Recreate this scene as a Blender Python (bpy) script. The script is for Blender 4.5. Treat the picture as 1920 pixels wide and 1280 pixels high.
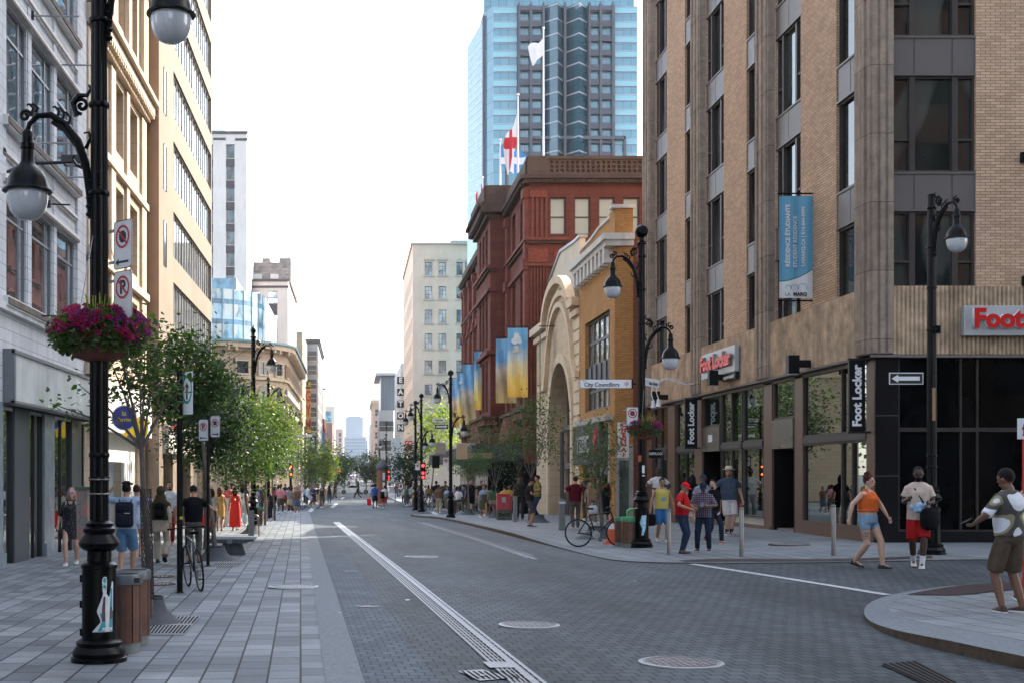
import bpy, bmesh, math, random
from math import sin, cos, pi, radians, sqrt, atan2, tan
from mathutils import Vector, Matrix, Euler

for o in list(bpy.data.objects): bpy.data.objects.remove(o)
S = bpy.context.scene
COL = S.collection
R = random.Random(7)

# ------------------------------------------------ camera, sky, sun, exposure
F = 2400.0                      # focal length in photo pixels (photo 1920 wide)
VX, VY = 662.0, 888.0           # vanishing point of the street in the photo
EYE = 1.70
cam = bpy.data.cameras.new('camera'); cam_o = bpy.data.objects.new('camera', cam); COL.objects.link(cam_o)
cam_o.location = (0, 0, EYE); cam_o.rotation_euler = (radians(90), 0, 0)
cam.sensor_width = 36; cam.lens = F/1920*36
cam.shift_x = (960-VX)/1920; cam.shift_y = (VY-640)/1920
cam.clip_start = .1; cam.clip_end = 4000
S.camera = cam_o
EL = radians(38); SD = Vector((.755*cos(EL), .655*cos(EL), sin(EL))).normalized()
W = bpy.data.worlds.new('World'); S.world = W; W.use_nodes = True
nt = W.node_tree; bg = nt.nodes['Background']
sky = nt.nodes.new('ShaderNodeTexSky'); sky.sky_type = 'NISHITA'; sky.sun_disc = False
sky.sun_elevation = EL; sky.sun_rotation = atan2(SD.x, SD.y)
sky.air_density = 1.0; sky.dust_density = 1.6; sky.ozone_density = 1.0
hs = nt.nodes.new('ShaderNodeHueSaturation'); hs.inputs['Saturation'].default_value = .62; nt.links.new(sky.outputs[0], hs.inputs['Color']); nt.links.new(hs.outputs[0], bg.inputs[0]); bg.inputs[1].default_value = .15
sl = bpy.data.lights.new('sun', 'SUN'); sl.energy = 2.7; sl.angle = radians(.5); sl.color = (1, .89, .75)
so = bpy.data.objects.new('sun', sl); COL.objects.link(so)
so.rotation_euler = (-SD).to_track_quat('-Z', 'Y').to_euler(); so.location = (40, 60, 60)
vs = S.view_settings; vs.view_transform = 'Standard'; vs.look = 'None'; vs.gamma = 1; vs.exposure = 2.25
S.cycles.use_denoising = True
S.cycles.max_bounces = 7; S.cycles.diffuse_bounces = 4; S.cycles.glossy_bounces = 4
S.cycles.transparent_max_bounces = 16; S.cycles.transmission_bounces = 4
S.cycles.sample_clamp_indirect = 6; S.cycles.caustics_reflective = False

# ------------------------------------------------ ground height and pixel helpers
def ss(a, b, x):
    t = min(1, max(0, (x-a)/(b-a))); return t*t*(3-2*t)
def hy(Y):
    if Y < 110: h = 1.70+.0103*Y
    elif Y < 225: h = 1.70+1.133+.0035*(Y-110)
    else: h = 3.2355-.0055*(min(Y, 620)-225)
    return h
def G(X, Y):                    # street level at X, Y
    h = hy(Y)-.35*ss(-2, 13, X)*ss(5, 30, Y)*(1-ss(35, 70, Y))
    return EYE-h
def gp(px, py, dz=0):           # photo pixel on the ground -> X, Y, Z
    lo, hi = 3.0, 900.0
    def f(Y):
        X = (px-VX)*Y/F; z = G(X, Y)+dz
        return VY+F*(EYE-z)/Y
    for _ in range(60):
        m = (lo+hi)/2
        if f(m) > py: lo = m
        else: hi = m
    Y = (lo+hi)/2; X = (px-VX)*Y/F
    return X, Y, G(X, Y)+dz
def at(px, py, Y):              # photo pixel at depth Y -> X, Z
    return (px-VX)*Y/F, EYE+(VY-py)*Y/F

# ------------------------------------------------ objects
def finish(o, label=None, cat=None, group=None, kind=None):
    if label: o['label'] = label
    if cat: o['category'] = cat
    if group: o['group'] = group
    if kind: o['kind'] = kind
    return o
def link(name, me, parent=None):
    o = bpy.data.objects.new(name, me); COL.objects.link(o)
    if parent is not None:
        o.parent = parent
        if parent.get('_w'): o.location = -Vector(parent['_w']); o['_w'] = (0., 0., 0.)
    return o
def thing(name, label, cat, loc=(0, 0, 0), rz=0, group=None, world=False, scale=1):
    """Empty at the thing's base. world=True: its children's meshes are in world coordinates."""
    o = bpy.data.objects.new(name, None); COL.objects.link(o)
    o.empty_display_size = .2
    o.location = loc; o.rotation_euler = (0, 0, rz); o.scale = (scale,)*3
    if world: o['_w'] = tuple(float(c) for c in loc)
    return finish(o, label, cat, group)
def dup(root, loc=None, rz=None, label=None, group=None, scale=None, color=None):
    r = root.copy(); COL.objects.link(r)
    if loc is not None: r.location = loc
    if rz is not None: r.rotation_euler = (0, 0, rz)
    if scale is not None: r.scale = (scale,)*3
    if label: r['label'] = label
    if group: r['group'] = group
    def rec(a, b):
        for ch in a.children:
            c = ch.copy(); COL.objects.link(c); c.parent = b
            if color and c.name.split('.')[0] in color: c.color = color[c.name.split('.')[0]]
            rec(ch, c)
    rec(root, r)
    return r
class MB:
    def __init__(s): s.v = []; s.f = []; s.m = []; s.st = []
    def add(s, vs, fs, mi=0):
        b = len(s.v); s.st.append((b, len(s.f))); s.v += [tuple(v) for v in vs]
        s.f += [tuple(b+i for i in f) for f in fs]; s.m += [mi]*len(fs)
    def quad(s, a, b, c, d, mi=0): s.add([a, b, c, d], [(0, 1, 2, 3)], mi)
    def box(s, x0, x1, y0, y1, z0, z1, mi=0, fr=None):
        vs = [(x, y, z) for z in (z0, z1) for y in (y0, y1) for x in (x0, x1)]
        if fr: vs = [fr(*v) for v in vs]
        s.add(vs, [(0, 1, 3, 2), (4, 6, 7, 5), (0, 4, 5, 1), (2, 3, 7, 6), (0, 2, 6, 4), (1, 5, 7, 3)], mi)
    def bevbox(s, x0, x1, y0, y1, z0, z1, b, mi=0):
        bm = bmesh.new(); bmesh.ops.create_cube(bm, size=1)
        for v in bm.verts: v.co = ((x0+x1)/2+v.co.x*(x1-x0), (y0+y1)/2+v.co.y*(y1-y0), (z0+z1)/2+v.co.z*(z1-z0))
        bmesh.ops.bevel(bm, geom=bm.edges[:], offset=b, segments=2, affect='EDGES', profile=.5)
        bm.verts.index_update(); s.add([v.co[:] for v in bm.verts], [[v.index for v in f.verts] for f in bm.faces], mi); bm.free()
    def tube(s, pts, r, n=8, mi=0, cap=True, sq=None):
        pts = [Vector(p) for p in pts]; k = len(pts)
        rr = r if isinstance(r, (list, tuple)) else [r]*k
        up = None; rings = []
        for i in range(k):
            t = (pts[min(i+1, k-1)]-pts[max(i-1, 0)]).normalized()
            if up is None: up = Vector((0, 0, 1)) if abs(t.z) < .9 else Vector((0, 1, 0))
            a = t.cross(up)
            if a.length < 1e-4: a = t.cross(Vector((1, 0, 0)))
            a.normalize(); b = a.cross(t).normalized(); up = b
            q = sq or (1, 1)
            rings.append([pts[i]+a*(cos(2*pi*j/n)*rr[i]*q[0])+b*(sin(2*pi*j/n)*rr[i]*q[1]) for j in range(n)])
        vs = [v for rg in rings for v in rg]
        fs = [(i*n+j, i*n+(j+1) % n, (i+1)*n+(j+1) % n, (i+1)*n+j) for i in range(k-1) for j in range(n)]
        if cap: fs += [tuple(range(n))[::-1], tuple((k-1)*n+j for j in range(n))]
        s.add(vs, fs, mi)
    def lathe(s, prof, n=16, cx=0, cy=0, z=0, mi=0, cap=True, flute=0, sx=1, sy=1):
        vs = []
        for r, h in prof:
            for j in range(n):
                q = r*(1-flute*(j % 2)); vs.append((cx+cos(2*pi*j/n)*q*sx, cy+sin(2*pi*j/n)*q*sy, z+h))
        k = len(prof)
        fs = [(i*n+j, i*n+(j+1) % n, (i+1)*n+(j+1) % n, (i+1)*n+j) for i in range(k-1) for j in range(n)]
        if cap: fs += [tuple(range(n))[::-1], tuple((k-1)*n+j for j in range(n))]
        s.add(vs, fs, mi)
    def ball(s, c, r, n=10, mi=0):
        rx, ry, rz = r if isinstance(r, (list, tuple)) else (r, r, r)
        m = max(4, n//2+1); vs = []
        for i in range(m+1):
            a = pi*i/m-pi/2; q = max(cos(a), .02)
            vs += [(c[0]+rx*q*cos(2*pi*j/n), c[1]+ry*q*sin(2*pi*j/n), c[2]+rz*sin(a)) for j in range(n)]
        s.add(vs, [(i*n+j, i*n+(j+1) % n, (i+1)*n+(j+1) % n, (i+1)*n+j) for i in range(m) for j in range(n)]+[tuple(range(n))[::-1], tuple(m*n+j for j in range(n))], mi)
    def prism(s, poly, d0, d1, fr=None, mi=0):
        """poly in (u, z); extruded along d.  fr(u, d, z)"""
        fr = fr or (lambda u, d, z: (u, d, z)); n = len(poly)
        vs = [fr(u, d0, z) for u, z in poly]+[fr(u, d1, z) for u, z in poly]
        s.add(vs, [tuple(range(n))[::-1], tuple(range(n, 2*n))]+[(i, (i+1) % n, n+(i+1) % n, n+i) for i in range(n)], mi)
    def each(s, name, mats, parent=None, **k):
        """one object for every box or prism added"""
        for (v0, f0), (v1, f1) in zip(s.st, s.st[1:]+[(len(s.v), len(s.f))]):
            q = MB(); q.v = s.v[v0:v1]; q.f = [tuple(i-v0 for i in f) for f in s.f[f0:f1]]; q.m = s.m[f0:f1]; q.st = [(0, 0)]; q.build(name, mats, parent, **k)
    def build(s, name, mats, parent=None, smooth=False, recalc=True, **k):
        if name in SPLIT and len(s.st) > 1: st, s.st = s.st, [(0, 0)]; s.st = st; return s.each(name, mats, parent, smooth=smooth)
        me = bpy.data.meshes.new(name); me.from_pydata(s.v, [], s.f)
        if not isinstance(mats, (list, tuple)): mats = [mats]
        for m in mats: me.materials.append(m)
        if len(mats) > 1: me.polygons.foreach_set('material_index', s.m)
        if recalc and len(s.f) < 60000:
            bm = bmesh.new(); bm.from_mesh(me); bmesh.ops.recalc_face_normals(bm, faces=bm.faces); bm.to_mesh(me); bm.free()
        if smooth:
            me.polygons.foreach_set('use_smooth', [True]*len(me.polygons))
            if smooth != 'all':
                try: me.set_sharp_from_angle(angle=radians(40))
                except Exception: pass
        me.update()
        o = link(name, me, parent)
        return finish(o, **k)

# ------------------------------------------------ materials
def newmat(name):
    m = bpy.data.materials.new(name); m.use_nodes = True
    return m, m.node_tree, m.node_tree.nodes['Principled BSDF']
def N(t, typ, **k):
    n = t.nodes.new(typ)
    for a, b in k.items(): setattr(n, a, b)
    return n
def mixc(t, fac, a, b, mode='MIX'):
    n = N(t, 'ShaderNodeMix', data_type='RGBA', blend_type=mode)
    for sock, val in ((n.inputs[0], fac), (n.inputs[6], a), (n.inputs[7], b)):
        if hasattr(val, 'is_linked') or hasattr(val, 'links'): t.links.new(val, sock)
        elif isinstance(val, (int, float)): sock.default_value = val
        else: sock.default_value = (*val[:3], 1)
    return n.outputs[2]
def ramp(t, src, stops):
    n = N(t, 'ShaderNodeValToRGB'); t.links.new(src, n.inputs[0]); e = n.color_ramp.elements
    while len(e) < len(stops): e.new(.5)
    for el, (p, c) in zip(e, stops): el.position = p; el.color = (*c[:3], 1) if isinstance(c, (tuple, list)) else (c, c, c, 1)
    return n.outputs[0]
def noise(t, vec, scale, detail=4, rough=.6, dist=0):
    n = N(t, 'ShaderNodeTexNoise'); n.inputs['Scale'].default_value = scale; n.inputs['Detail'].default_value = detail
    n.inputs['Roughness'].default_value = rough; n.inputs['Distortion'].default_value = dist
    if vec is not None: t.links.new(vec, n.inputs['Vector'])
    return n.outputs[0]
def objco(t): return N(t, 'ShaderNodeTexCoord').outputs['Object']
def scl(t, vec, s):
    n = N(t, 'ShaderNodeMapping'); n.inputs['Scale'].default_value = s; t.links.new(vec, n.inputs[0]); return n.outputs[0]
def wallco(t):
    """(horizontal along the wall, height, 0) for axis aligned walls"""
    co = N(t, 'ShaderNodeSeparateXYZ'); t.links.new(objco(t), co.inputs[0])
    g = N(t, 'ShaderNodeNewGeometry'); ns = N(t, 'ShaderNodeSeparateXYZ'); t.links.new(g.outputs['Normal'], ns.inputs[0])
    ax = N(t, 'ShaderNodeMath', operation='ABSOLUTE'); t.links.new(ns.outputs[0], ax.inputs[0])
    gt = N(t, 'ShaderNodeMath', operation='GREATER_THAN'); t.links.new(ax.outputs[0], gt.inputs[0]); gt.inputs[1].default_value = .7
    mx = N(t, 'ShaderNodeMix', data_type='FLOAT'); t.links.new(gt.outputs[0], mx.inputs[0]); t.links.new(co.outputs[0], mx.inputs[2]); t.links.new(co.outputs[1], mx.inputs[3])
    cb = N(t, 'ShaderNodeCombineXYZ'); t.links.new(mx.outputs[0], cb.inputs[0]); t.links.new(co.outputs[2], cb.inputs[1])
    return cb.outputs[0]
def bump(t, bs, h, strength=.3, dist=.02):
    b = N(t, 'ShaderNodeBump'); b.inputs['Strength'].default_value = strength; b.inputs['Distance'].default_value = dist
    t.links.new(h, b.inputs['Height']); t.links.new(b.outputs[0], bs.inputs['Normal'])
MC = {}
SPLIT = {'granite_pier', 'dark_pier', 'pier', 'pilaster', 'shop_mullion', 'string_course', 'hinge', 'steel_band', 'clamp_band', 'entrance_gable', 'door_gap', 'parapet_window', 'arch_mullion', 'side_window_strip', 'hand_symbol', 'pedal', 'grip', 'poster', 'sunglasses', 'display_plinth', 'scroll_mark', 'shoulder_strap', 'bag_strap', 'window_arch', 'coping', 'bracket', 'modillion', 'fork', 'panel_edge', 'pale_band_', 'granite_spandrel', 'light_glass_band', 'sole_', 'trim', 'scroll_x'}
def mat(name, col, rough=.6, metal=0, var=.12, vs=3.0, bmp=.0, bs=40, spec=.5, streak=0, coat=0, emit=0, alpha=None, trans=0):
    if name in MC: return MC[name]
    m, t, b = newmat(name); MC[name] = m
    b.inputs['Roughness'].default_value = rough; b.inputs['Metallic'].default_value = metal
    b.inputs['Specular IOR Level'].default_value = spec if rough < .7 or spec != .5 else .12; b.inputs['Coat Weight'].default_value = coat
    co = objco(t)
    if var:
        n1 = noise(t, co, vs, 6, .65)
        c = mixc(t, ramp(t, n1, [(.3, 0), (.7, 1)]), [x*(1-var) for x in col], [min(1, x*(1+var)) for x in col])
        if streak:
            n2 = noise(t, scl(t, co, (3, 3, .25)), 1.2, 5, .7)
            c = mixc(t, ramp(t, n2, [(.45, 0), (.8, streak)]), c, [x*.45 for x in col])
        t.links.new(c, b.inputs['Base Color'])
        rn = N(t, 'ShaderNodeMapRange'); t.links.new(n1, rn.inputs[0]); rn.inputs[3].default_value = max(0, rough-.08); rn.inputs[4].default_value = min(1, rough+.08)
        t.links.new(rn.outputs[0], b.inputs['Roughness'])
    else: b.inputs['Base Color'].default_value = (*col, 1)
    if bmp: bump(t, b, noise(t, co, bs, 3), bmp)
    if emit:
        b.inputs['Emission Color'].default_value = (*col, 1); b.inputs['Emission Strength'].default_value = emit
    if trans: b.inputs['Transmission Weight'].default_value = trans
    return m
def brick(name, c1, c2, mortar, bw, bh, ms=.01, floor=False, rot=0, bmp=.5, rough=.8, var=.15, vs=.6, off=.5, streak=0, vcol=.5, light=None, bias=0, freq=2):
    if name in MC: return MC[name]
    m, t, b = newmat(name); MC[name] = m
    vec = objco(t) if floor else wallco(t)
    if rot:
        mp = N(t, 'ShaderNodeMapping'); mp.inputs['Rotation'].default_value = (0, 0, rot); t.links.new(vec, mp.inputs[0]); vec = mp.outputs[0]
    br = N(t, 'ShaderNodeTexBrick'); t.links.new(vec, br.inputs['Vector']); br.offset = off; br.offset_frequency = freq
    br.inputs['Color1'].default_value = (*c1, 1); br.inputs['Color2'].default_value = (*c2, 1); br.inputs['Mortar'].default_value = (*mortar, 1)
    br.inputs['Scale'].default_value = 1; br.inputs['Brick Width'].default_value = bw; br.inputs['Row Height'].default_value = bh
    br.inputs['Mortar Size'].default_value = ms; br.inputs['Mortar Smooth'].default_value = .3; br.inputs['Bias'].default_value = bias
    c = br.outputs[0]
    if var:
        n1 = noise(t, objco(t), vs, 6, .65)
        c = mixc(t, 1.0, c, ramp(t, n1, [(.3, 1-var), (.7, 1)]), 'MULTIPLY')
        n3 = noise(t, objco(t), vs*25, 5, .7)
        c = mixc(t, 1.0, c, ramp(t, n3, [(.3, 1-var*.7), (.7, 1)]), 'MULTIPLY')
    if streak:
        n2 = noise(t, scl(t, objco(t), (3, 3, .2)), 1.0, 5, .7)
        c = mixc(t, 1.0, c, ramp(t, n2, [(.45, 1), (.8, 1-streak)]), 'MULTIPLY')
    t.links.new(c, b.inputs['Base Color']); b.inputs['Roughness'].default_value = rough; b.inputs['Specular IOR Level'].default_value = .12 if rough > .5 else .5
    if bmp:
        inv = N(t, 'ShaderNodeMath', operation='SUBTRACT'); inv.inputs[0].default_value = 1; t.links.new(br.outputs['Fac'], inv.inputs[1])
        ad = N(t, 'ShaderNodeMath', operation='ADD'); t.links.new(inv.outputs[0], ad.inputs[0])
        ml = N(t, 'ShaderNodeMath', operation='MULTIPLY'); ml.inputs[1].default_value = .5; t.links.new(noise(t, objco(t), 60, 3), ml.inputs[0]); t.links.new(ml.outputs[0], ad.inputs[1])
        bump(t, b, ad.outputs[0], bmp, .01)
    return m
def glass(name, tint=(.02, .025, .03), rough=.03, ior=1.6, wav=.02, curtain=None, metal=0):
    """opaque window pane: dark room behind, mirror in front; slight waviness"""
    if name in MC: return MC[name]
    m, t, b = newmat(name); MC[name] = m
    co = objco(t)
    c = ramp(t, noise(t, scl(t, co, (1.1, 1.1, .7)), 1.0, 2), [(.35, [x*.5 for x in tint]), (.65, [min(1, x*1.6) for x in tint])])
    if curtain:
        c = mixc(t, ramp(t, noise(t, scl(t, co, (.9, .9, .45)), 1.0, 0), [(.5, 0), (.56, .8)]), c, curtain)
    t.links.new(c, b.inputs['Base Color'])
    b.inputs['Roughness'].default_value = rough; b.inputs['IOR'].default_value = ior
    if metal: b.inputs['Metallic'].default_value = metal
    if wav: bump(t, b, noise(t, co, .8, 2), wav, .5)
    return m
def clearglass(name, tint=(.85, .9, .88), r0=.09, gc=(1, 1, 1)):
    if name in MC: return MC[name]
    m = bpy.data.materials.new(name); m.use_nodes = True; t = m.node_tree; t.nodes.clear(); MC[name] = m
    out = N(t, 'ShaderNodeOutputMaterial'); mx = N(t, 'ShaderNodeMixShader'); tr = N(t, 'ShaderNodeBsdfTransparent'); gl = N(t, 'ShaderNodeBsdfGlossy')
    tr.inputs[0].default_value = (*tint, 1); gl.inputs['Roughness'].default_value = .01; gl.inputs[0].default_value = (*gc, 1)
    fr = N(t, 'ShaderNodeFresnel'); fr.inputs[0].default_value = 1.5
    ad = N(t, 'ShaderNodeMath', operation='ADD'); ad.inputs[1].default_value = r0; t.links.new(fr.outputs[0], ad.inputs[0]); ad.use_clamp = True
    t.links.new(ad.outputs[0], mx.inputs[0]); t.links.new(tr.outputs[0], mx.inputs[1]); t.links.new(gl.outputs[0], mx.inputs[2]); t.links.new(mx.outputs[0], out.inputs[0])
    return m
BLACK = mat('black_paint', (.0025, .0025, .003), .30, 0, .25, 9, .15, 60, spec=.14)
DARK = mat('dark_metal', (.016, .015, .015), .4, .1, .2, 6)
WHITE = mat('white_paint', (.72, .73, .74), .5, 0, .06, 5)
STEEL = mat('brushed_steel', (.22, .21, .20), .38, .8, .15, 12)
GALV = mat('galvanised_metal', (.32, .33, .34), .45, .6, .2, 10)
REDP = mat('red_paint', (.55, .02, .015), .45, 0, .08)
ALU = mat('sign_aluminium', (.62, .63, .65), .45, .1, .06, 8)
INK = mat('black_ink', (.012, .012, .012), .5, 0, 0)
RUST = mat('rusty_iron', (.09, .05, .035), .75, .1, .35, 8, .3, 40)
CONC = mat('concrete', (.36, .34, .31), .85, 0, .2, 1.5, .3, 30, streak=.4)

# ------------------------------------------------ lettering
def text(name, body, size, matl, parent=None, M=None, extrude=.004, bold=0, align='CENTER', sx=1, spacing=1):
    """upright lettering in the local XZ plane facing -Y, transformed by M"""
    cu = bpy.data.curves.new(name, 'FONT'); cu.body = body; cu.size = size; cu.extrude = extrude; cu.offset = bold
    cu.align_x = align; cu.align_y = 'CENTER'; cu.space_character = spacing; cu.resolution_u = 3
    to = bpy.data.objects.new('tmp', cu); COL.objects.link(to)
    me = bpy.data.meshes.new_from_object(to.evaluated_get(bpy.context.evaluated_depsgraph_get()))
    bpy.data.objects.remove(to)
    T = (M or Matrix()) @ Matrix.Rotation(radians(90), 4, 'X') @ Matrix.Diagonal((sx, 1, 1, 1))
    me.transform(T); me.materials.clear(); me.materials.append(matl); me.name = name
    return link(name, me, parent)
def TM(x, y, z, face='-y', roll=0):
    """placement for text(): face -y looks to the camera, -x to the left, +x to the right"""
    rz = {'-y': 0, '-x': -pi/2, '+x': pi/2, '+y': pi}[face]
    return Matrix.Translation((x, y, z)) @ Matrix.Rotation(rz, 4, 'Z') @ Matrix.Rotation(roll, 4, 'Y')

# ------------------------------------------------ facade frames: fr(u, d, z), d = distance out of the wall
def FX(x0, sgn): return lambda u, d, z: (x0+sgn*d, u, z)      # street walls; sgn = outward direction of x
def FY(y0): return lambda u, d, z: (u, y0-d, z)               # walls that face the camera
def wall_holes(mb, fr, u0, u1, z0, z1, holes, depth=.2, mi=0, mj=None):
    mj = mi if mj is None else mj
    us = sorted({u0, u1, *[h[0] for h in holes], *[h[1] for h in holes]}); us = [u for u in us if u0 <= u <= u1]
    for i in range(len(us)-1):
        a, b = us[i], us[i+1]; mid = (a+b)/2
        cut = sorted([(h[2], h[3]) for h in holes if h[0] < mid < h[1]])
        z = z0
        for c, d in cut:
            if c > z+1e-4: mb.quad(fr(a, 0, z), fr(b, 0, z), fr(b, 0, c), fr(a, 0, c), mi)
            z = max(z, d)
        if z < z1-1e-4: mb.quad(fr(a, 0, z), fr(b, 0, z), fr(b, 0, z1), fr(a, 0, z1), mi)
    for h in holes:
        a, b, c, d = h[:4]; e = -depth
        mb.quad(fr(a, 0, c), fr(a, e, c), fr(a, e, d), fr(a, 0, d), mj); mb.quad(fr(b, 0, c), fr(b, 0, d), fr(b, e, d), fr(b, e, c), mj)
        mb.quad(fr(a, 0, d), fr(a, e, d), fr(b, e, d), fr(b, 0, d), mj); mb.quad(fr(a, 0, c), fr(b, 0, c), fr(b, e, c), fr(a, e, c), mj)
def window(fr, a, b, c, d, parent, fm, gm, cols=(.5,), rows=(.5,), depth=.2, fw=.06, mw=.045, sub=True, name='window', sill=None, pr=.06):
    """frame with mullions, set back in the wall; pane behind it (a sub-part)"""
    mb = MB(); e = -depth+.002
    mb.box(a, a+fw, e-.03, e+pr, c, d, 0, fr); mb.box(b-fw, b, e-.03, e+pr, c, d, 0, fr)
    mb.box(a+fw, b-fw, e-.03, e+pr, c, c+fw, 0, fr); mb.box(a+fw, b-fw, e-.03, e+pr, d-fw, d, 0, fr)
    for q in cols:
        u = a+(b-a)*q; mb.box(u-mw/2, u+mw/2, e-.03, e+pr*.75, c+fw, d-fw, 0, fr)
    for q in rows:
        z = c+(d-c)*q; mb.box(a+fw, b-fw, e-.028, e+pr*.65, z-mw/2, z+mw/2, 0, fr)
    if sub:
        w = mb.build(name, fm, parent)
        g = MB(); g.quad(fr(a, e-.01, c), fr(b, e-.01, c), fr(b, e-.01, d), fr(a, e-.01, d)); g.build('pane', gm, w, recalc=False)
    else:
        mb.quad(fr(a, e-.01, c), fr(b, e-.01, c), fr(b, e-.01, d), fr(a, e-.01, d), 1); w = mb.build(name, [fm, gm], parent)
    return w
# ================================================ GROUND
ROT = .041                     # the paving runs slightly askew to the house fronts
def kx(Y): return .10-.0405*(Y-11.1)           # street edge of the left pavement's granite band
def sheet(name, rows, dz, m, skirt=0, **k):
    """rows: list of polylines (lists of (X, Y)) with equal counts, lofted and laid on the ground"""
    mb = MB(); n = len(rows[0]); vs = [(x, y, G(x, y)+(dz(x, y) if callable(dz) else dz)) for r in rows for x, y in r]
    mb.add(vs, [(i*n+j, i*n+j+1, (i+1)*n+j+1, (i+1)*n+j) for i in range(len(rows)-1) for j in range(n-1)])
    if skirt:      # vertical kerb face below the last row
        r = rows[-1]; a = [(x, y, G(x, y)+(dz(x, y) if callable(dz) else dz)) for x, y in r]
        b = [(x, y, z-skirt) for x, y, z in a]
        mb.add(a+b, [(j, j+1, n+j+1, n+j) for j in range(n-1)], 1)
    o = mb.build(name, m, recalc=False, kind='structure', **k)
    return o
def lin(a, b, n): return [a+(b-a)*i/(n-1) for i in range(n)]
def ys(a, b):
    out = [a]; y = a
    while y < b: y = min(b, y+max(.7, y*.04)); out.append(y)
    return out
def loft2(A, B, n):
    return [[(a[0]+(b[0]-a[0])*t, a[1]+(b[1]-a[1])*t) for a, b in zip(A, B)] for t in lin(0, 1, n)]

# one sheet of ground to the horizon, paved with small grey setts near the camera
def setts_mat():
    m, t, b = newmat('road_setts')
    co = objco(t); mp = N(t, 'ShaderNodeMapping'); mp.inputs['Rotation'].default_value = (0, 0, -ROT); t.links.new(co, mp.inputs[0])
    wob = N(t, 'ShaderNodeVectorMath', operation='ADD'); t.links.new(mp.outputs[0], wob.inputs[0])
    nn = N(t, 'ShaderNodeTexNoise'); nn.inputs['Scale'].default_value = .7; t.links.new(co, nn.inputs[0])
    sc = N(t, 'ShaderNodeVectorMath', operation='SCALE'); sc.inputs[3].default_value = .05; t.links.new(nn.outputs[1], sc.inputs[0]); t.links.new(sc.outputs[0], wob.inputs[1])
    br = N(t, 'ShaderNodeTexBrick'); br.offset = .5; t.links.new(wob.outputs[0], br.inputs['Vector'])
    for k, v in (('Color1', (.056, .068, .076)), ('Color2', (.083, .097, .105)), ('Mortar', (.014, .018, .022))): br.inputs[k].default_value = (*v, 1)
    br.inputs['Scale'].default_value = 1; br.inputs['Brick Width'].default_value = .165; br.inputs['Row Height'].default_value = .21
    br.inputs['Mortar Size'].default_value = .009; br.inputs['Mortar Smooth'].default_value = .3
    c = mixc(t, 1, br.outputs[0], ramp(t, noise(t, scl(t, mp.outputs[0], (1, .25, 1)), .55, 6, .6), [(.3, .62), (.5, .95), (.7, 1.3)]), 'MULTIPLY')
    c = mixc(t, 1, c, ramp(t, noise(t, co, 14, 5, .7), [(.3, .82), (.7, 1.12)]), 'MULTIPLY')
    c = mixc(t, ramp(t, noise(t, co, 2.1, 4, .7), [(.62, 0), (.75, .45)]), c, (.07, .075, .085))
    c = mixc(t, ramp(t, noise(t, scl(t, mp.outputs[0], (1.4, .10, 1)), .9, 4, .6), [(.54, 0), (.66, .42)]), c, (.035, .037, .04))
    # pale cement bloom in patches
    c = mixc(t, ramp(t, noise(t, scl(t, mp.outputs[0], (1, 5, 1)), 1.1, 6, .8), [(.6, 0), (.78, .35)]), c, (.20, .23, .26))
    t.links.new(c, b.inputs['Base Color'])
    rr = N(t, 'ShaderNodeMapRange'); t.links.new(noise(t, co, 5, 5), rr.inputs[0]); rr.inputs[3].default_value = .55; rr.inputs[4].default_value = .8; b.inputs['Specular IOR Level'].default_value = .15
    t.links.new(rr.outputs[0], b.inputs['Roughness'])
    iv = N(t, 'ShaderNodeMath', operation='MULTIPLY_ADD'); iv.inputs[1].default_value = -1.0; iv.inputs[2].default_value = 1; t.links.new(br.outputs['Fac'], iv.inputs[0])
    ad = N(t, 'ShaderNodeMath', operation='ADD'); t.links.new(iv.outputs[0], ad.inputs[0]); n2 = N(t, 'ShaderNodeMath', operation='MULTIPLY'); n2.inputs[1].default_value = .6
    t.links.new(noise(t, co, 35, 4), n2.inputs[0]); t.links.new(n2.outputs[0], ad.inputs[1]); bump(t, b, ad.outputs[0], .55, .012)
    return m
SETTS = setts_mat()
gx = sorted({-900, -500, -250, -120, -60, -40, -30} | {x*1.0 for x in range(-24, 27)} | {30, 40, 60, 120, 250, 500, 900})
gy = [-400, -150, -60, -30, -15]+ys(-8, 900)+[1100, 1500, 2200, 3000]
mb = MB(); n = len(gx)
mb.add([(x, y, G(x, y)) for y in gy for x in gx], [(i*n+j, i*n+j+1, (i+1)*n+j+1, (i+1)*n+j) for i in range(len(gy)-1) for j in range(n-1)])
mb.build('road', SETTS, recalc=False, smooth='all', kind='structure')

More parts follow.
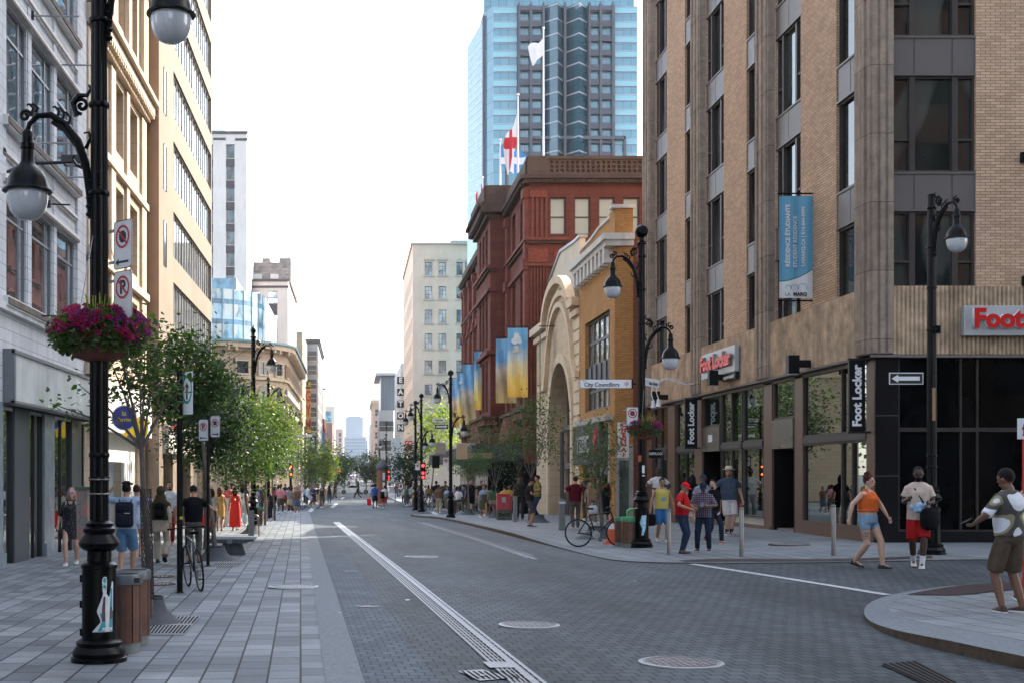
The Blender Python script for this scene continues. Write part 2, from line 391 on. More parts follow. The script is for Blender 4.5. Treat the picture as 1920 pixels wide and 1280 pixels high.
# left pavement: long runs of slabs in three greys; granite band along the road
def slabs(name, cols, w, h, rot, patch=True):
    m, t, b = newmat(name)
    co = objco(t); mp = N(t, 'ShaderNodeMapping'); mp.inputs['Rotation'].default_value = (0, 0, -rot-pi/2); t.links.new(co, mp.inputs[0]); vec = mp.outputs[0]
    def br(bw, bh, off, ms, a, c, d, fr=2):
        x = N(t, 'ShaderNodeTexBrick'); x.offset = off; x.offset_frequency = fr; t.links.new(vec, x.inputs['Vector'])
        for k, v in (('Color1', a), ('Color2', c), ('Mortar', d)): x.inputs[k].default_value = (*v, 1)
        x.inputs['Scale'].default_value = 1; x.inputs['Brick Width'].default_value = bw; x.inputs['Row Height'].default_value = bh
        x.inputs['Mortar Size'].default_value = ms; x.inputs['Mortar Smooth'].default_value = .25; x.inputs['Bias'].default_value = -.1; return x
    A = br(w, h, .37, .011, cols[0], cols[1], (.016, .020, .022))
    c = A.outputs[0]
    if patch:     # groups of darker slabs
        B = br(w*2, h, .5, 0, (1, 1, 1), (.42, .45, .5), (1, 1, 1), 3)
        c = mixc(t, .72, c, B.outputs[0], 'MULTIPLY')
        C2 = br(w, h, .37, 0, (1, 1, 1), (.72, .72, .75), (1, 1, 1)); c = mixc(t, .8, c, C2.outputs[0], 'MULTIPLY')
    c = mixc(t, 1, c, ramp(t, noise(t, co, 20, 5, .75), [(.3, .84), (.7, 1.08)]), 'MULTIPLY')
    c = mixc(t, 1, c, ramp(t, noise(t, co, .9, 6, .7), [(.35, .8), (.65, 1.05)]), 'MULTIPLY')
    c = mixc(t, ramp(t, noise(t, co, .35, 5, .8, .6), [(.55, 0), (.72, .38)]), c, (.07, .07, .068))
    gv = N(t, 'ShaderNodeTexVoronoi'); gv.inputs['Scale'].default_value = 2.6; t.links.new(co, gv.inputs[0]); c = mixc(t, ramp(t, gv.outputs[0], [(.045, .6), (.06, 0)]), c, (.05, .05, .05))
    # specks of dirt
    c = mixc(t, ramp(t, noise(t, co, 60, 2, .5), [(.68, 0), (.72, .5)]), c, (.05, .05, .05))
    t.links.new(c, b.inputs['Base Color']); b.inputs['Roughness'].default_value = .65; b.inputs['Specular IOR Level'].default_value = .15
    iv = N(t, 'ShaderNodeMath', operation='SUBTRACT'); iv.inputs[0].default_value = 1; t.links.new(A.outputs['Fac'], iv.inputs[1])
    ad = N(t, 'ShaderNodeMath', operation='ADD'); t.links.new(iv.outputs[0], ad.inputs[0]); n2 = N(t, 'ShaderNodeMath', operation='MULTIPLY'); n2.inputs[1].default_value = .25
    t.links.new(noise(t, co, 45, 4), n2.inputs[0]); t.links.new(n2.outputs[0], ad.inputs[1]); bump(t, b, ad.outputs[0], .5, .01)
    return m
SL_L = slabs('pavement_slabs', ((.255, .281, .295), (.185, .205, .218)), .46, .292, ROT)
SL_R = slabs('pavement_slabs_pale', ((.23, .25, .26), (.175, .194, .204)), .8, .38, ROT, False)
GRAN = mat('granite', (.162, .182, .196), .72, 0, .3, 25, .25, 70)
YL = ys(-6, 92)
sheet('left_pavement', loft2([(-9.5, y) for y in YL], [(kx(y)-.34, y) for y in YL], 14), .010, SL_L)
sheet('granite_band', loft2([(kx(y)-.34, y) for y in YL], [(kx(y), y) for y in YL], 3), .016, [GRAN, GRAN], skirt=.016)
# paler mended strip of setts beside the band
MEND = brick('mended_setts', (.13, .155, .18), (.09, .11, .13), (.05, .06, .07), .15, .185, .010, True, -ROT, .5, .7, .3, 1.2)
Ym = ys(5, 60)
sheet('mended_strip', loft2([(kx(y)+.01, y) for y in Ym], [(kx(y)+.62+.04*sin(y*1.3), y) for y in Ym], 4), .006, MEND)
# far pavements
YF = ys(112, 420)
CONCP = brick('far_paving', (.30, .31, .32), (.25, .26, .27), (.1, .1, .1), 1.0, .6, .012, True, -ROT, 0, .8)
sheet('far_left_pavement', loft2([(-12, y) for y in YF], [(kx(104)-.01*(y-104), y) for y in YF], 4), .05, CONCP)
sheet('far_right_pavement', loft2([(16, y) for y in YF], [(4.9-.008*(y-112), y) for y in YF], 4), lambda x, y: .09, [CONCP, GRAN], skirt=.1)

# right pavement with its kerb, sweeping round the corner
RZ = lambda x, y: .02+.09*ss(30, 42, y)
kerb = [(770, 967), (785, 969), (820, 972), (853, 978), (907, 991), (973, 1008), (1060, 1030), (1126, 1046), (1170, 1052), (1215, 1054.5), (1290, 1056), (1400, 1056), (1520, 1055), (1640, 1053), (1780, 1050), (1920, 1049), (2300, 1048)]
K = [gp(x, y)[:2] for x, y in kerb]
def dense(P, k):
    out = []
    for i in range(len(P)-1):
        p0 = P[max(i-1, 0)]; p1 = P[i]; p2 = P[i+1]; p3 = P[min(i+2, len(P)-1)]
        for j in range(k):
            t = j/k
            out.append(tuple(.5*((2*p1[q])+(-p0[q]+p2[q])*t+(2*p0[q]-5*p1[q]+4*p2[q]-p3[q])*t*t+(-p0[q]+3*p1[q]-3*p2[q]+p3[q])*t**3) for q in (0, 1)))
    return out+[P[-1]]
K = dense(K, 4)
inner = []
for i, (x, y) in enumerate(K):     # matching points on the house line
    inner.append((13.2, max(y+1.5, 31.5)) if x < 12.4 else (x+.8, 31.5))
def inset(P, d):
    out = []
    for i, p in enumerate(P):
        a = Vector(P[max(i-1, 0)]); b = Vector(P[min(i+1, len(P)-1)]); t = (b-a).normalized(); nrm = Vector((-t.y, t.x))
        if nrm.dot(Vector((14, 60))-Vector(p)) < 0: nrm = -nrm
        out.append((p[0]+nrm.x*d, p[1]+nrm.y*d))
    return out
Ki = inset(K, .32)
sheet('right_pavement', loft2(inner, Ki, 14), RZ, SL_R)
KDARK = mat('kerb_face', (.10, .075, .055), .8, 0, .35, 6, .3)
sheet('right_kerb', loft2(Ki, K, 3), lambda x, y: RZ(x, y)+.002, [GRAN, KDARK], skirt=.14)
# brown tactile strip set in the flush corner
TACT = brick('tactile_iron', (.105, .075, .072), (.14, .105, .10), (.04, .03, .03), .06, .06, .016, True, 0, .9, .55, .3, 3, 0)
def pxline(P, k=6): return dense([gp(x, y)[:2] for x, y in P], k)
sheet('tactile_strip', loft2(pxline([(1272, 1052), (1340, 1049), (1450, 1049), (1560, 1049), (1660, 1046), (1745, 1043)]), pxline([(1285, 1055), (1345, 1054.5), (1450, 1054.5), (1560, 1053.5), (1660, 1051), (1750, 1047.5)]), 3), lambda x, y: RZ(x, y)+.008, TACT)

# near corner at the lower right
ko = [(2300, 1090), (2050, 1089), (1920, 1091), (1885, 1092), (1790, 1097), (1710, 1107), (1662, 1117), (1635, 1127), (1623, 1137), (1620, 1147), (1624, 1157), (1638, 1168), (1665, 1181), (1710, 1196), (1810, 1220), (1920, 1244), (2150, 1290), (2500, 1365)]
ki = [(2300, 1097), (2060, 1096), (1940, 1098), (1900, 1099), (1830, 1102), (1760, 1108), (1710, 1117), (1682, 1125), (1670, 1133), (1668, 1140), (1672, 1148), (1684, 1155), (1708, 1163), (1740, 1171), (1830, 1192), (1935, 1217), (2170, 1262), (2520, 1330)]
def gpl(P, dz): return dense([gp(x, y, dz)[:2] for x, y in P], 4)
Ko = gpl(ko, .05); Kj = gpl(ki, .05)
cen = [(10.5+(i/len(Ko))*1.5, 17.5-(i/len(Ko))*3) for i in range(len(Ko))]
CZ = lambda x, y: .05+.07*(1-ss(12.5, 15.5, y))
sheet('corner_pavement', loft2(cen, Kj, 10), CZ, SL_R)
sheet('corner_kerb', loft2(Kj, Ko, 3), lambda x, y: CZ(x, y)+.002, [GRAN, KDARK], skirt=.16)
sheet('corner_tactile_strip', loft2(pxline([(1700, 1121), (1745, 1112), (1800, 1104), (1870, 1099), (1960, 1097), (2060, 1096)]), pxline([(1778, 1123), (1815, 1121), (1850, 1117), (1900, 1112), (1960, 1109), (2060, 1107)]), 4), lambda x, y: CZ(x, y)+.010, TACT)

# painted lines
PAINT = mat('line_paint', (.42, .44, .45), .75, 0, .3, 12)
PAINTW = mat('worn_road_paint', (.27, .285, .30), .8, 0, .3, 9)
def line(name, a, b, w, m, dz=.009):
    A = gp(*a)[:2]; B = gp(*b)[:2]; d = (Vector(B)-Vector(A)); k = max(3, int(d.length/1.2)); nrm = Vector((-d.y, d.x)).normalized()*w/2
    P = [Vector(A)+d*i/(k-1) for i in range(k)]
    return sheet(name, [[tuple(p-nrm) for p in P], [tuple(p+nrm) for p in P]], dz, m)
line('painted_line', (1297, 1057), (1664, 1115), .15, PAINT)
for i, (a, b, w) in enumerate([((782, 978), (990, 1046), .06), ((792, 979), (1005, 1048), .12), ((800, 979), (1000, 1042), .04), ((645, 970), (716, 970.5), .09), ((690, 974), (746, 974.3), .09),
    ((724, 965), (800, 965), .12), ((632, 967), (640, 967), .1)]): line('painted_line', a, b, w, PAINTW if i < 3 else PAINT)
line('painted_line', (622, 1006), (668, 1007), .10, PAINT); line('painted_line', (646, 1070), (670, 1070), .07, PAINT); line('painted_line', (480, 1007), (590, 1007), .05, PAINT, .02)  # last one is a thin streak of sunlight painted onto the left pavement
for a, b in (((580, 959), (588, 951)), ((622, 951), (631, 943)), ((700, 943), (708, 950)), ((808, 957), (820, 965)), ((640, 935), (645, 931)), ((560, 968), (574, 961))): line('painted_line', a, b, .35, PAINT)
line('painted_line', (608, 952), (700, 951), .15, PAINT)

# drain channel: cast frames with slots
SLOT = mat('drain_slot', (.004, .004, .004), .9, 0, 0)
DRAIN = mat('drain_iron', (.26, .268, .275), .5, .35, .25, 8, .2)
d0 = Vector(gp(1000, 1288)[:2]); d1 = Vector(gp(630, 978)[:2]); dd = (d1-d0); L = dd.length; du = dd.normalized(); dn = Vector((-du.y, du.x))
def dp(s, w): p = d0+du*s+dn*w; return (p.x, p.y)
for side in (-1, 1):
    sheet('drain_channel', [[dp(s, side*.005) for s in lin(-3, L, 40)], [dp(s, side*.155) for s in lin(-3, L, 40)]], .012, DRAIN)
mb = MB(); s = -2.8; i = 0
while s < 34:
    for k in range(5):
        w0 = (-.125+.042*k) if k < 4 else .095; off = .0 if k < 4 else .1
        P = [dp(s+off+.015, -w0-.016), dp(s+off+.015, -w0), dp(s+off+.225, -w0), dp(s+off+.225, -w0-.016)]
        mb.quad(*[(x, y, G(x, y)+.0165) for x, y in P])
    s += .25
mb.build('drain_slots', SLOT, recalc=False, kind='structure')
mb = MB()
P = [gp(858, 1259)[:2], gp(900, 1277)[:2], gp(960, 1272)[:2], gp(905, 1256)[:2]]
mb.quad(*[(x, y, G(x, y)+.011) for x, y in P]); mb.quad(*[(x, y, G(x, y)+.019) for x, y in [gp(905, 1243)[:2], gp(952, 1243)[:2], gp(968, 1254)[:2], gp(918, 1254)[:2]]])
for k in range(9):
    x0 = 864+k*10.5; q = [gp(x0, 1259.5)[:2], gp(x0+4, 1259.5)[:2], gp(x0+26, 1274)[:2], gp(x0+21, 1274)[:2]]
    mb.quad(*[(x, y, G(x, y)+.0145) for x, y in q], 1)
mb.build('drain_inlet', [DRAIN, SLOT], recalc=False, kind='structure')

# gratings and manhole covers are things of their own
def cover(px, py, D, label, pale, grid=True, dz=.0):
    x, y, z = gp(px, py)
    if px > 1400 and py < 1040: z += RZ(x, y)
    t = thing('manhole_cover', label, 'manhole cover', (x, y, z+dz), ROT, 'manhole covers in the paving')
    a = MB(); a.lathe([(D/2, .0), (D/2, .016), (D/2-.03, .018), (D/2-.03, .012), (D/2-.045, .012), (D/2-.06, .016)], 40, cap=False); a.build('frame', pale, t, True)
    b = MB(); b.lathe([(D/2-.045, .004), (D/2-.045, .014), (.01, .015)], 40)
    b.build('lid', IRON if grid else pale, t)
    c = MB(); r = D/2-.08; k = int(2*r/.06)
    for i in range(k+1):
        xx = -r+i*2*r/k; h = sqrt(max(0, r*r-xx*xx))
        if h > .03:
            for q in range(int(2*h/.09)):
                c.box(xx-.018, xx+.018, -h+q*.09, -h+q*.09+.06, .015, .020)
    if c.v: c.build('tread_pattern', IRON2, t)
IRON = mat('cast_iron', (.13, .115, .12), .55, .3, .3, 12); IRON2 = mat('cast_iron_tread', (.24, .225, .225), .5, .4, .3, 14)
PALEI = mat('worn_iron_rim', (.33, .34, .35), .5, .3, .2, 12)
cover(1277, 1243, .80, 'large round ribbed iron cover nearest the camera in the grey setts', PALEI)
cover(992, 1172, .74, 'round pale iron cover right of the long drain channel', PALEI, True)
cover(790, 1043.5, .80, 'round iron cover left of the faded double white lines', PALEI)
cover(550, 1101.5, .85, 'round cover lying on the granite band of the left pavement', PALEI, dz=.016)
cover(690, 1137, .32, 'tiny round valve cover in the mended strip of setts', IRON, False)
cover(1480, 1022.5, .95, 'brown round cover on the right pavement near the shop doorway', RUST, False)
cover(305, 1082, .45, 'small brown round cover beside the leaning bicycle', RUST, False, .01)
cover(300, 1096, .55, 'wider brown round cover behind the wooden litter bins', RUST, False, .01)
def grate(pts, label, nb, m=None, along=True, dz=.014, slots=None):
    Q = [Vector(gp(*p)) for p in pts]; c = sum(Q, Vector())/4
    t = thing('drain_grate', label, 'grate', tuple(c), 0, None, world=True)
    f = MB(); f.quad(*[(q.x, q.y, G(q.x, q.y)+dz) for q in Q]); f.build('plate', m or GALV, t, recalc=False)
    s = MB()
    def ip(u, v): p = (Q[0]*(1-u)+Q[1]*u)*(1-v)+(Q[3]*(1-u)+Q[2]*u)*v; return (p.x, p.y, G(p.x, p.y)+dz+.003)
    for i in range(nb):
        u0 = (i+.25)/nb; u1 = (i+.75)/nb
        for v0, v1 in (slots or ((.05, .46), (.54, .95))): s.quad(ip(u0, v0), ip(u1, v0), ip(u1, v1), ip(u0, v1))
    s.build('slot', SLOT, t, recalc=False)
grate([(272, 1192), (345, 1192), (376, 1156), (300, 1156)], 'slotted steel tree grate right of the near tree skirt', 11, mat('grate_grey', (.2, .215, .23), .5, .3, .2), dz=.02)
grate([(398, 1062), (445, 1062), (465, 1049), (410, 1049)], 'slotted tree grate under the low concrete bench', 11, mat('grate_grey', (.2,)*3), dz=.02)
grate([(1650, 1246), (1716, 1240), (1800, 1284), (1735, 1284)], 'long dark storm grate in the road at the lower right', 6, mat('grate_dark', (.035, .035, .04), .5, .3, .2), slots=((.02, .98),))
# ================================================ BUILDINGS ON THE LEFT
STONE_A = brick('grey_stone', (.74, .75, .77), (.66, .67, .69), (.32, .32, .34), 1.1, .27, .008, rot=0, bmp=.25, rough=.75, var=.18, vs=.5, streak=.25)
STONE_AP = mat('grey_stone_trim', (.70, .69, .67), .7, 0, .15, 2, .1, streak=.3)
STONE_DK = mat('weathered_stone_edge', (.17, .14, .12), .85, 0, .3, 4, .2)
GL_A = glass('office_glass', (.86, .9, .92), .015, 1.6, .004, metal=.95)
FR_A = mat('grey_window_frame', (.17, .18, .19), .5, .2, .1)
def building(name, label, loc, group=None):
    return thing(name, label, 'building', loc, group=group, world=True)

# --- near left: grey stone department store
A = building('stone_store', 'grey stone shop building with wide windows along the left edge', (-9, 25, -1))
fr = FX(-7.6, 1); mb = MB(); wins = []
rows = [(5.6, 7.95), (9.5, 12.0), (13.55, 16.05), (17.6, 20.1), (21.6, 24.1)]
bays = [(27.9, 29.75), (30.25, 32.3), (32.85, 34.9)]
allb = [(a-8.35*k, b-8.35*k) for k in (0, 1, 2) for a, b in bays]
for c, d in rows:
    for a, b in allb: wins.append((a, b, c, d))
wall_holes(mb, fr, 8, 36.2, 3.1, 26, wins, .09)
mb.quad((-7.6, 8, 3.1), (-20, 8, 3.1), (-20, 8, 26), (-7.6, 8, 26)); mb.quad((-7.6, 36.2, -2), (-7.6, 36.2, 26), (-20, 36.2, 26), (-20, 36.2, -2)); mb.quad((-7.6, 8, 26), (-7.6, 36.2, 26), (-20, 36.2, 26), (-20, 8, 26))
mb.build('wall', STONE_A, A, recalc=False)
for (a, b, c, d) in wins:
    if b > 24: window(fr, a, b, c, d, A, FR_A, GL_A, (.72,), (.74,), .07, .05, .06, pr=.025)
mb = MB()
for k in (0, 1, 2):
    mb.box(35.0-8.35*k, 36.15-8.35*k, .002, .07, 5.4, 26, 0, fr)        # broad pilasters
for a, b in allb[:6]:
    mb.box(b+.08, b+.40, .002, .03, 5.6, 26, 0, fr) if b < 34.8 and abs((b % 8.35)-34.9 % 8.35) > .3 else None
mb.build('pilaster', STONE_A, A)
mb = MB(); mc = MB()
for c, d in rows:
    for k in (0, 1):
        u0, u1 = 27.55-8.35*k, 34.98-8.35*k
        mb.box(u0, u1, .002, .18, c-.28, c-.06, 0, fr); mc.box(u0, u1, .18, .21, c-.24, c-.10, 0, fr)
        mb.box(u0, u1, .002, .07, d+.62, d+.78, 0, fr); mb.box(u0, u1, .002, .12, d+.04, d+.22, 0, fr); mc.box(u0, u1, .07, .085, d+.64, d+.70, 0, fr); mc.box(u0, u1, .12, .135, d+.04, d+.12, 0, fr)
mb.build('sill_course', STONE_AP, A); mc.build('drip_edge', STONE_DK, A)
# plain band, framed sign panel and deep shop openings
mb = MB(); mb.box(8, 36.2, .002, .14, 5.22, 5.38, 0, fr); mb.build('string_course', STONE_AP, A)
PANEL = mat('pale_marble_panel', (.62, .66, .65), .25, 0, .16, .8, streak=.35)
sp = MB(); sp.box(27.9, 36.1, .002, .24, 3.3, 4.32, 0, fr); sg = sp.build('sign_panel', PANEL, A)
sp = MB(); sp.box(27.75, 36.15, .20, .28, 4.32, 4.40, 0, fr); sp.box(27.75, 36.15, .18, .28, 3.22, 3.30, 0, fr); sp.box(27.75, 27.9, .002, .26, 3.25, 4.42, 0, fr); sp.build('panel_edge', FR_A, sg)
PIER = mat('polished_blue_granite', (.22, .26, .29), .25, 0, .2, 3, streak=.3)
PIERD = mat('dark_pier', (.075, .085, .10), .4, 0, .2, 3)
mb = MB(); mb.box(8, 27.6, -.02, .05, -2, 3.1, 0, fr)
for a, b, m_ in ((26.9, 27.6, 0), (31.3, 32.35, 0)): mb.box(a, b, -.6, .06, -2, 3.25, 0, fr); mb.box(a-.02, b+.05, .06, .12, -2, -.0, 0, fr)
mb.build('granite_pier', PIER, A)
mb = MB(); mb.box(28.6, 29.9, -.5, .04, -2, 3.22, 0, fr); mb.box(34.5, 35.7, -.6, .03, -2, 3.22, 0, fr); mb.build('dark_pier', PIERD, A)
mb = MB(); mb.box(27.6, 36.2, -2.6, -2.5, -2, 3.3, 0, fr); mb.box(27.6, 36.2, -2.5, .3, 3.18, 3.24, 0, fr); mb.build('shop_interior', mat('shop_dark', (.06, .055, .05), .8), A)
CG = clearglass('shop_glass', (.5, .56, .54), .22)
for a, b in ((27.6, 28.6), (29.9, 31.3), (32.35, 34.5), (35.7, 36.1)):
    f = MB(); f.box(a, a+.05, -.12, .0, -1, 3.2, 0, fr); f.box(b-.05, b, -.12, .0, -1, 3.2, 0, fr); f.box(a, b, -.12, .02, -.62, -.35, 0, fr)
    if b-a > 1: f.box((a+b)/2-.02, (a+b)/2+.02, -.1, -.02, -1, 3.2, 0, fr)
    w = f.build('shop_window', DARK, A); g = MB(); g.quad(fr(a, -.06, -1), fr(b, -.06, -1), fr(b, -.06, 3.2), fr(a, -.06, 3.2)); g.build('pane', CG, w, recalc=False)
for u, txt in ((29.0, 'MODA'), (32.3, 'DESIGN'), (30.3, 'SOLDES')):
    pass
# pale rods that carry flags
for i, (px, py, ln) in enumerate([(57, 30, 1), (107, 122, 1), (60, 268, 1), (107, 332, 1), (88, 383, .5), (62, 592, .9), (158, 484, .5)]):
    Y = 18240/(662-px); z = EYE+(VY-py)*Y/F
    t = thing('flag_rod', ['grey rod sticking out above the top left window', 'grey rod level with the crook of the near lamp arm', 'grey rod between the near lamp shade and post', 'grey rod low behind the floodlight on the store', 'short black rod right of the near lamp globe', 'black rod just above the shop sign panel', 'short rod on the far pilaster of the grey store'][i], 'flag rod', (-7.6, Y, z), world=False, group='flag rods on the left walls')
    r = MB(); r.tube([(.0, 0, 0), (1.15*ln, 0, -.02)], .022, 6); r.build('rod', GALV if i < 4 else DARK, t); r = MB(); r.box(-.02, .10, -.05, .05, -.09, .09); r.build('bracket', DARK, t)

# --- cream stone building
CREAM = brick('cream_stone', (.54, .43, .32), (.49, .39, .285), (.30, .235, .175), 1.0, .36, .007, bmp=.2, rough=.8, var=.14, vs=.6, streak=.12)
CREAMT = mat('cream_trim', (.54, .44, .33), .7, 0, .12, 3, .1, streak=.15)
GL_B = glass('cream_building_glass', (.42, .43, .42), .03, 1.9, .006, metal=.8)
B = building('cream_store', 'sunlit cream stone building with cornices behind the near lamp post', (-9, 41, -1))
mb = MB(); wins = []
bb = [(37.3, 39.3), (40.9, 42.4), (43.2, 45.1)]
for c, d in ((5.4, 7.6), (8.6, 10.9), (12.05, 14.25), (16.3, 18.7), (20.9, 23)):
    for a, b in bb: wins.append((a, b, c, d))
wall_holes(mb, fr, 36.2, 46.8, -2, 24.5, wins+[(37.0, 45.9, -2, 3.0)], .45)
mb.quad((-7.6, 46.8, -2), (-7.6, 46.8, 24.5), (-20, 46.8, 24.5), (-20, 46.8, -2)); mb.quad((-7.6, 36.2, 24.5), (-7.6, 46.8, 24.5), (-20, 46.8, 24.5), (-20, 36.2, 24.5))
mb.build('wall', CREAM, B, recalc=False)
for (a, b, c, d) in wins: window(fr, a, b, c, d, B, mat('cream_frame', (.30, .27, .22), .5), GL_B, (.5,), (.55,), .42, .07, .06)
mb = MB()
for z, p, h in ((14.75, .35, .30), (14.5, .2, .25), (15.1, .5, .16), (11.25, .16, .22), (7.95, .18, .25), (19.4, .35, .3), (19.7, .6, .22), (4.55, .22, .35)):
    mb.box(36.25, 46.75 if p < .3 else 46.9, .002, p, z, z+h, 0, fr)
mb.build('cornice', CREAMT, B)
mb = MB()
for k in range(34):
    mb.box(36.4+k*.31, 36.55+k*.31, .2, .34, 14.62, 14.75, 0, fr)
mb.build('dentils', CREAMT, B)
for a, b in ((36.3, 37.0), (39.8, 40.5), (42.55, 43.05), (45.6, 46.5)):
    mb = MB(); mb.box(a, b, .002, .17, 15.3, 19.3, 0, fr); mb.box(a-.06, b+.06, .002, .24, 18.9, 19.3, 0, fr); mb.box(a, b, .002, .10, 5, 14.4, 0, fr); mb.build('pilaster', CREAMT, B)
WSHOP = mat('white_shop_front', (.75, .75, .73), .4, 0, .06)
mb = MB(); mb.box(37.0, 45.9, -.25, -.2, 2.1, 3.0, 0, fr); mb.box(37.0, 39.0, -.3, -.2, -2, 2.1, 0, fr); mb.box(43.6, 45.9, -.3, -.2, -2, 2.1, 0, fr)
for k in range(5): mb.box(43.7+k*.45, 43.74+k*.45, -.2, -.17, -2, 2.1, 0, fr)
mb.box(36.9, 46.4, .01, .3, 3.0, 4.5, 0, fr); mb.build('shop_front', WSHOP, B)
mb = MB(); mb.box(39.0, 43.6, -.6, -.55, -2, 2.2, 0, fr); mb.build('doorway', glass('door_glass', (.05, .06, .06), .05, 1.6), B)
# round blue sign and yellow banner on the cream shop
X, Z = -6.6, at(233, 782, 36.9)[1]
sx = (233-VX)*37/F
t = thing('round_sign', 'round blue hanging sign with a white rim beyond the near lamp post', 'sign', (sx, 37.0, Z))
a = MB(); a.tube([(0, -.03, 0), (0, .03, 0)], .37, 28); a.build('rim', WHITE, t); a = MB(); a.tube([(0, -.04, 0), (0, .04, 0)], .335, 28); a.build('disc', mat('sign_blue', (.035, .055, .30), .4, 0, .1), t)
SY = mat('sign_yellow', (.75, .52, .03), .5, 0, .1)
text('lettering', 'la', .2, SY, t, TM(.0, -.045, .12), .004, .004); text('lettering', 'Carrier', .15, SY, t, TM(0, -.045, -.06), .004, .004)
a = MB(); a.box(-1.05, -.35, -.02, .02, -.02, .02); a.build('bracket', DARK, t)
t = thing('yellow_banner', 'yellow fringed banner behind the round blue sign', 'banner', ((255-VX)*39/F, 39, EYE+(VY-798)*39/F))
a = MB(); pts = [(-.42, -.28), (-.3, -.34), (-.22, -.25), (-.1, -.36), (0, -.27), (.12, -.38), (.2, -.28), (.34, -.36), (.40, .2), (.1, .3), (-.1, .16)]
a.prism(pts, -.01, .01); a.build('cloth', SY, t)
t = thing('maple_leaf_sign', 'small pink leaf shaped sign high behind the round sign', 'sign', ((330-VX)*46.4/F, 46.2, EYE+(VY-800)*46.4/F))
a = MB(); pts = []
for k in range(22): q = .21 if k % 2 == 0 else .12; pts.append((q*sin(k*2*pi/22), q*cos(k*2*pi/22)))
a.prism(pts, -.02, .02); a.build('leaf', mat('pink_sign', (.75, .07, .12), .4, 0, .05), t)

# --- tall beige block with ribbon windows
BEI = mat('beige_limestone', (.265, .218, .172), .8, 0, .12, .5, .12, 25, streak=.18)
BEIB = mat('tan_brick_side', (.30, .20, .14), .85, 0, .1, .8, .15)
GL_C = glass('ribbon_glass', (.50, .52, .53), .04, 1.7, .004, metal=.85)
C = building('ribbon_window_block', 'tall beige block with long ribbon windows rising past the frame', (-9, 55, -1))
fr = FX(-7.13, 1); mb = MB(); wins = []; small = []
for k in range(-3, 9):
    zt = 17.7+2.8*k
    if zt-1.8 > 3: wins.append((50.8, 64.35, zt-1.8, zt))
for k in range(-2, 6): small.append((48.2, 48.75, 15.3+2.88*k, 17.0+2.88*k))
wall_holes(mb, fr, 47, 64.6, 3.6, 40, wins, .14); mb.build('wall', BEI, C, recalc=False)
mb = MB(); mb.quad((-7.13, 47, -2), (-20, 47, -2), (-20, 47, 40), (-7.13, 47, 40)); mb.build('side_wall', BEIB, C, recalc=False)
mb = MB(); mb.quad((-7.13, 64.6, -2), (-20, 64.6, -2), (-20, 64.6, 40), (-7.13, 64.6, 40)); mb.quad((-7.13, 47, 40), (-20, 47, 40), (-20, 64.6, 40), (-7.13, 64.6, 40)); mb.build('rear_wall', BEI, C, recalc=False)
for (a, b, c, d) in wins:
    window(fr, a, b, c, d, C, mat('ribbon_frame', (.30, .29, .27), .5), GL_C, [i/16 for i in range(1, 16)], (), .12, .05, .07, pr=.03)
for (a, b, c, d) in small:
    f = MB(); f.box(a, b, -.02, .015, c, d, 0, fr); f.box(a-.05, a, -.02, .03, c, d, 1, fr); f.box(b, b+.05, -.02, .03, c, d, 1, fr); f.build('narrow_window', [glass('dark_glass', (.02, .022, .025), .1), DARK], C)
mb = MB(); mb.box(46.94, 47.9, -.4, .02, -2, 3.6, 0, fr); mb.box(50.5, 51.6, -.4, .02, -2, 3.6, 0, fr); mb.box(56, 57, -.4, .02, -2, 3.6, 0, fr); mb.box(63.5, 64.6, -.4, .02, -2, 3.6, 0, fr); mb.build('pier', mat('brown_marble', (.22, .17, .13), .5, 0, .3, 2, streak=.3), C)
mb = MB(); mb.quad(fr(47, -.3, -2), fr(64.6, -.3, -2), fr(64.6, -.3, 3.7), fr(47, -.3, 3.7)); mb.build('shop_window', glass('shop_glass_dark', (.10, .085, .07), .05, 1.7), C, recalc=False)
mb = MB(); mb.box(47.9, 63.5, -.28, .25, 2.5, 3.6, 0, fr); mb.build('fascia', mat('pale_fascia', (.6, .57, .52), .5), C)

# --- white art deco tower and its lower neighbour, far behind
DECO = mat('weathered_white_render', (.70, .625, .57), .85, 0, .10, .25, .2, 6, streak=.25)
PEEL = brick('peeling_render', (.60, .56, .53), (.42, .40, .39), (.12, .11, .12), .5, .22, .03, bmp=.4, var=.5, vs=1.1, rough=.9)
GL_D = glass('deco_glass', (.10, .12, .13), .15, 1.5, .15)
SPAN = mat('brown_spandrel', (.11, .09, .10), .7)
D = building('white_deco_tower', 'slim white tower with one dark window strip and a roof tank', (-30, 190, -1))
Y0 = 190; X1, _ = at(463, 250, Y0); X0, zt = at(380, 250, Y0); zb = -4
fr = FY(Y0)
s0, s1 = at(423.5, 0, Y0)[0], at(440, 0, Y0)[0]; q0, q1 = at(388, 0, Y0)[0], at(399.5, 0, Y0)[0]
mb = MB(); wall_holes(mb, fr, X0-6, X1, zb, at(0, 250, Y0)[1], [(s0, s1, zb, at(0, 271, Y0)[1]), (q0, q1, zb, at(0, 271, Y0)[1])], .45)
mb.quad((X1, Y0, zb), (X1, Y0+25, zb), (X1, Y0+25, zt), (X1, Y0, zt)); mb.quad((X0-6, Y0, zt), (X1, Y0, zt), (X1, Y0+25, zt), (X0-6, Y0+25, zt)); mb.build('wall', DECO, D, recalc=False)
mb = MB(); mb.box(X0-6, X1+.15, .002, .25, zt-.1, zt+.25, 0, fr); mb.box(at(400, 0, Y0)[0], at(423, 0, Y0)[0], .002, .12, at(0, 263, Y0)[1], at(0, 259, Y0)[1], 0, fr); mb.box(at(441, 0, Y0)[0], X1+.1, .002, .12, at(0, 264, Y0)[1], at(0, 260, Y0)[1], 0, fr); mb.build('coping', SPAN, D)
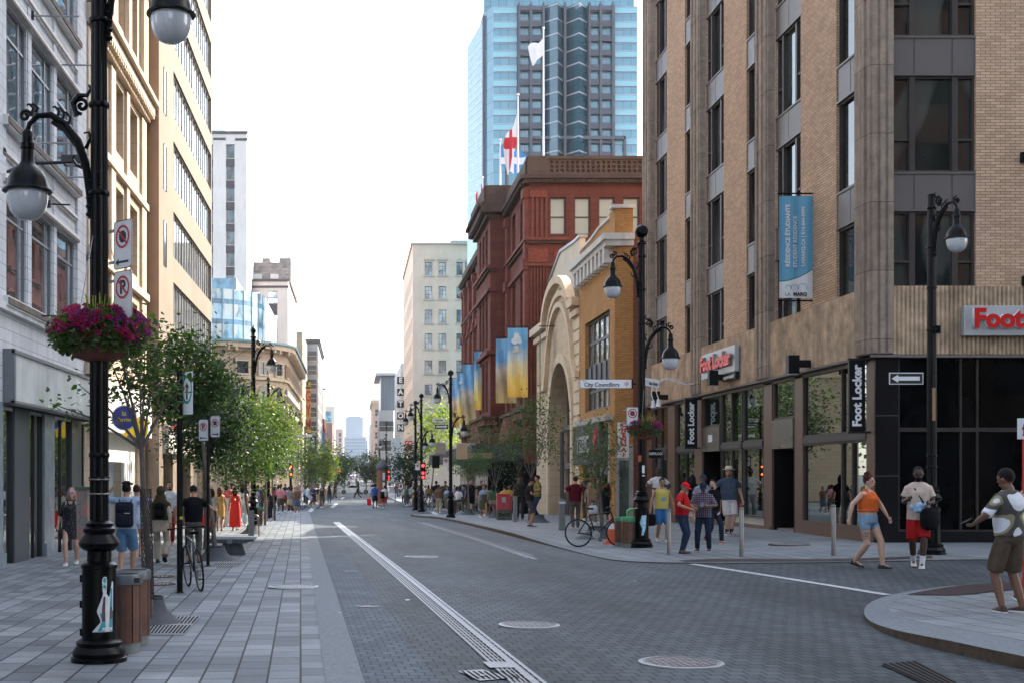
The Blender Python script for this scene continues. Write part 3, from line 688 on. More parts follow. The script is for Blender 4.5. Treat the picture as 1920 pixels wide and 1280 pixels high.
for k in range(9):
    ya, yb = at(0, 271+40.6*k, Y0)[1], at(0, 296+40.6*k, Y0)[1]; yc = at(0, 311.6+40.6*k, Y0)[1]
    for u0, u1 in ((s0, s1), (q0, q1)):
        f = MB(); f.quad(fr(u0, -.4, yb), fr(u1, -.4, yb), fr(u1, -.4, ya), fr(u0, -.4, ya)); f.box(u0, u1, -.4, -.3, yb-.12, yb, 1, fr); f.box(u0, u0+.08, -.4, -.33, yb, ya, 1, fr); f.box(u1-.08, u1, -.4, -.33, yb, ya, 1, fr)
        f.build('window', [GL_D, CREAMT], D); f = MB(); f.box(u0, u1, -.42, -.25, yc, yb-.12, 0, fr); f.build('spandrel', SPAN, D)
frs = FX(X1, 1)
for j, u in enumerate((194, 198.5, 203)):
    f = MB()
    for k in range(8): f.box(u, u+1.3, -.05, .03, at(0, 275+40*k, 195)[1]-2.2, at(0, 275+40*k, 195)[1], 0, frs)
    f.build('side_window_strip', SPAN, D)
mb = MB(); tx = at(409, 0, Y0)[0]; mb.lathe([(1.55, 0), (1.55, 1.15), (1.45, 1.3), (.9, 1.5), (.05, 1.55)], 20, tx-.2, Y0+4, zt); mb.box(tx+1.2, tx+2.6, Y0+3.9, Y0+4.1, zt+.55, zt+.7); mb.build('roof_tank', mat('pale_tank', (.42, .50, .55), .4, .3, .1), D)
E = building('peeling_parapet_block', 'lower white block with a peeling stepped parapet beside the slim tower', (-16, 200, -1))
Y0 = 200; fr = FY(Y0); X0 = at(440, 0, Y0)[0]; X1 = at(540, 0, Y0)[0]; zr = at(0, 525, Y0)[1]
mb = MB(); hs = [(at(a, 0, Y0)[0], at(b, 0, Y0)[0], -4, at(0, 546, Y0)[1]) for a, b in ((466, 487), (502.5, 520))]
wall_holes(mb, fr, X0, X1, -4, zr, hs, .5); mb.quad((X1, Y0, -4), (X1, 229, -4), (X1, 229, zr), (X1, Y0, zr)); mb.quad((X0, Y0, zr), (X1, Y0, zr), (X1, 229, zr), (X0, 229, zr)); mb.build('wall', DECO, E, recalc=False)
mb = MB()
for a, b, top in ((464, 474, 484), (474, 492, 492), (492, 506, 484), (506, 524, 492), (524, 545, 484)):
    mb.box(at(a, 0, 203)[0], at(b, 0, 203)[0], 203, 228, zr, at(0, top, 203)[1])
mb.build('parapet', PEEL, E)
mb = MB(); [mb.box(at(a, 0, 203)[0], at(b, 0, 203)[0], 202.9, 202.98, at(0, 523, 203)[1], at(0, 514, 203)[1]) for a, b in ((474, 491), (507, 522))]; mb.build('parapet_window', mat('pale_blind', (.55, .56, .53), .5), E)
mb = MB(); mb.box(X0, X1+.1, .002, .12, at(0, 540, Y0)[1], at(0, 536, Y0)[1], 0, fr); mb.box(X0, X1+.2, .002, .2, zr-.25, zr+.05, 0, fr); mb.build('string_course', SPAN, E)
for u0, u1, _, t_ in hs:
    for k in range(6):
        za = t_-k*3.7
        f = MB(); f.quad(fr(u0, -.45, za-1.9), fr(u1, -.45, za-1.9), fr(u1, -.45, za), fr(u0, -.45, za)); f.box(u0, u1, -.45, -.35, za-1.0, za-.9, 1, fr); f.build('window', [GL_B, SPAN], E)
        f = MB(); f.box(u0, u1, -.47, -.3, za-3.7, za-1.9, 0, fr); f.build('spandrel', SPAN, E)

# --- rounded classical stone bank with a curved glass storey on top
TAN = brick('tan_ashlar', (.50, .36, .24), (.45, .32, .21), (.26, .18, .12), 1.1, .42, .012, bmp=.4, rough=.85, var=.14, vs=.4)
TANT = mat('tan_trim', (.50, .37, .25), .8, 0, .15, 1, .2)
COPPER = mat('weathered_copper', (.14, .27, .27), .6, .1, .2, 1)
Fb = building('rounded_stone_bank', 'tan rounded stone building with a green cornice and glass storeys above', (-16, 150, -1))
def curve_wall(x0, y0, rad, xl, yr, n=14):
    """plan: front wall from xl to the curve, quarter round, street wall back to yr"""
    P = [(xl, y0)]+[(x0-rad+rad*sin(a), y0+rad-rad*cos(a)) for a in lin(0, pi/2, n)]+[(x0, yr)]
    return P
def skin(mb, P, z0, z1, off=0, mi=0, cap=False):
    Q = []
    for i, p in enumerate(P):
        a = Vector(P[max(i-1, 0)]); b = Vector(P[min(i+1, len(P)-1)]); t = (b-a).normalized(); nn = Vector((t.y, -t.x))
        Q.append((p[0]+nn.x*off, p[1]+nn.y*off))
    for (a, b) in zip(Q[:-1], Q[1:]): mb.quad((*a, z0), (*b, z0), (*b, z1), (*a, z1), mi)
    if cap:
        for z in (z0, z1): mb.add([(q[0], q[1], z) for q in Q]+[(P[0][0], P[-1][1], z)], [tuple(range(len(Q)+1))], mi)
Y0 = 140; xr = at(547, 0, 160)[0]; P = curve_wall(xr, Y0, 9.5, -30, 185)
zc = at(0, 655, Y0)[1]
mb = MB(); skin(mb, P, -4, zc); mb.build('wall', TAN, Fb, True, recalc=False)
mb = MB(); skin(mb, P, zc, zc+.35, .25, 0, True); skin(mb, P, zc+.35, zc+.9, .9, 0, True); skin(mb, P, at(0, 704, Y0)[1]-.2, at(0, 704, Y0)[1]+.15, .25, 0, True); mb.build('cornice', TANT, Fb)
mb = MB(); skin(mb, P, zc+.9, zc+1.15, 1.1, 0, True); mb.build('copper_edge', COPPER, Fb)
L_ = [0]; [L_.append(L_[-1]+(Vector(P[i+1])-Vector(P[i])).length) for i in range(len(P)-1)]
def onp(s):
    for i in range(len(P)-1):
        if s <= L_[i+1] or i == len(P)-2:
            a, b = Vector(P[i]), Vector(P[i+1]); t = (b-a).normalized(); p = a+t*(s-L_[i]); return p, t, Vector((t.y, -t.x))
for s in [x for x in lin(6.5, L_[-1]-2, 20)]:
    p, t, nn = onp(s)
    frw = lambda u, d, z, p=p, t=t, nn=nn: (p.x+t.x*u+nn.x*d, p.y+t.y*u+nn.y*d, z)
    for z0, z1, w in ((at(0, 697, Y0)[1], at(0, 674, Y0)[1], .72), (at(0, 748, Y0)[1], at(0, 732, Y0)[1], .8), (at(0, 800, Y0)[1], at(0, 765, Y0)[1], .8)):
        f = MB(); f.box(-w, w, .02, .03, z0, z1, 1, frw)
        if w == .8:
            f.prism([(w*cos(a), z1+w*sin(a)) for a in lin(0, pi, 9)], .02, .03, frw, 1)
        f.box(-w-.15, -w, .0, .16, z0, z1, 0, frw); f.box(w, w+.15, .0, .16, z0, z1, 0, frw); f.box(-w-.2, w+.2, 0, .25, z0-.2, z0, 0, frw); f.box(-.05, .05, .03, .08, z0, z1, 2, frw); f.box(-w, w, .03, .07, (z0+z1)/2-.04, (z0+z1)/2+.04, 2, frw)
        if w == .72: f.box(-w-.15, w+.15, 0, .16, z1, z1+.15, 0, frw)
        f.build('window', [TANT, glass('bank_glass', (.03, .035, .045), .05, 1.5), DARK], Fb)
    f = MB(); f.box(-.95+1.9, -.65+1.9, .2, .85, zc+.0, zc+.34, 0, frw); f.box(-1.2, -.9, .2, .85, zc, zc+.34, 0, frw); f.build('modillion', TANT, Fb)
GL_F = glass('pale_blue_curtain_glass', (.28, .42, .48), .04, 1.7, .03, curtain=(.62, .60, .50))
GL_F2 = glass('blue_glass_band', (.07, .19, .27), .05, 1.7, .03)
P2 = curve_wall(at(497, 0, 152)[0], 144, 7, -30, 175, 9)
zg0, zg1 = zc+1.15, at(0, 540, 144)[1]
mb = MB(); n = 4; hh = (zg1-zg0)/3.25
z = zg0
for hgt, mi in ((.25*hh, 1), (.9*hh, 0), (.3*hh, 1), (.9*hh, 0), (.3*hh, 1), (.6*hh, 0)): skin(mb, P2, z, z+hgt, 0, mi); z += hgt
skin(mb, P2, z, z+.01, 0, 1, True); mb.build('glass_storey', [GL_F, GL_F2], Fb, recalc=False)
mb = MB()
for i in range(len(P2)): x, y = P2[i]; mb.box(x-.05, x+.05, y-.09, y+.03, zg0, z)
for k in range(5): x = P2[1][0]-1.5*(k+1); mb.box(x-.05, x+.05, 143.9, 144.02, zg0, z)
mb.build('mullion', mat('blue_mullion', (.12, .22, .28), .4, .3), Fb)
mb = MB(); mb.box(-30, at(443, 0, 148)[0], 148, 160, z, at(0, 522, 148)[1]); mb.build('roof_box', GL_F2, Fb)

# --- further houses receding on the left
def far_block(name, label, x1, y0, y1, ztop, wallm, glm, nz, ny, nx=4, w=12, sgn=-1, cornice=None, win=(1.0, 1.7), trim=None, z0=1.5, front=True, x0=None):
    """simple far building: street wall at x1, front wall at y0; rows of windows on both"""
    t = building(name, label, ((x1+sgn*w/2), (y0+y1)/2, -1))
    xa = x0 if x0 is not None else x1+sgn*w
    ph = (ztop-1.5-z0)/nz
    ws = []; wf = []
    for i in range(nz):
        zc_ = z0+ph*(i+.5)
        for j in range(ny):
            u = y0+(y1-y0)*(j+.5)/ny; ws.append((u-win[0]/2*1.2, u+win[0]/2*1.2, zc_-win[1]/2, zc_+win[1]/2))
        for j in range(nx if front else 0):
            u = min(x1, xa)+abs(x1-xa)*(j+.5)/nx; wf.append((u-win[0]/2, u+win[0]/2, zc_-win[1]/2, zc_+win[1]/2))
    f1 = FX(x1, -sgn); f2 = FY(y0)
    mb = MB(); wall_holes(mb, f1, y0, y1, -4, ztop, ws, .25); wall_holes(mb, f2, min(x1, xa), max(x1, xa), -4, ztop, wf, .25)
    mb.quad((x1, y0, ztop), (x1, y1, ztop), (xa, y1, ztop), (xa, y0, ztop)); mb.quad((x1, y1, -4), (x1, y1, ztop), (xa, y1, ztop), (xa, y1, -4))
    mb.build('wall', wallm, t, recalc=False)
    for k, (f_, L2) in enumerate(((f1, ws), (f2, wf))):
        for a, b, c, d in L2:
            g = MB(); g.quad(f_(a, -.24, c), f_(b, -.24, c), f_(b, -.24, d), f_(a, -.24, d)); g.box(a, b, -.24, -.16, (c+d)/2-.05, (c+d)/2+.05, 1, f_); g.box(a-.1, b+.1, 0, .12, c-.14, c, 1, f_)
            g.build('window', [glm, trim or CREAMT], t)
    if cornice is not None:
        mb = MB(); o = -sgn*.5; mb.box(min(x1+o, xa), max(x1+o, xa), y0-.5, y1, ztop-.1, ztop+.5); mb.box(min(x1+o*.5, xa), max(x1+o*.5, xa), y0-.25, y1, ztop-.5, ztop-.1); mb.build('cornice', cornice, t)
    return t
GL_FAR = glass('far_glass', (.06, .07, .08), .1, 1.5, 0)
BRN = mat('brown_far_brick', (.26, .17, .13), .85); BGE = mat('beige_far_stone', (.44, .37, .29), .85, 0, .15, .3); GREYST = mat('grey_far_stone', (.33, .33, .33), .85, 0, .12, .3); CRM = mat('cream_far_stone', (.62, .54, .44), .85, 0, .12, .3)
def X_(px, Y): return (px-VX)*Y/F
def Z_(py, Y): return EYE+(VY-py)*Y/F
f1_ = far_block('stone_block', 'narrow dark beige building just right of the peeling block', X_(567, 236), 236, 262, Z_(622, 236), BGE, GL_FAR, 9, 5, 1, sgn=-1, w=10, cornice=None)
f2_ = far_block('grey_cornice_block', 'grey office block with a dark overhanging cornice on the left', X_(596, 262), 262, 300, Z_(640, 262), GREYST, GL_FAR, 9, 6, 3, sgn=-1, w=9, cornice=mat('dark_cornice', (.10, .10, .10), .7), win=(2.4, 1.9))
f3_ = far_block('gabled_cream_tower', 'distant cream tower with a pointed green roof on the left', X_(606, 330), 330, 352, Z_(728, 330), CRM, GL_FAR, 7, 4, 2, sgn=-1, w=8)
mb = MB(); xx = X_(601, 330); mb.add([(xx-2, 330, Z_(728, 330)), (xx+1.4, 330, Z_(728, 330)), (xx+1.4, 336, Z_(728, 330)), (xx-2, 336, Z_(728, 330)), (xx-.3, 333, Z_(716, 330))], [(0, 1, 4), (1, 2, 4), (2, 3, 4), (3, 0, 4)]); mb.build('spire', COPPER, f3_)
f4_ = far_block('brown_brick_block', 'low dark red brick building under the distant cream tower', X_(608, 300), 300, 322, Z_(784, 300), mat('dark_red_brick', (.17, .045, .04), .85), GL_FAR, 3, 4, 2, sgn=-1, w=6)
f5_ = far_block('blue_glass_block', 'distant pale tower with a blue glass front on the left', X_(627, 430), 430, 460, Z_(760, 430), CRM, glass('far_blue', (.10, .30, .38), .1, 1.6), 5, 3, 1, sgn=-1, w=5.0, win=(3.0, 3.6))
f6_ = far_block('brown_slab', 'brown slab building under the distant blue glass tower', X_(623, 390), 390, 412, Z_(792, 390), BRN, GL_FAR, 3, 4, 1, sgn=-1, w=4)
f7_ = far_block('pink_balcony_block', 'distant pinkish block with balconies left of the far towers', X_(643, 600), 600, 650, Z_(803, 600), mat('pinkish_far', (.50, .38, .33), .85), GL_FAR, 8, 4, 2, sgn=-1, w=5.5)
# red and blue shop signs hanging over the far left pavement
t = thing('theatre_sign', 'tall orange vertical sign with red letters LEGYM on the left', 'sign', (X_(578, 225), 225, Z_(770, 225)))
a = MB(); w_ = 8*225/F/2*1.15; h_ = (Z_(722, 225)-Z_(812, 225)); a.box(-w_, w_, -.3, .3, -h_*.45, h_*.53); a.build('board', mat('orange_sign', (.60, .30, .05), .5, 0, .1), t)
a = MB(); a.box(-w_-.01, w_+.01, -.31, .31, h_*.47, h_*.62); a.build('cap', mat('black_sign', (.02, .02, .02), .5), t); text('lettering', 'LE', 1.0, SY, t, TM(0, -.33, h_*.55), .02, .02)
for k, ch in enumerate('GYM'): text('lettering', ch, 2.6, mat('sign_red', (.45, .02, .02), .5), t, TM(0, -.33, h_*(.30-.29*k)), .02, .05, sx=.55)
t = thing('blue_blade_sign', 'slim blue vertical sign far down the left side', 'sign', (X_(606, 250), 250, Z_(835, 250)))
a = MB(); a.box(-.22, .22, -.1, .1, -2.8, 2.8); a.build('board', mat('blade_blue', (.03, .18, .45), .5), t); a = MB(); a.tube([(-.25, 0, -3.5), (-.25, 0, 6)], .07, 6); a.build('mast', ALU, t)
# ================================================ BUILDINGS ON THE RIGHT
BRICK_T = brick('tan_brick', (.64, .44, .295), (.46, .31, .205), (.24, .165, .12), .24, .072, .009, bmp=.6, rough=.85, var=.16, vs=.7, bias=-.1)
CONCF = mat('fluted_concrete', (.47, .345, .235), .9, 0, .42, 2.2, .6, 22, streak=.7)
CONCC = brick('column_concrete', (.44, .35, .275), (.38, .30, .24), (.16, .11, .08), 60, 1.64, .010, bmp=.5, rough=.9, var=.42, vs=3.2, streak=.35, off=0)
METP = mat('grey_metal_panel', (.10, .086, .082), .5, .1, .08, 1)
FR_R = mat('bronze_frame', (.05, .04, .036), .5, .1, .1, spec=.25)
GL_R = glass('residence_glass', (.010, .013, .013), .02, 1.6, .003, curtain=(.06, .065, .06))
GRAN_B = mat('brown_granite', (.12, .066, .042), .4, 0, .6, 40, .1, 60, spec=.25)
GRAN_D = mat('black_granite', (.009, .0085, .0095), .25, 0, .7, 45, spec=.2)
FLB = building('brick_residence', 'tall tan brick residence with concrete columns over a shoe shop', (20, 42, 0))
fr = FX(12.57, -1); ff = FY(30.85)
colY = [(30.9, 31.5), (38.15, 39.4), (45.65, 46.95), (53.3, 54.7)]
winY = [(31.55, 33.3), (35.95, 38.1), (39.45, 40.9), (43.4, 45.6), (47.0, 48.5), (51.3, 53.25)]
floors = [(6.2, 8.02)]+[(8.97+3.28*k, 11.29+3.28*k) for k in range(9)]
strips = [(a, b, 6.2, 38) for a, b in winY]
mb = MB(); wall_holes(mb, fr, 30.85, 54.7, 6.2, 38, strips, .16)
fs = [(13.02, 15.01), (19.0, 21.0), (25.5, 27.5)]
wall_holes(mb, ff, 12.57, 50, 6.2, 38, [(a, b, 6.2, 38) for a, b in fs], .16)
mb.quad((12.57, 54.7, -1), (50, 54.7, -1), (50, 54.7, 38), (12.57, 54.7, 38)); mb.quad((12.57, 30.85, 38), (50, 30.85, 38), (50, 54.7, 38), (12.57, 54.7, 38)); mb.quad((50, 30.85, -1), (50, 54.7, -1), (50, 54.7, 38), (50, 30.85, 38))
mb.build('wall', BRICK_T, FLB, recalc=False)
def res_window(f_, a, b, c, d, wide, vis=True):
    m = MB(); e = -.14
    cuts = [a, a+(b-a)*.24, a+(b-a)*.76, b] if wide == 3 else ([a, a+(b-a)*.30, b] if wide == 2 else [a, b-(b-a)*.30, b])
    gl = MB()
    for i in range(len(cuts)-1):
        u0, u1 = cuts[i], cuts[i+1]; k = .055
        m.box(u0, u0+k, e-.04, e+.06, c, d, 0, f_); m.box(u1-k, u1, e-.04, e+.06, c, d, 0, f_); m.box(u0+k, u1-k, e-.04, e+.06, d-k, d, 0, f_); m.box(u0+k, u1-k, e-.04, e+.06, c, c+k, 0, f_)
        if (u1-u0) < (b-a)*.4:
            zz = c+(d-c)*.34; m.box(u0+k, u1-k, e-.04, e+.07, zz-.03, zz+.03, 0, f_)
        gl.quad(f_(u0, e-.02, c), f_(u1, e-.02, c), f_(u1, e-.02, d), f_(u0, e-.02, d))
    for u in cuts[1:-1]: m.box(u-.07, u+.07, e-.04, e+.09, c, d, 0, f_)
    w = m.build('window', FR_R, FLB); gl.build('pane', GL_R, w, recalc=False)
for i, (a, b) in enumerate(winY):
    for k, (c, d) in enumerate(floors):
        p = MB()
        if c < 21: res_window(fr, a, b, c, d, 3 if i % 2 else 2)
        else: p.box(a, b, -.15, -.1, c, d, 0, fr)
        z1 = floors[k+1][0] if k+1 < len(floors) else 38
        p.box(a, b, -.15, -.03, d, z1, 0, fr); p.box(a, b, -.03, .0, d, d+.05, 0, fr); p.box(a, b, -.03, .0, z1-.05, z1, 0, fr)
        m_ = (a+b)/2; p.box(m_-.008, m_+.008, -.03, -.024, d+.05, z1-.05, 1, fr)
        p.build('spandrel_panel', [METP, INK], FLB)
for i, (a, b) in enumerate(fs):
    for k, (c, d) in enumerate(floors):
        p = MB()
        if c < 14 and i < 2: res_window(ff, a, b, c, d, 3)
        else: p.box(a, b, -.15, -.1, c, d, 0, ff)
        z1 = floors[k+1][0] if k+1 < len(floors) else 38
        p.box(a, b, -.15, -.03, d, z1, 0, ff); p.box(a, b, -.03, .0, d, d+.05, 0, ff); p.box(a, b, -.03, .0, z1-.05, z1, 0, ff)
        for q in (.26, .72): u = a+(b-a)*q; p.box(u-.008, u+.008, -.03, -.024, d+.05, z1-.05, 1, ff)
        p.build('spandrel_panel', [METP, INK], FLB)
for a, b in colY:       # board-marked concrete columns, ribbed
    m = MB(); m.box(a, b, .002, .20, 4.58, 38, 0, fr)
    for k in range(3): u = a+(b-a)*(k+.5)/3; m.box(u-.09, u+.09, .20, .24, 4.6, 38, 0, fr)
    m.build('column', CONCC, FLB)
m = MB(); m.box(12.37, 12.95, .002, .20, 4.58, 38, 0, ff)
for k in range(3): u = 12.42+k*.19; m.box(u, u+.12, .20, .24, 4.6, 38, 0, ff)
m.build('column', CONCC, FLB)
def ribs(f_, u0, u1, z0, z1, pitch=.105):
    m = MB(); pts = []; u = u0
    while u < u1:
        pts += [(u, .10), (u+pitch*.22, .155), (u+pitch*.62, .155), (u+pitch*.84, .10)]; u += pitch
    pts.append((u1, .10))
    for p, q in zip(pts[:-1], pts[1:]): m.quad(f_(p[0], p[1], z0), f_(q[0], q[1], z0), f_(q[0], q[1], z1), f_(p[0], p[1], z1))
    m.box(u0, u1, -.1, .10, z0, z0+.02, 0, f_); m.box(u0, u1, -.1, .098, z1-.02, z1, 0, f_)
    m.build('fluted_band', CONCF, FLB, recalc=False)
ys_ = [31.5, 38.15, 39.4, 45.65, 46.95, 53.3]
for a, b in zip(ys_[::2], ys_[1::2]): ribs(fr, a, b, 4.57, 6.2)
ribs(ff, 12.95, 30, 4.57, 6.2)
m = MB(); m.box(30.65, 54.7, -.6, .18, 4.5, 4.56, 0, fr); m.box(12.39, 50, -.6, .18, 4.495, 4.555, 0, ff); m.build('soffit_edge', mat('soffit', (.16, .14, .13), .7), FLB)
# shop level
def sbox(a, b, c, d, e0, e1, m_, nm): q = MB(); q.box(a, b, e0, e1, c, d, 0, fr); return q.build(nm, m_, FLB)
Yp = lambda px: 30168/(px-VX)
piers = [(30.86, 31.35), (Yp(1505), Yp(1490)), (Yp(1447), Yp(1432)), (Yp(1316), Yp(1302)), (Yp(1265), Yp(1252)), (Yp(1222), Yp(1213))]
m = MB()
for a, b in piers: m.box(a, b, -.5, .0, -1, 4.5, 0, fr)
m.build('granite_pier', GRAN_B, FLB)
m = MB(); m.box(30.86, 35.7, .0, .04, -.6, .42, 0, fr); m.box(38.5, 45, .0, .04, -.6, .12, 0, fr); m.build('granite_plinth', GRAN_B, FLB)
# inner shop, seen through the glass
SHOPW = mat('shop_wall', (.22, .19, .16), .8); SHOPF = mat('shop_floor', (.16, .14, .12), .4)
m = MB(); m.box(31.2, 54.6, -6, -5.9, -.5, 4.5, 0, fr); m.box(31.2, 54.6, -6, .0, 4.4, 4.48, 0, fr); m.build('shop_wall', SHOPW, FLB)
m = MB(); m.box(31.2, 54.6, -5.9, -.12, -.4, .1, 0, fr); m.build('shop_floor', SHOPF, FLB)
CG2 = clearglass('front_glass', (.36, .40, .37), -.01, (.36, .38, .35))
def sglass(a, b, c, d, cols=()):
    q = MB(); k = .05
    q.box(a, a+k, -.14, -.02, c, d, 0, fr); q.box(b-k, b, -.14, -.02, c, d, 0, fr); q.box(a, b, -.14, -.02, c, c+.06, 0, fr); q.box(a, b, -.14, -.02, d-.06, d, 0, fr)
    for u in cols: q.box(u-.03, u+.03, -.14, -.02, c, d, 0, fr)
    w = q.build('shop_window', FR_R, FLB); g = MB(); g.quad(fr(a, -.08, c), fr(b, -.08, c), fr(b, -.08, d), fr(a, -.08, d)); g.build('pane', CG2, w, recalc=False)
for a, b, cols in ((31.35, Yp(1505), (32.3, 33.0)), (Yp(1430), Yp(1393), ()), (Yp(1390), Yp(1352), (Yp(1370),)), (Yp(1302), Yp(1268), (Yp(1285),)), (Yp(1250), Yp(1226), (Yp(1238),))):
    sglass(a, b, .35, 2.55, cols); sglass(a, b, 2.72, 4.48, cols)
    m = MB(); m.box(a, b, -.16, .02, 2.55, 2.72, 0, fr); m.build('transom', FR_R, FLB)
# two doorways
for a, b, zt_ in ((Yp(1488), Yp(1449), 2.45), (Yp(1350), Yp(1318), 2.5)):
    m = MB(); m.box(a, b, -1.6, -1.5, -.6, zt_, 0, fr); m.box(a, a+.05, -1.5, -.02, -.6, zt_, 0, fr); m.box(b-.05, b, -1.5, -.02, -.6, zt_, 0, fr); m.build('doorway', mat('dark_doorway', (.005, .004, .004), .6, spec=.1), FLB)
    m = MB(); m.box(a, b, -1.5, .03, zt_, zt_+.85, 0, fr); m.build('door_lintel', mat('bronze_lintel', (.14, .12, .10), .3, .5, .15, 3), FLB); sglass(a, b, zt_+.86, 4.48)
    q = MB(); q.tube([fr((a+b)/2, -1.46, .3), fr((a+b)/2, -1.46, 1.2)], .02, 6); q.build('door_handle', STEEL, FLB)
text('house_number', '585', .34, WHITE, FLB, TM(12.53, (Yp(1350)+Yp(1318))/2, 2.93, '-x'), .01, .012)
# corner and cross street side: black granite and dark glazing
m = MB(); m.box(12.57, 13.12, .0, .05, -.5, 4.49, 0, ff); m.box(12.57, 50, .0, .03, -.5, .32, 0, ff); m.build('granite_cladding', GRAN_D, FLB)
m = MB()
for z in (1.65, 3.1): m.box(12.57, 13.12, .05, .052, z, z+.012, 0, ff)
m.build('cladding_joint', mat('joint_grey', (.12, .12, .12), .8), FLB)
DKG = glass('black_shop_glass', (.002, .0025, .003), .03, 1.18, .003)
m = MB(); m.quad(ff(13.12, -.05, .3), ff(50, -.05, .3), ff(50, -.05, 4.5), ff(13.12, -.05, 4.5)); m.build('shop_window', DKG, FLB, recalc=False)
m = MB()
for u in (13.12, 14.62, 15.02, 16.3, 18, 20, 22, 25): m.box(u, u+.05, -.06, .01, .3, 4.5, 0, ff)
m.box(13.12, 50, -.06, .012, 2.72, 2.82, 0, ff); m.box(13.12, 50, -.06, .012, .3, .36, 0, ff); m.build('glazing_bar', mat('dark_bronze', (.035, .03, .03), .4, .4), FLB)

# signs of the shoe shop
SILV = mat('silver_sign_board', (.40, .41, .43), .45, .35, .08, 3)
REDL = mat('red_sign_letters', (.50, .005, .005), .35, 0, .05)
BLKS = mat('black_sign_board', (.005, .005, .006), .4, 0, .1, spec=.2)
t = thing('shop_sign', 'large grey sign board with red Foot Locker letters facing the cross street', 'sign', (16.2, 30.6, 5.35), world=False)
a = MB(); a.bevbox(-1.65, 2.3, -.12, .04, -.36, .35, .01); a.build('board', SILV, t)
def poster_letters(t, s, size, x, z, face, d, m, back=None, sx=1, al='CENTER', bold=.022):
    if back: text('lettering_side', s, size, back, t, TM(x, d, z) if face == '-y' else TM(d, x, z, face), .05, bold+.004, al, sx)
    text('lettering', s, size, m, t, (TM(x, d-.055, z) if face == '-y' else TM(d-.055, x, z, face)), .006, bold, al, sx)
poster_letters(t, 'Foot Locker', .62, -1.47, .02, '-y', -.17, REDL, WHITE, 1.0, 'LEFT', .028)
t = thing('shop_sign', 'grey sign board with red Foot Locker letters over the street front', 'sign', (12.3, 41.9, 5.42))
yA, yB = Yp(1398)-41.9, Yp(1334)-41.9
a = MB(); a.box(-.08, .06, yA, yB, -.42, .42); a.build('board', SILV, t)
poster_letters(t, 'Foot Locker', .66, (yA+yB)/2, .03, '-x', -.13, mat('bright_red_letters', (.72, .01, .01), .35), mat('letter_side_grey', (.2, .2, .2), .5), 1.06, 'CENTER', .03)
a = MB(); a.box(-.06, .07, yA, yA+1.5, -.66, -.44); a.build('tagline_board', BLKS, t); text('tagline', 'magasin de sport', .17, WHITE, t, TM(-.065, yA+.75, -.55, '-x'), .002, .004)
def blade(label, x0, x1, Y, z0, z1):
    t = thing('blade_sign', label, 'sign', ((x0+x1)/2, Y, (z0+z1)/2), group='black vertical shop banners')
    w = (x1-x0)/2; h = (z1-z0)/2
    a = MB(); a.bevbox(-w, w, -.05, .05, -h, h, .01); a.build('board', BLKS, t)
    a = MB(); a.box(-w-.02, w+.25, -.03, .03, h+.0, h+.05); a.box(-w-.02, w+.25, -.03, .03, -h-.05, -h); a.build('bracket', DARK, t)
    text('lettering', 'Foot Locker', h*.345, WHITE, t, TM(.0, -.056, 0, '-y', -pi/2), .003, .012)
z1_, z0_ = Z_(675, 31.1), Z_(808, 31.1)
blade('black Foot Locker banner nearest the street corner', X_(1591, 31.1), X_(1621, 31.1), 31.1, z0_, z1_)
blade('black Foot Locker banner further along by the 585 entrance', X_(1284, 46.4), X_(1307, 46.4), 46.4, Z_(838, 46.4), Z_(748, 46.4))
# wall lamps: black boxes on the fluted band
for i, (px, py) in enumerate(((1505, 683), (1352, 708), (1242, 745))):
    Y = 12.2*F/(px-VX); t = thing('wall_light', ['black box wall light nearest the corner shop banner', 'black box wall light under the red letter sign', 'black box wall light beside the curly white spotlights'][i], 'wall light', (12.4, Y, Z_(py, Y)), group='black box wall lights on the fluted band')
    a = MB(); a.bevbox(-.62, -.32, -.12, .12, -.25, .25, .01); a.build('housing', BLKS, t); a = MB(); a.box(-.32, .0, -.07, .07, -.08, .12); a.build('arm', BLKS, t); a = MB(); a.box(-.60, -.34, -.1, .1, -.265, -.252); a.build('lens', WHITE, t)
t = thing('spotlight_pair', 'pair of curly white gooseneck spotlights above the far black banner', 'spotlight', (12.35, 46.3, Z_(718, 46.3)), world=False)
for k, dy in enumerate((-.5, .3)):
    a = MB(); a.tube([(0, 0, 0), (-.3, dy*.2, -.05), (-.7, dy*.5, .12), (-1.1, dy*.8, .18), (-1.45, dy, -.05), (-1.5, dy, -.35), (-1.42, dy, -.6)], .018, 6); a.build('gooseneck', WHITE, t, True)
    a = MB(); a.lathe([(.06, .12), (.07, 0), (.1, -.15)], 10, -1.42, dy, -.72); a.build('lamp_head', WHITE, t)
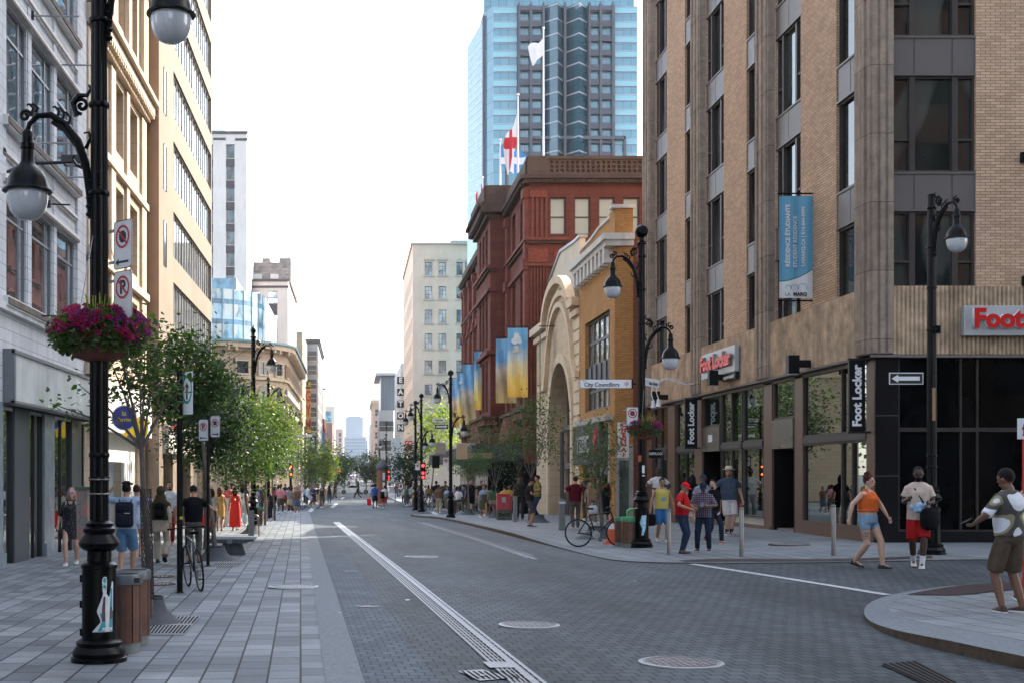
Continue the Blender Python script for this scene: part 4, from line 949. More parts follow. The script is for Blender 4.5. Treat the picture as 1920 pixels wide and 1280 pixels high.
# blue hanging banner of the residence
t = thing('hanging_banner', 'blue and white La Marq residence banner on black rods', 'banner', (11.2, 35.2, 7))
Yb = 35.0; xb0, xb1 = X_(1461, Yb), X_(1524, Yb); zb1, zb0 = Z_(368, Yb), Z_(559, Yb); t.location = ((xb0+xb1)/2, Yb, (zb0+zb1)/2)
w = (xb1-xb0)/2; h = (zb1-zb0)/2
BLU = mat('banner_blue', (.10, .30, .44), .6, 0, .06, 2); BW = mat('banner_white', (.62, .62, .62), .6, 0, .05, 2)
a = MB(); nn_ = 12
def arcz(u): return -h*.66+(.20*h)*((u+w)/(2*w))**2*1.2
for i in range(nn_):
    u0 = -w+2*w*i/nn_; u1 = -w+2*w*(i+1)/nn_; b0 = .02*sin(i*1.1); b1 = .02*sin((i+1)*1.1)
    a.quad((u0, b0, arcz(u0)), (u1, b1, arcz(u1)), (u1, b1, h), (u0, b0, h), 0); a.quad((u0, b0, -h), (u1, b1, -h), (u1, b1, arcz(u1)-.03), (u0, b0, arcz(u0)-.03), 1); a.quad((u0, b0, arcz(u0)-.03), (u1, b1, arcz(u1)-.03), (u1, b1, arcz(u1)), (u0, b0, arcz(u0)), 2)
a.build('cloth', [BLU, BW, mat('banner_green', (.05, .14, .07), .6)], t, recalc=False)
Mx = lambda x, z: TM(x, -.035, z, '-y', -pi/2)
text('lettering', 'RÉSIDENCE ÉTUDIANTE', .16, BW, t, Mx(-w*.5, h*.22), .002, .006); text('lettering', 'STUDENT RESIDENCE', .145, BW, t, Mx(-w*.06, h*.10), .002, .001); text('lettering', 'LAMARQ.CA | 514-844-0999', .135, BW, t, Mx(w*.42, h*.20), .002, .004)
text('lettering', 'LA', .13, INK, t, TM(-w*.52, -.035, -h*.93), .002, 0); text('lettering', 'MARQ', .13, INK, t, TM(w*.22, -.035, -h*.93), .002, .006)
a = MB()
for cx_, r_ in ((-.22, .07), (-.05, .09), (.17, .12)): a.tube([(cx_+r_*cos(q), -.035, -h*.80+r_*sin(q)) for q in lin(-.6, pi+.3, 12)], .006, 5)
a.build('scroll_mark', BLU, t)
for z in (h+.07, -h-.07):
    a = MB(); a.tube([(-w-.05, 0, z), (w+.3, 0, z)], .022, 8); a.lathe([(.07, -.1), (.07, .1)], 8, w+.33, 0, z); a.build('rod', BLACK, t)

# --- orange brick building
ORB = brick('orange_brick', (.56, .30, .11), (.44, .22, .075), (.25, .14, .07), .22, .075, .009, bmp=.6, rough=.85, var=.2, vs=.9)
REB = brick('old_red_brick', (.27, .085, .05), (.18, .055, .035), (.16, .10, .08), .22, .075, .012, bmp=.6, var=.25, vs=1)
WST = mat('white_cornice_stone', (.55, .54, .51), .8, 0, .15, 2, .2, streak=.4)
O = building('orange_brick_house', 'orange brick house with a white cornice and gridded window', (13, 60, -1))
fr = FX(11.36, -1); fo = FY(55.6); Yo = lambda px: 11.36*F/(px-VX)
zt = Z_(452, 56)
wz = (Z_(748, 58), Z_(562, 56.5)); wz = (4.7, 9.0)
mb = MB(); wall_holes(mb, fr, 55.6, 64.2, -2, zt, [(Yo(1143), Yo(1097), wz[0], wz[1]), (Yo(1143), Yo(1094), -2, 4.1)], .3)
xg = X_(1187, 55.6)
mb.quad((11.36, 55.6, -2), (xg, 55.6, -2), (xg, 55.6, zt), (11.36, 55.6, zt)); mb.quad((11.36, 55.6, zt), (16, 55.6, zt), (16, 64.2, zt), (11.36, 64.2, zt)); mb.build('wall', ORB, O, recalc=False)
mb = MB(); mb.quad((xg, 55.61, -2), (16, 55.61, -2), (16, 55.61, zt+.3), (xg, 55.61, zt+.3)); mb.build('side_wall', REB, O, recalc=False)
mb = MB(); mb.box(55.5, 64.2, .002, .55, zt-.05, zt+.22, 0, fr); mb.box(55.5, 64.2, .002, .4, zt-.28, zt-.05, 0, fr); mb.box(11.36-.55, xg, .002, .35, zt-.05, zt+.22, 0, fo); mb.box(11.0, xg, .002, .2, zt-.3, zt-.05, 0, fo)
for k in range(9): mb.box(56.0+k*.95, 56.4+k*.95, .002, .38, zt-.95, zt-.28, 0, fr)
mb.build('cornice', WST, O)
mb = MB(); mb.prism([(55.6, zt+.22), (64.2, zt+.22), (64.2, zt+.9), (61, zt+.95), (59.2, zt+1.1), (56.9, zt+1.1), (56.9, zt+1.35), (55.6, zt+1.35)], -.35, -.02, fr); mb.box(11.38, xg, -.02, .01, zt+.22, zt+1.35, 0, fo); mb.build('parapet', ORB, O)
mb = MB(); mb.box(11.2, xg+.1, -.5, .12, zt+1.35, zt+1.5, 0, fo); mb.prism([(64.2, zt+.9), (61, zt+.95), (59.2, zt+1.1), (56.7, zt+1.1), (56.7, zt+1.22), (59.2, zt+1.22), (61, zt+1.07), (64.2, zt+1.02)], -.4, .05, fr); mb.build('coping', WST, O)
GL_O = glass('old_factory_glass', (.12, .13, .12), .06, 1.8, .15)
a_, b_ = Yo(1143), Yo(1097)
for z0_, z1_, n_ in ((6.85, 9.0, 1), (4.72, 5.95, 1)): window(fr, a_, b_, z0_, z1_, O, mat('dark_steel_frame', (.05, .048, .045), .5), GL_O, [i/5 for i in range(1, 5)], (.52,) if z0_ > 6 else (.75,), .25, .08, .13)
mb = MB(); mb.box(a_, b_, -.3, -.12, 5.95, 6.85, 0, fr)
for k in range(6): u = a_+(b_-a_)*k/5; mb.box(u-.07, u+.07, -.12, -.05, 5.95, 6.85, 0, fr)
mb.build('spandrel_panel', mat('dark_panel', (.06, .055, .055), .5), O)
mb = MB(); mb.box(Yo(1150), Yo(1090), .002, .35, 4.05, 4.3, 0, fr); mb.build('fascia', CONC, O)
mb = MB(); mb.box(Yo(1146), Yo(1092), -.35, -.3, -2, 4.05, 0, fr); mb.build('shop_interior', glass('fern_glass', (.07, .08, .07), .08, 1.6), O)
mb = MB()
for u in (Yo(1143), Yo(1128), Yo(1115), Yo(1104)): mb.box(u-.06, u+.06, -.3, .05, -2, 4.05, 0, fr)
mb.build('shop_mullion', WST, O)
mb = MB(); mb.box(11.4, xg, -.02, .06, -2, 3.0, 0, fo); mb.build('side_shop_wall', CONC, O); mb = MB(); mb.box(11.55, xg-.2, .06, .08, -1, 2.3, 0, fo); mb.build('side_shop_window', glass('side_shop_glass', (.06, .08, .07), .05, 1.6), O)
t = thing('restaurant_sign', 'dark carved sign with pale letters on the orange brick house', 'sign', (11.1, 59, 3.1))
u0, u1 = Yo(1139)-59, Yo(1088)-59
a = MB(); a.box(-.1, .1, u0, u1, -.95, .95); a.build('board', mat('mossy_board', (.07, .075, .06), .8, 0, .5, 3, .4), t)
text('lettering', 'TISSIÇ', 1.15, mat('pale_letters', (.35, .34, .32), .5, .3), t, TM(-.13, (u0+u1)/2+.5, -.05, '-x'), .04, .02, sx=1.05)
a = MB(); a.prism([(u0+.35, .1), (u0+.75, .75), (u0+1.0, .72), (u0+1.3, .1), (u0+.95, -.35), (u0+.9, .2)], -.16, -.1, lambda u, d, z: (d, u, z)); a.build('pepper_mark', REDP, t)
t = thing('chennai_sign', 'white vertical sign with stacked red letters CHENNAI', 'sign', (X_(1168.5, 53), 53, Z_(824, 53)))
w = 10*53/F; h = 33*53/F; a = MB(); a.bevbox(-w, w, -.08, .08, -h, h, .01); a.build('board', mat('cream_sign', (.62, .62, .58), .5, 0, .05), t)
for k, ch in enumerate('CHENNAI'): text('lettering', ch, .215, REDP, t, TM(0, -.09, h*.84-k*h*.28), .004, .012, sx=1.35)
a = MB(); a.box(-w, .2+w, -.02, .02, h-.02, h+.03); a.build('bracket', DARK, t)

# --- pale stone building with the great arch
AST = brick('arch_stone', (.60, .45, .30), (.54, .40, .265), (.34, .25, .17), 1.2, .48, .01, bmp=.3, rough=.85, var=.14, vs=.5, streak=.2)
ASTT = mat('arch_moulding', (.58, .45, .31), .8, 0, .15, 2, .15, streak=.25)
Q = building('arched_stone_hall', 'pale stone hall with a round gable and a tall arched doorway', (13, 71, -1))
fr = FX(11.40, -1); ca = 70.3
def arch(c, r, zs, z0, n=16): return [(c-r, z0)]+[(c+r*cos(a), zs+r*sin(a)*1.0) for a in lin(pi, 0, n)]+[(c+r, z0)]
zs = 4.0; ra = 3.8
op = arch(ca, ra, zs, -2)
# wall = ring of quads between the opening and the outline
outl = [(64.25, -2), (64.25, 10.4)]+[(ca+4.6*cos(a), 9.6+4.0*sin(a)) for a in lin(pi*.97, pi*.03, 18)][::1]
L1 = [(64.25, -2), (64.25, 4), (64.25, 8), (64.25, 10.2), (65.5, 10.2)]+[(ca-4.3*cos(a), 9.9+2.1*sin(a)) for a in lin(.14, pi-.14, 12)]+[(75, 10.2), (79.5, 10.2), (79.5, 8), (79.5, 4), (79.5, -2)]
inn = [(ca-ra, -2), (ca-ra, 2)]+[(ca-ra*cos(a), zs+ra*sin(a)) for a in lin(0, pi, len(L1)-4)]+[(ca+ra, 2), (ca+ra, -2)]
mb = MB()
for i in range(len(L1)-1): mb.quad(fr(inn[i][0], 0, inn[i][1]), fr(L1[i][0], 0, L1[i][1]), fr(L1[i+1][0], 0, L1[i+1][1]), fr(inn[i+1][0], 0, inn[i+1][1]))
for i in range(len(inn)-1): mb.quad(fr(inn[i][0], 0, inn[i][1]), fr(inn[i+1][0], 0, inn[i+1][1]), fr(inn[i+1][0], -.9, inn[i+1][1]), fr(inn[i][0], -.9, inn[i][1]))
mb.quad((11.4, 64.25, -2), (20, 64.25, -2), (20, 64.25, 10.3), (11.4, 64.25, 10.3)); mb.quad((11.4, 79.5, -2), (20, 79.5, -2), (20, 79.5, 10.3), (11.4, 79.5, 10.3))
mb.build('wall', AST, Q, recalc=False)
def band(pts, w, d0, d1, mat_, nm):     # moulding following a line in (u, z)
    m = MB(); o = []
    for i, p in enumerate(pts):
        a = Vector(pts[max(0, i-1)]); b = Vector(pts[min(len(pts)-1, i+1)]); t = (b-a).normalized(); o.append((p[0]-t.y*w, p[1]+t.x*w))
    for i in range(len(pts)-1):
        A_, B_, C_, D_ = pts[i], pts[i+1], o[i+1], o[i]
        vs = [fr(*(q[0], d, q[1])) for d in (d0, d1) for q in (A_, B_, C_, D_)]
        m.add(vs, [(0, 1, 2, 3), (4, 5, 6, 7), (0, 1, 5, 4), (2, 3, 7, 6), (1, 2, 6, 5), (3, 0, 4, 7)])
    m.build(nm, mat_, Q)
circ = lambda r, z, a0, a1, n=18, k=1: [(ca+r*cos(a), z+r*k*sin(a)) for a in lin(a0, a1, n)]
band([(79.6, 10.15), (75.0, 10.15)]+circ(4.4, 9.85, .14, pi-.14, 18, .5)+[(65.3, 10.15), (64.2, 10.15)], -.42, .002, .45, ASTT, 'gable_cornice')
band([(79.6, 9.7), (74.6, 9.7)]+circ(4.0, 9.4, .14, pi-.14, 18, .5)+[(65.7, 9.7), (64.2, 9.7)], -.3, .002, .2, ASTT, 'gable_cornice')
band([(77.5, 6.6), (75.2, 6.6)]+circ(4.5, 6.3, .25, pi-.25)+[(65.0, 6.6), (64.3, 6.6)], -.3, .002, .25, ASTT, 'arch_hood')
band([(ca+ra, -1)]+circ(ra, zs, 0, pi)+[(ca-ra, -1)], -.5, .002, .14, ASTT, 'arch_surround')
mb = MB(); mb.box(ca-ra, ca+ra, -.95, -.9, -2, 8, 0, fr); mb.build('arch_glazing', glass('arch_glass', (.08, .085, .10), .08, 1.6, .05, curtain=(.35, .28, .16)), Q)
mb = MB(); [mb.box(ca+k-.09, ca+k+.09, -.9, -.75, -2, zs+sqrt(ra*ra-k*k), 0, fr) for k in (-2.4, -1, 1, 2.4)]; mb.box(ca-ra, ca+ra, -.9, -.72, 2.0, 2.35, 0, fr); mb.box(ca-ra, ca+ra, -.9, -.72, 4.2, 4.45, 0, fr); mb.build('arch_mullion', mat('purple_grey_timber', (.11, .085, .09), .6), Q)
mb = MB(); [mb.box(64.3, 66.0, .0, .05, z, z+.5, 0, fr) for z in (x*.62-1.5 for x in range(18))]; mb.build('quoin', ASTT, Q)
mb = MB(); mb.prism([(71.6, 9), (83, 9), (83, 13.9), (78.3, 15.2), (73, 14.9), (71.6, 14.9)], -1.6, -1.3, fr); mb.build('gable_wall', mat('cream_render', (.56, .47, .36), .8, 0, .1, 1, streak=.15), Q)
mb = MB(); mb.prism([(83, 13.9), (78.3, 15.2), (73, 14.9), (71.5, 14.9), (71.5, 15.05), (73, 15.05), (78.3, 15.38), (83.1, 14.1)], -1.7, -1.2, fr); mb.build('gable_coping', GALV, Q)
mb = MB(); mb.prism([(64.6, 10.65), (66.6, 12.0), (69.5, 12.4), (68.0, 10.7)], -1.2, -.35, fr); mb.build('gable_roof', mat('lead_roof', (.10, .11, .13), .4, .4, .3, 2), Q)

# --- red sandstone department store
RST = brick('red_sandstone', (.19, .062, .042), (.15, .048, .033), (.08, .027, .02), 1.4, .55, .012, bmp=.35, rough=.85, var=.22, vs=.35, streak=.25)
RTR = mat('red_stone_trim', (.165, .054, .038), .8, 0, .25, 1.5, .35, 12, streak=.3)
RDK = mat('sooty_cornice', (.085, .055, .042), .85, 0, .3, 1.5, .3)
RPA = mat('brown_parapet', (.105, .075, .055), .8, 0, .15, 1)
GL_S = mat('pale_blind_glass', (.36, .42, .38), .15, 0, .06, .6, coat=.6)
GL_SD = glass('dark_store_glass', (.03, .035, .03), .05, 1.5, .02)
V = building('red_sandstone_store', 'red sandstone department store with carved bays and brown parapet', (18, 105, -1))
fr = FX(11.40, -1); Y0 = 83; ff2 = FY(Y0); fz = lambda py: Z_(py, Y0)
mb = MB()
fw_ = [(X_(a, Y0), X_(b, Y0), fz(440), fz(370)) for a, b in ((1031, 1061), (1077, 1107), (1122.5, 1152.5), (1168, 1199), (1214, 1244), (1260, 1290))]
wall_holes(mb, ff2, 11.4, 36, -3, 22.3, fw_, .3)
levels = [(1.5, 5.0), (6.4, 10.2), (11.2, 15.0), (17.0, 20.0)]
sw = []
for (y0_, y1_) in ((84.2, 93), (105, 128)):
    k = 2 if y0_ < 90 else 5
    for j in range(k):
        c = y0_+(y1_-y0_)*(j+.5)/k
        for z0_, z1_ in levels: sw.append((c-.9, c+.9, z0_, z1_))
wall_holes(mb, fr, 83, 131.5, -3, 22.3, sw, .45)
mb.quad((11.4, 83, 22.3), (36, 83, 22.3), (36, 131.5, 22.3), (11.4, 131.5, 22.3)); mb.quad((11.4, 131.5, -3), (36, 131.5, -3), (36, 131.5, 22.3), (11.4, 131.5, 22.3))
mb.build('wall', RST, V, recalc=False)
for a, b, c, d in fw_: window(ff2, a, b, c, d, V, mat('brown_sash', (.07, .045, .035), .5), GL_S, (), (.48,), .28, .09, .09)
for a, b, c, d in sw: window(fr, a, b, c, d, V, mat('brown_sash', (.07, .045, .035), .5), GL_SD, (.5,), (.6,), .42, .09, .09)
def slab_all(z0, z1, p, m_, nm, bay=True):
    m = MB(); m.box(11.4-p, 36, .002, p, z0, z1, 0, ff2); m.box(83.002, 131.6, .002, p, z0, z1, 0, fr)
    if bay: m.box(94.2-p, 104.2, .9, 1.3+p, z0+(.0), z1, 0, fr)
    m.build(nm, m_, V)
for z0_, z1_, p, m_, nm in ((fz(345), fz(338), .35, RDK, 'cornice'), (fz(338), fz(331), .6, RDK, 'cornice'), (fz(452), fz(446), .35, RTR, 'string_course'), (fz(457), fz(452), .2, RDK, 'string_course'), (fz(500), fz(494), .22, RTR, 'string_course'), (10.5, 10.75, .3, RTR, 'string_course'), (5.3, 5.75, .5, RTR, 'string_course'), (5.75, 5.95, .7, RDK, 'string_course')): slab_all(z0_, z1_, p, m_, nm)
mb = MB(); k = 0; u = 11.4
while u < 20: mb.box(u, u+.2, .2, .5, fz(345)-.0, fz(340), 0, ff2); u += .42
u = 83.4
while u < 131: mb.box(u, u+.25, .2, .5, fz(345), fz(340), 0, fr); u += .55
mb.build('dentils', RDK, V)
# parapet with square piercings
pz0, pz1 = fz(331), fz(300)
mb = MB(); px0 = X_(1027, Y0); hl = []
for i in range(22):
    for j in range(3): hl.append((px0+.15+i*.335, px0+.15+i*.335+.19, pz0+.22+j*.27, pz0+.22+j*.27+.18))
wall_holes(mb, FY(Y0-.15), px0, 36, pz0, pz1-.0, hl, .15); mb.box(11.3, px0, -.5, .25, pz0, pz1+.2, 0, ff2); mb.box(11.3, 36, -.5, -.02, pz0, pz1, 0, ff2); mb.box(11.3, 36, -.5, .28, pz1, pz1+.15, 0, ff2); mb.box(11.5, px0-.25, .25, .3, pz0+.25, pz1-.05, 0, ff2)
mb.box(83.4, 131.5, -.4, .2, pz0, pz1, 0, fr); mb.build('parapet', RPA, V, recalc=False)
# corner pier with fluting and carved capitals, pilasters between street windows
mb = MB(); u = 11.45
for k in range(6): mb.box(11.5+k*.2, 11.62+k*.2, .002, .10, 2, fz(500), 0, ff2); mb.box(11.55+k*.3, 11.7+k*.3, .002, .10, fz(445), fz(360), 0, ff2) if k < 4 else None
for cY in (83.5, 93.2, 105.2, 109.8, 114.4, 119, 123.6, 128.5, 131):
    mb.box(cY-.45, cY+.45, .002, .28, -2, 20.3, 0, fr); mb.box(cY-.6, cY+.6, .002, .42, 9.9, 10.5, 0, fr); mb.box(cY-.6, cY+.6, .002, .42, 14.9, 15.6, 0, fr); mb.box(cY-.55, cY+.55, .002, .4, 19.6, 20.2, 0, fr)
mb.build('pilaster', RTR, V)
CARV = mat('carved_stone', (.20, .055, .036), .9, 0, .4, 6, 1.0, 9)
mb = MB(); mb.box(11.35, X_(1027, Y0), .11, .2, fz(493), fz(466), 0, ff2); mb.box(11.45, X_(1027, Y0)-.05, .11, .18, fz(371), fz(358), 0, ff2); mb.box(13, 36, .002, .07, fz(482), fz(470), 0, ff2); mb.build('carved_frieze', CARV, V)
# projecting bay
mb = MB(); fb = lambda u, d, z: fr(u, d+1.3, z)
bw = [(96+j*2.35, 97.6+j*2.35, z0_, z1_) for j in range(3) for z0_, z1_ in levels]
wall_holes(mb, fb, 94.2, 104.2, -3, 22.2, bw, .4); X9 = 11.4-1.3
mb.quad((X9, 94.2, -3), (11.4, 94.2, -3), (11.4, 94.2, 22.2), (X9, 94.2, 22.2)); mb.quad((X9, 104.2, -3), (11.4, 104.2, -3), (11.4, 104.2, 22.2), (X9, 104.2, 22.2)); mb.quad((X9, 94.2, 22.2), (15, 94.2, 22.2), (15, 104.2, 22.2), (X9, 104.2, 22.2)); mb.build('bay_wall', RST, V, recalc=False)
for a, b, c, d in bw: window(fb, a, b, c, d, V, mat('brown_sash', (.07, .045, .035), .5), GL_SD, (), (.6,), .38, .09, .09)
mb = MB(); mb.box(93.9, 104.5, .002, .7, 20.8, 21.3, 0, fb); mb.box(93.9, 104.5, .002, .95, 21.3, 21.55, 0, fb); mb.box(X9-.7, 11.35, -.6, .6, 20.8, 21.54, 0, FY(94.0)); mb.box(93.9, 104.5, -.5, .5, 21.55, 22.8, 0, fb); mb.box(X9-.3, 14, -.5, .35, 21.56, 22.79, 0, FY(94.0)); mb.build('bay_cornice', RDK, V)
# shop level: dark glazing under a black canopy, and stepped gables
mb = MB(); mb.box(83.1, 131, .002, .45, -2, 2.7, 0, fr); mb.box(94.1, 104.3, 1.302, 1.4, -2, 2.7, 0, fr); mb.box(9.9, 11.4, -.002, .1, -2, 2.7, 0, FY(94.1)); mb.box(11.0, 14, .002, .1, -2, 2.4, 0, ff2)
mb.build('shop_window', glass('store_shop_glass', (.006, .006, .007), .06, 1.3), V)
mb = MB(); mb.box(84, 131, .1, 3.6, 2.6, 3.6, 0, fr); mb.build('canopy', mat('canopy_black', (.022, .022, .022), .5, 0, .2), V)
mb = MB(); mb.box(83.9, 131.1, 3.4, 3.68, 3.6, 3.75, 0, fr); mb.build('canopy_rim', GALV, V)
mb = MB()
for c in (88.5, 99, 112): mb.prism([(c-3, 4.0), (c+3, 4.0), (c+3, 4.4), (c, 5.6), (c-3, 4.4)], 1.3 if c == 99 else .002, 1.0 if c != 99 else 1.9, fr)
mb.build('entrance_gable', RTR, V)
# doorway between sandstone store and awning signs
t = thing('awning_box', 'brown shop awning box on the red store canopy', 'awning', (8.2, 84.0, 2.9)); a = MB(); a.box(-.9, .9, -.4, .4, -.2, .2); a.build('box', mat('tan_awning', (.35, .22, .12), .6), t); a = MB(); a.box(-.9, .9, -.45, -.4, -.28, -.2); a.build('fringe', DARK, t)

# --- printed banners on rods along the red store: blue sky over golden wheat, glass flask
def banner_mat(name, v):
    m, t, b = newmat(name); co = N(t, 'ShaderNodeTexCoord').outputs['Generated']; sp = N(t, 'ShaderNodeSeparateXYZ'); t.links.new(co, sp.inputs[0])
    n1 = noise(t, scl(t, co, (2, 1, 2.5)), 2.2, 5, .7, .8); ad = N(t, 'ShaderNodeMath', operation='MULTIPLY_ADD'); t.links.new(n1, ad.inputs[0]); ad.inputs[1].default_value = .35; t.links.new(sp.outputs[2], ad.inputs[2])
    c = ramp(t, ad.outputs[0], [(.12, (.80, .42, .03)), (.42, (.85, .58, .12)), (.66, (.75, .66, .42)), (.80, (.42, .58, .68)), (.92, (.14, .40, .68)), (1.3, (.14, .42, .70))] if v == 0 else [(.15, (.60, .44, .16)), (.48, (.40, .27, .15)), (.70, (.58, .50, .38)), (.82, (.12, .36, .64)), (1.3, (.16, .40, .64))])
    st = noise(t, scl(t, co, (9, 1, 1.2)), 3, 4, .7, 1.5)
    c = mixc(t, ramp(t, st, [(.52, 0), (.72, .5)]), c, (.62, .52, .32))
    t.links.new(c, b.inputs['Base Color']); b.inputs['Roughness'].default_value = .6; return m
BM = [banner_mat('wheat_print', 0), banner_mat('wheat_print_brown', 1)]
FLK = mat('flask_print', (.55, .52, .45), .6, 0, .25, 6); CLOUD = mat('cloud_print', (.62, .66, .70), .6, 0, .15, 5)
BL = [((951.5, 989.5, 615, 744, 80), 0, 'wheat and sky banner nearest the camera on the red store'), ((929.5, 968, 635, 755, 88), 1, 'brown wheat banner half behind the nearest print banner'), ((889, 920, 659, 768, 102), 0, 'third wheat and sky banner along the red store'), ((867, 893, 683, 795, 112), 1, 'fourth banner, brown and blue, along the red store'), ((857, 876, 699, 792, 124), 0, 'yellow edged banner behind the fourth one'), ((847, 862, 710, 800, 134), 1, 'furthest small wheat banner next to the lamp post')]
for (a0, a1, p0, p1, Y), v, lab in BL:
    x0, x1 = X_(a0, Y), X_(a1, Y); z1_, z0_ = Z_(p0, Y), Z_(p1, Y); w = (x1-x0)/2; h = (z1_-z0_)/2
    t = thing('print_banner', lab, 'banner', ((x0+x1)/2, Y, (z0_+z1_)/2), group='printed banners hanging on the red store')
    m = MB(); n_ = 8
    for i in range(n_):
        for j in range(6):
            p = lambda a, b: (-w+2*w*a/n_, .05*sin(a*1.3+b*.9), -h+2*h*b/6)
            m.quad(p(i, j), p(i+1, j), p(i+1, j+1), p(i, j+1))
    m.build('cloth', BM[v], t, True, recalc=False)
    m = MB(); m.tube([(-w-.12, 0, h+.1), (12-(x0+x1)/2, 0, h+.12)], .035, 6); m.build('rod', DARK, t)
    m = MB(); s = 1 if v == 0 else .5; ox = 0 if v == 0 else w*.5; oz = 0 if v == 0 else -.1*h
    bx = lambda a, b, c, d: m.box(ox+a*w*s, ox+b*w*s, -.07, -.062, oz+c*h*s, oz+d*h*s)
    bx(-.55, .6, .30, .34); bx(.52, .60, -.45, .30); bx(-.35, .1, .34, .48); bx(-.55, -.49, -.45, .30); m.build('flask_outline', FLK, t)
    if v == 0:
        m = MB(); [m.ball((dx*w, -.064, dz*h), (r_*w, .004, r_*w), 10) for dx, dz, r_ in ((-.3, .62, .34), (.05, .68, .3), (-.12, .78, .28), (.2, .6, .2))]; m.build('cloud_shape', CLOUD, t)
Yc = 66; t = thing('print_banner', 'sliver of a wheat banner at the edge of the arched hall', 'banner', (10.55, Yc+6, Z_(700, 72)), group='printed banners hanging on the red store')
m = MB(); m.quad((-.06, .0, -2.3), (.12, .8, -2.3), (.12, .8, 2.6), (-.06, 0, 2.6)); m.build('cloth', BM[0], t, recalc=False); m = MB(); m.tube([(-.1, 0, 2.65), (1.5, .4, 2.7)], .03, 6); m.build('rod', DARK, t)

# --- pale office block, beyond the crossing
HST = mat('pale_limestone', (.70, .58, .47), .85, 0, .09, .3, .12, 8, streak=.16)
GL_H = glass('hotel_glass', (.20, .25, .28), .05, 1.7, .03, curtain=(.6, .62, .62))
H = building('pale_office_block', 'pale stone office block with paired sash windows behind the banners', (20, 230, -1))
Y0 = 211; xh = X_(774, Y0); xe = X_(905, Y0); fh = FY(Y0); frh = FX(xh, -1); zt = Z_(459, Y0)
wl = []
for a, b in ((796.5, 810.5), (822.5, 836.5), (856, 867.5), (872, 883)):
    for k, (p0, p1) in enumerate(((492, 516), (537, 560), (581, 605), (625, 653), (675, 699), (720, 740), (765, 790))): wl.append((X_(a, Y0), X_(b, Y0), Z_(p1, Y0), Z_(p0, Y0)))
mb = MB(); wall_holes(mb, fh, xh, xe, -4, zt, wl, .35)
sw = [(u, u+1.8, z, z+2.4) for u in lin(214, 246, 9) for z in lin(2, 33, 9)]
wall_holes(mb, frh, Y0, 250, -4, zt, sw, .35); mb.quad((xh, Y0, zt), (xe, Y0, zt), (xe, 250, zt), (xh, 250, zt)); mb.build('wall', HST, H, recalc=False)
for a, b, c, d in wl: window(fh, a, b, c, d, H, mat('grey_sash', (.12, .12, .12), .5), GL_H, (.5,), (.35, .68), .3, .08, .06, sub=False)
for a, b, c, d in sw: window(frh, a, b, c, d, H, mat('grey_sash', (.12,)*3), GL_H, (.5,), (.5,), .3, .08, .08, sub=False)
mb = MB(); mb.box(X_(845, Y0), xe, Y0-.7, Y0+20, zt-.02, Z_(452, Y0)); mb.box(X_(845, Y0), xe, .002, .7, -4, zt, 0, fh) if False else None; mb.box(xh-.3, X_(845, Y0), Y0-.3, Y0+39, zt, zt+.3)
for a, b, c, d in wl: mb.box(a-.25, b+.25, .002, .22, c-.3, c-.05, 0, fh)
for u in (X_(797, Y0), X_(822, Y0)): mb.box(u-.2, u+1.5, .002, .3, Z_(489, Y0), Z_(486, Y0), 0, fh)
mb.build('trim', mat('limestone_trim', (.50, .45, .40), .8), H)
mb = MB()
for u in (X_(861.7, Y0), X_(877.5, Y0)): mb.prism([(u+.62*cos(q), Z_(492, Y0)+.62*sin(q)) for q in lin(0, pi, 10)], .002, .12, fh)
mb.build('window_arch', mat('limestone_trim', (.5,)*3), H)

# --- buildings receding on the right
E1 = far_block('white_panel_store', 'white panelled store carrying the stacked letter sign', X_(748, 262), 252, 290, Z_(688, 262), mat('white_panel', (.45, .46, .46), .6, 0, .1, .4), GL_FAR, 6, 6, 1, sgn=1, w=4, win=(1.5, 1.0))
E2 = far_block('slate_top_block', 'grey block with a slate blue upper storey and roof canopy', X_(712, 300), 300, 330, Z_(768, 300), GREYST, GL_FAR, 3, 4, 2, sgn=1, w=7, win=(1.8, 2.4), x0=X_(738, 300))
mb = MB(); mb.box(X_(714, 300), X_(740, 300), 300, 325, Z_(768, 300), Z_(705, 300)); mb.build('upper_storey', mat('slate_blue', (.12, .15, .19), .4, .2, .2, .3), E2); mb = MB(); mb.box(X_(704, 300), X_(742, 300), 298, 327, Z_(704, 300), Z_(699, 300)); mb.build('roof_canopy', mat('canopy_grey', (.35, .36, .37), .5), E2)
mb = MB(); 
for k in range(9): mb.box(X_(715+k*2.7, 300), X_(715+k*2.7, 300)+.06, 299.9, 299.98, Z_(766, 300), Z_(706, 300))
mb.build('upper_mullion', GALV, E2)
E3 = far_block('pink_stone_block', 'pinkish stone block with small signs far down the right side', X_(699, 345), 345, 385, Z_(752, 345), mat('pink_stone', (.46, .33, .27), .85, 0, .1, .3), GL_FAR, 6, 6, 1, sgn=1, w=2.5, cornice=CREAMT, win=(1.2, 1.8))
E4 = far_block('glassy_far_block', 'small pale glass block at the far right end of the street', X_(693, 450), 450, 480, Z_(795, 450), mat('pale_far', (.42, .47, .50), .6), GL_FAR, 6, 3, 1, sgn=1, w=2)
TWR = mat('hazy_far_tower', (.36, .40, .44), .8, 0, .05, .1)
T1 = thing('far_twin_tower', 'grey stepped tower closing the view at the end of the street', 'building', (0, 900, 0), world=True); Yt = 900
mb = MB(); mb.box(X_(648, Yt), X_(681, Yt), Yt, Yt+30, -10, Z_(781, Yt)); mb.box(X_(645, Yt), X_(687, Yt), Yt-6, Yt+20, -10, Z_(818, Yt)); mb.box(X_(652, Yt), X_(676, Yt), Yt, Yt+20, Z_(781, Yt), Z_(779, Yt)); mb.box(X_(682, Yt), X_(690, Yt), Yt+1, Yt+20, -10, Z_(824, Yt)); mb.build('wall', TWR, T1)
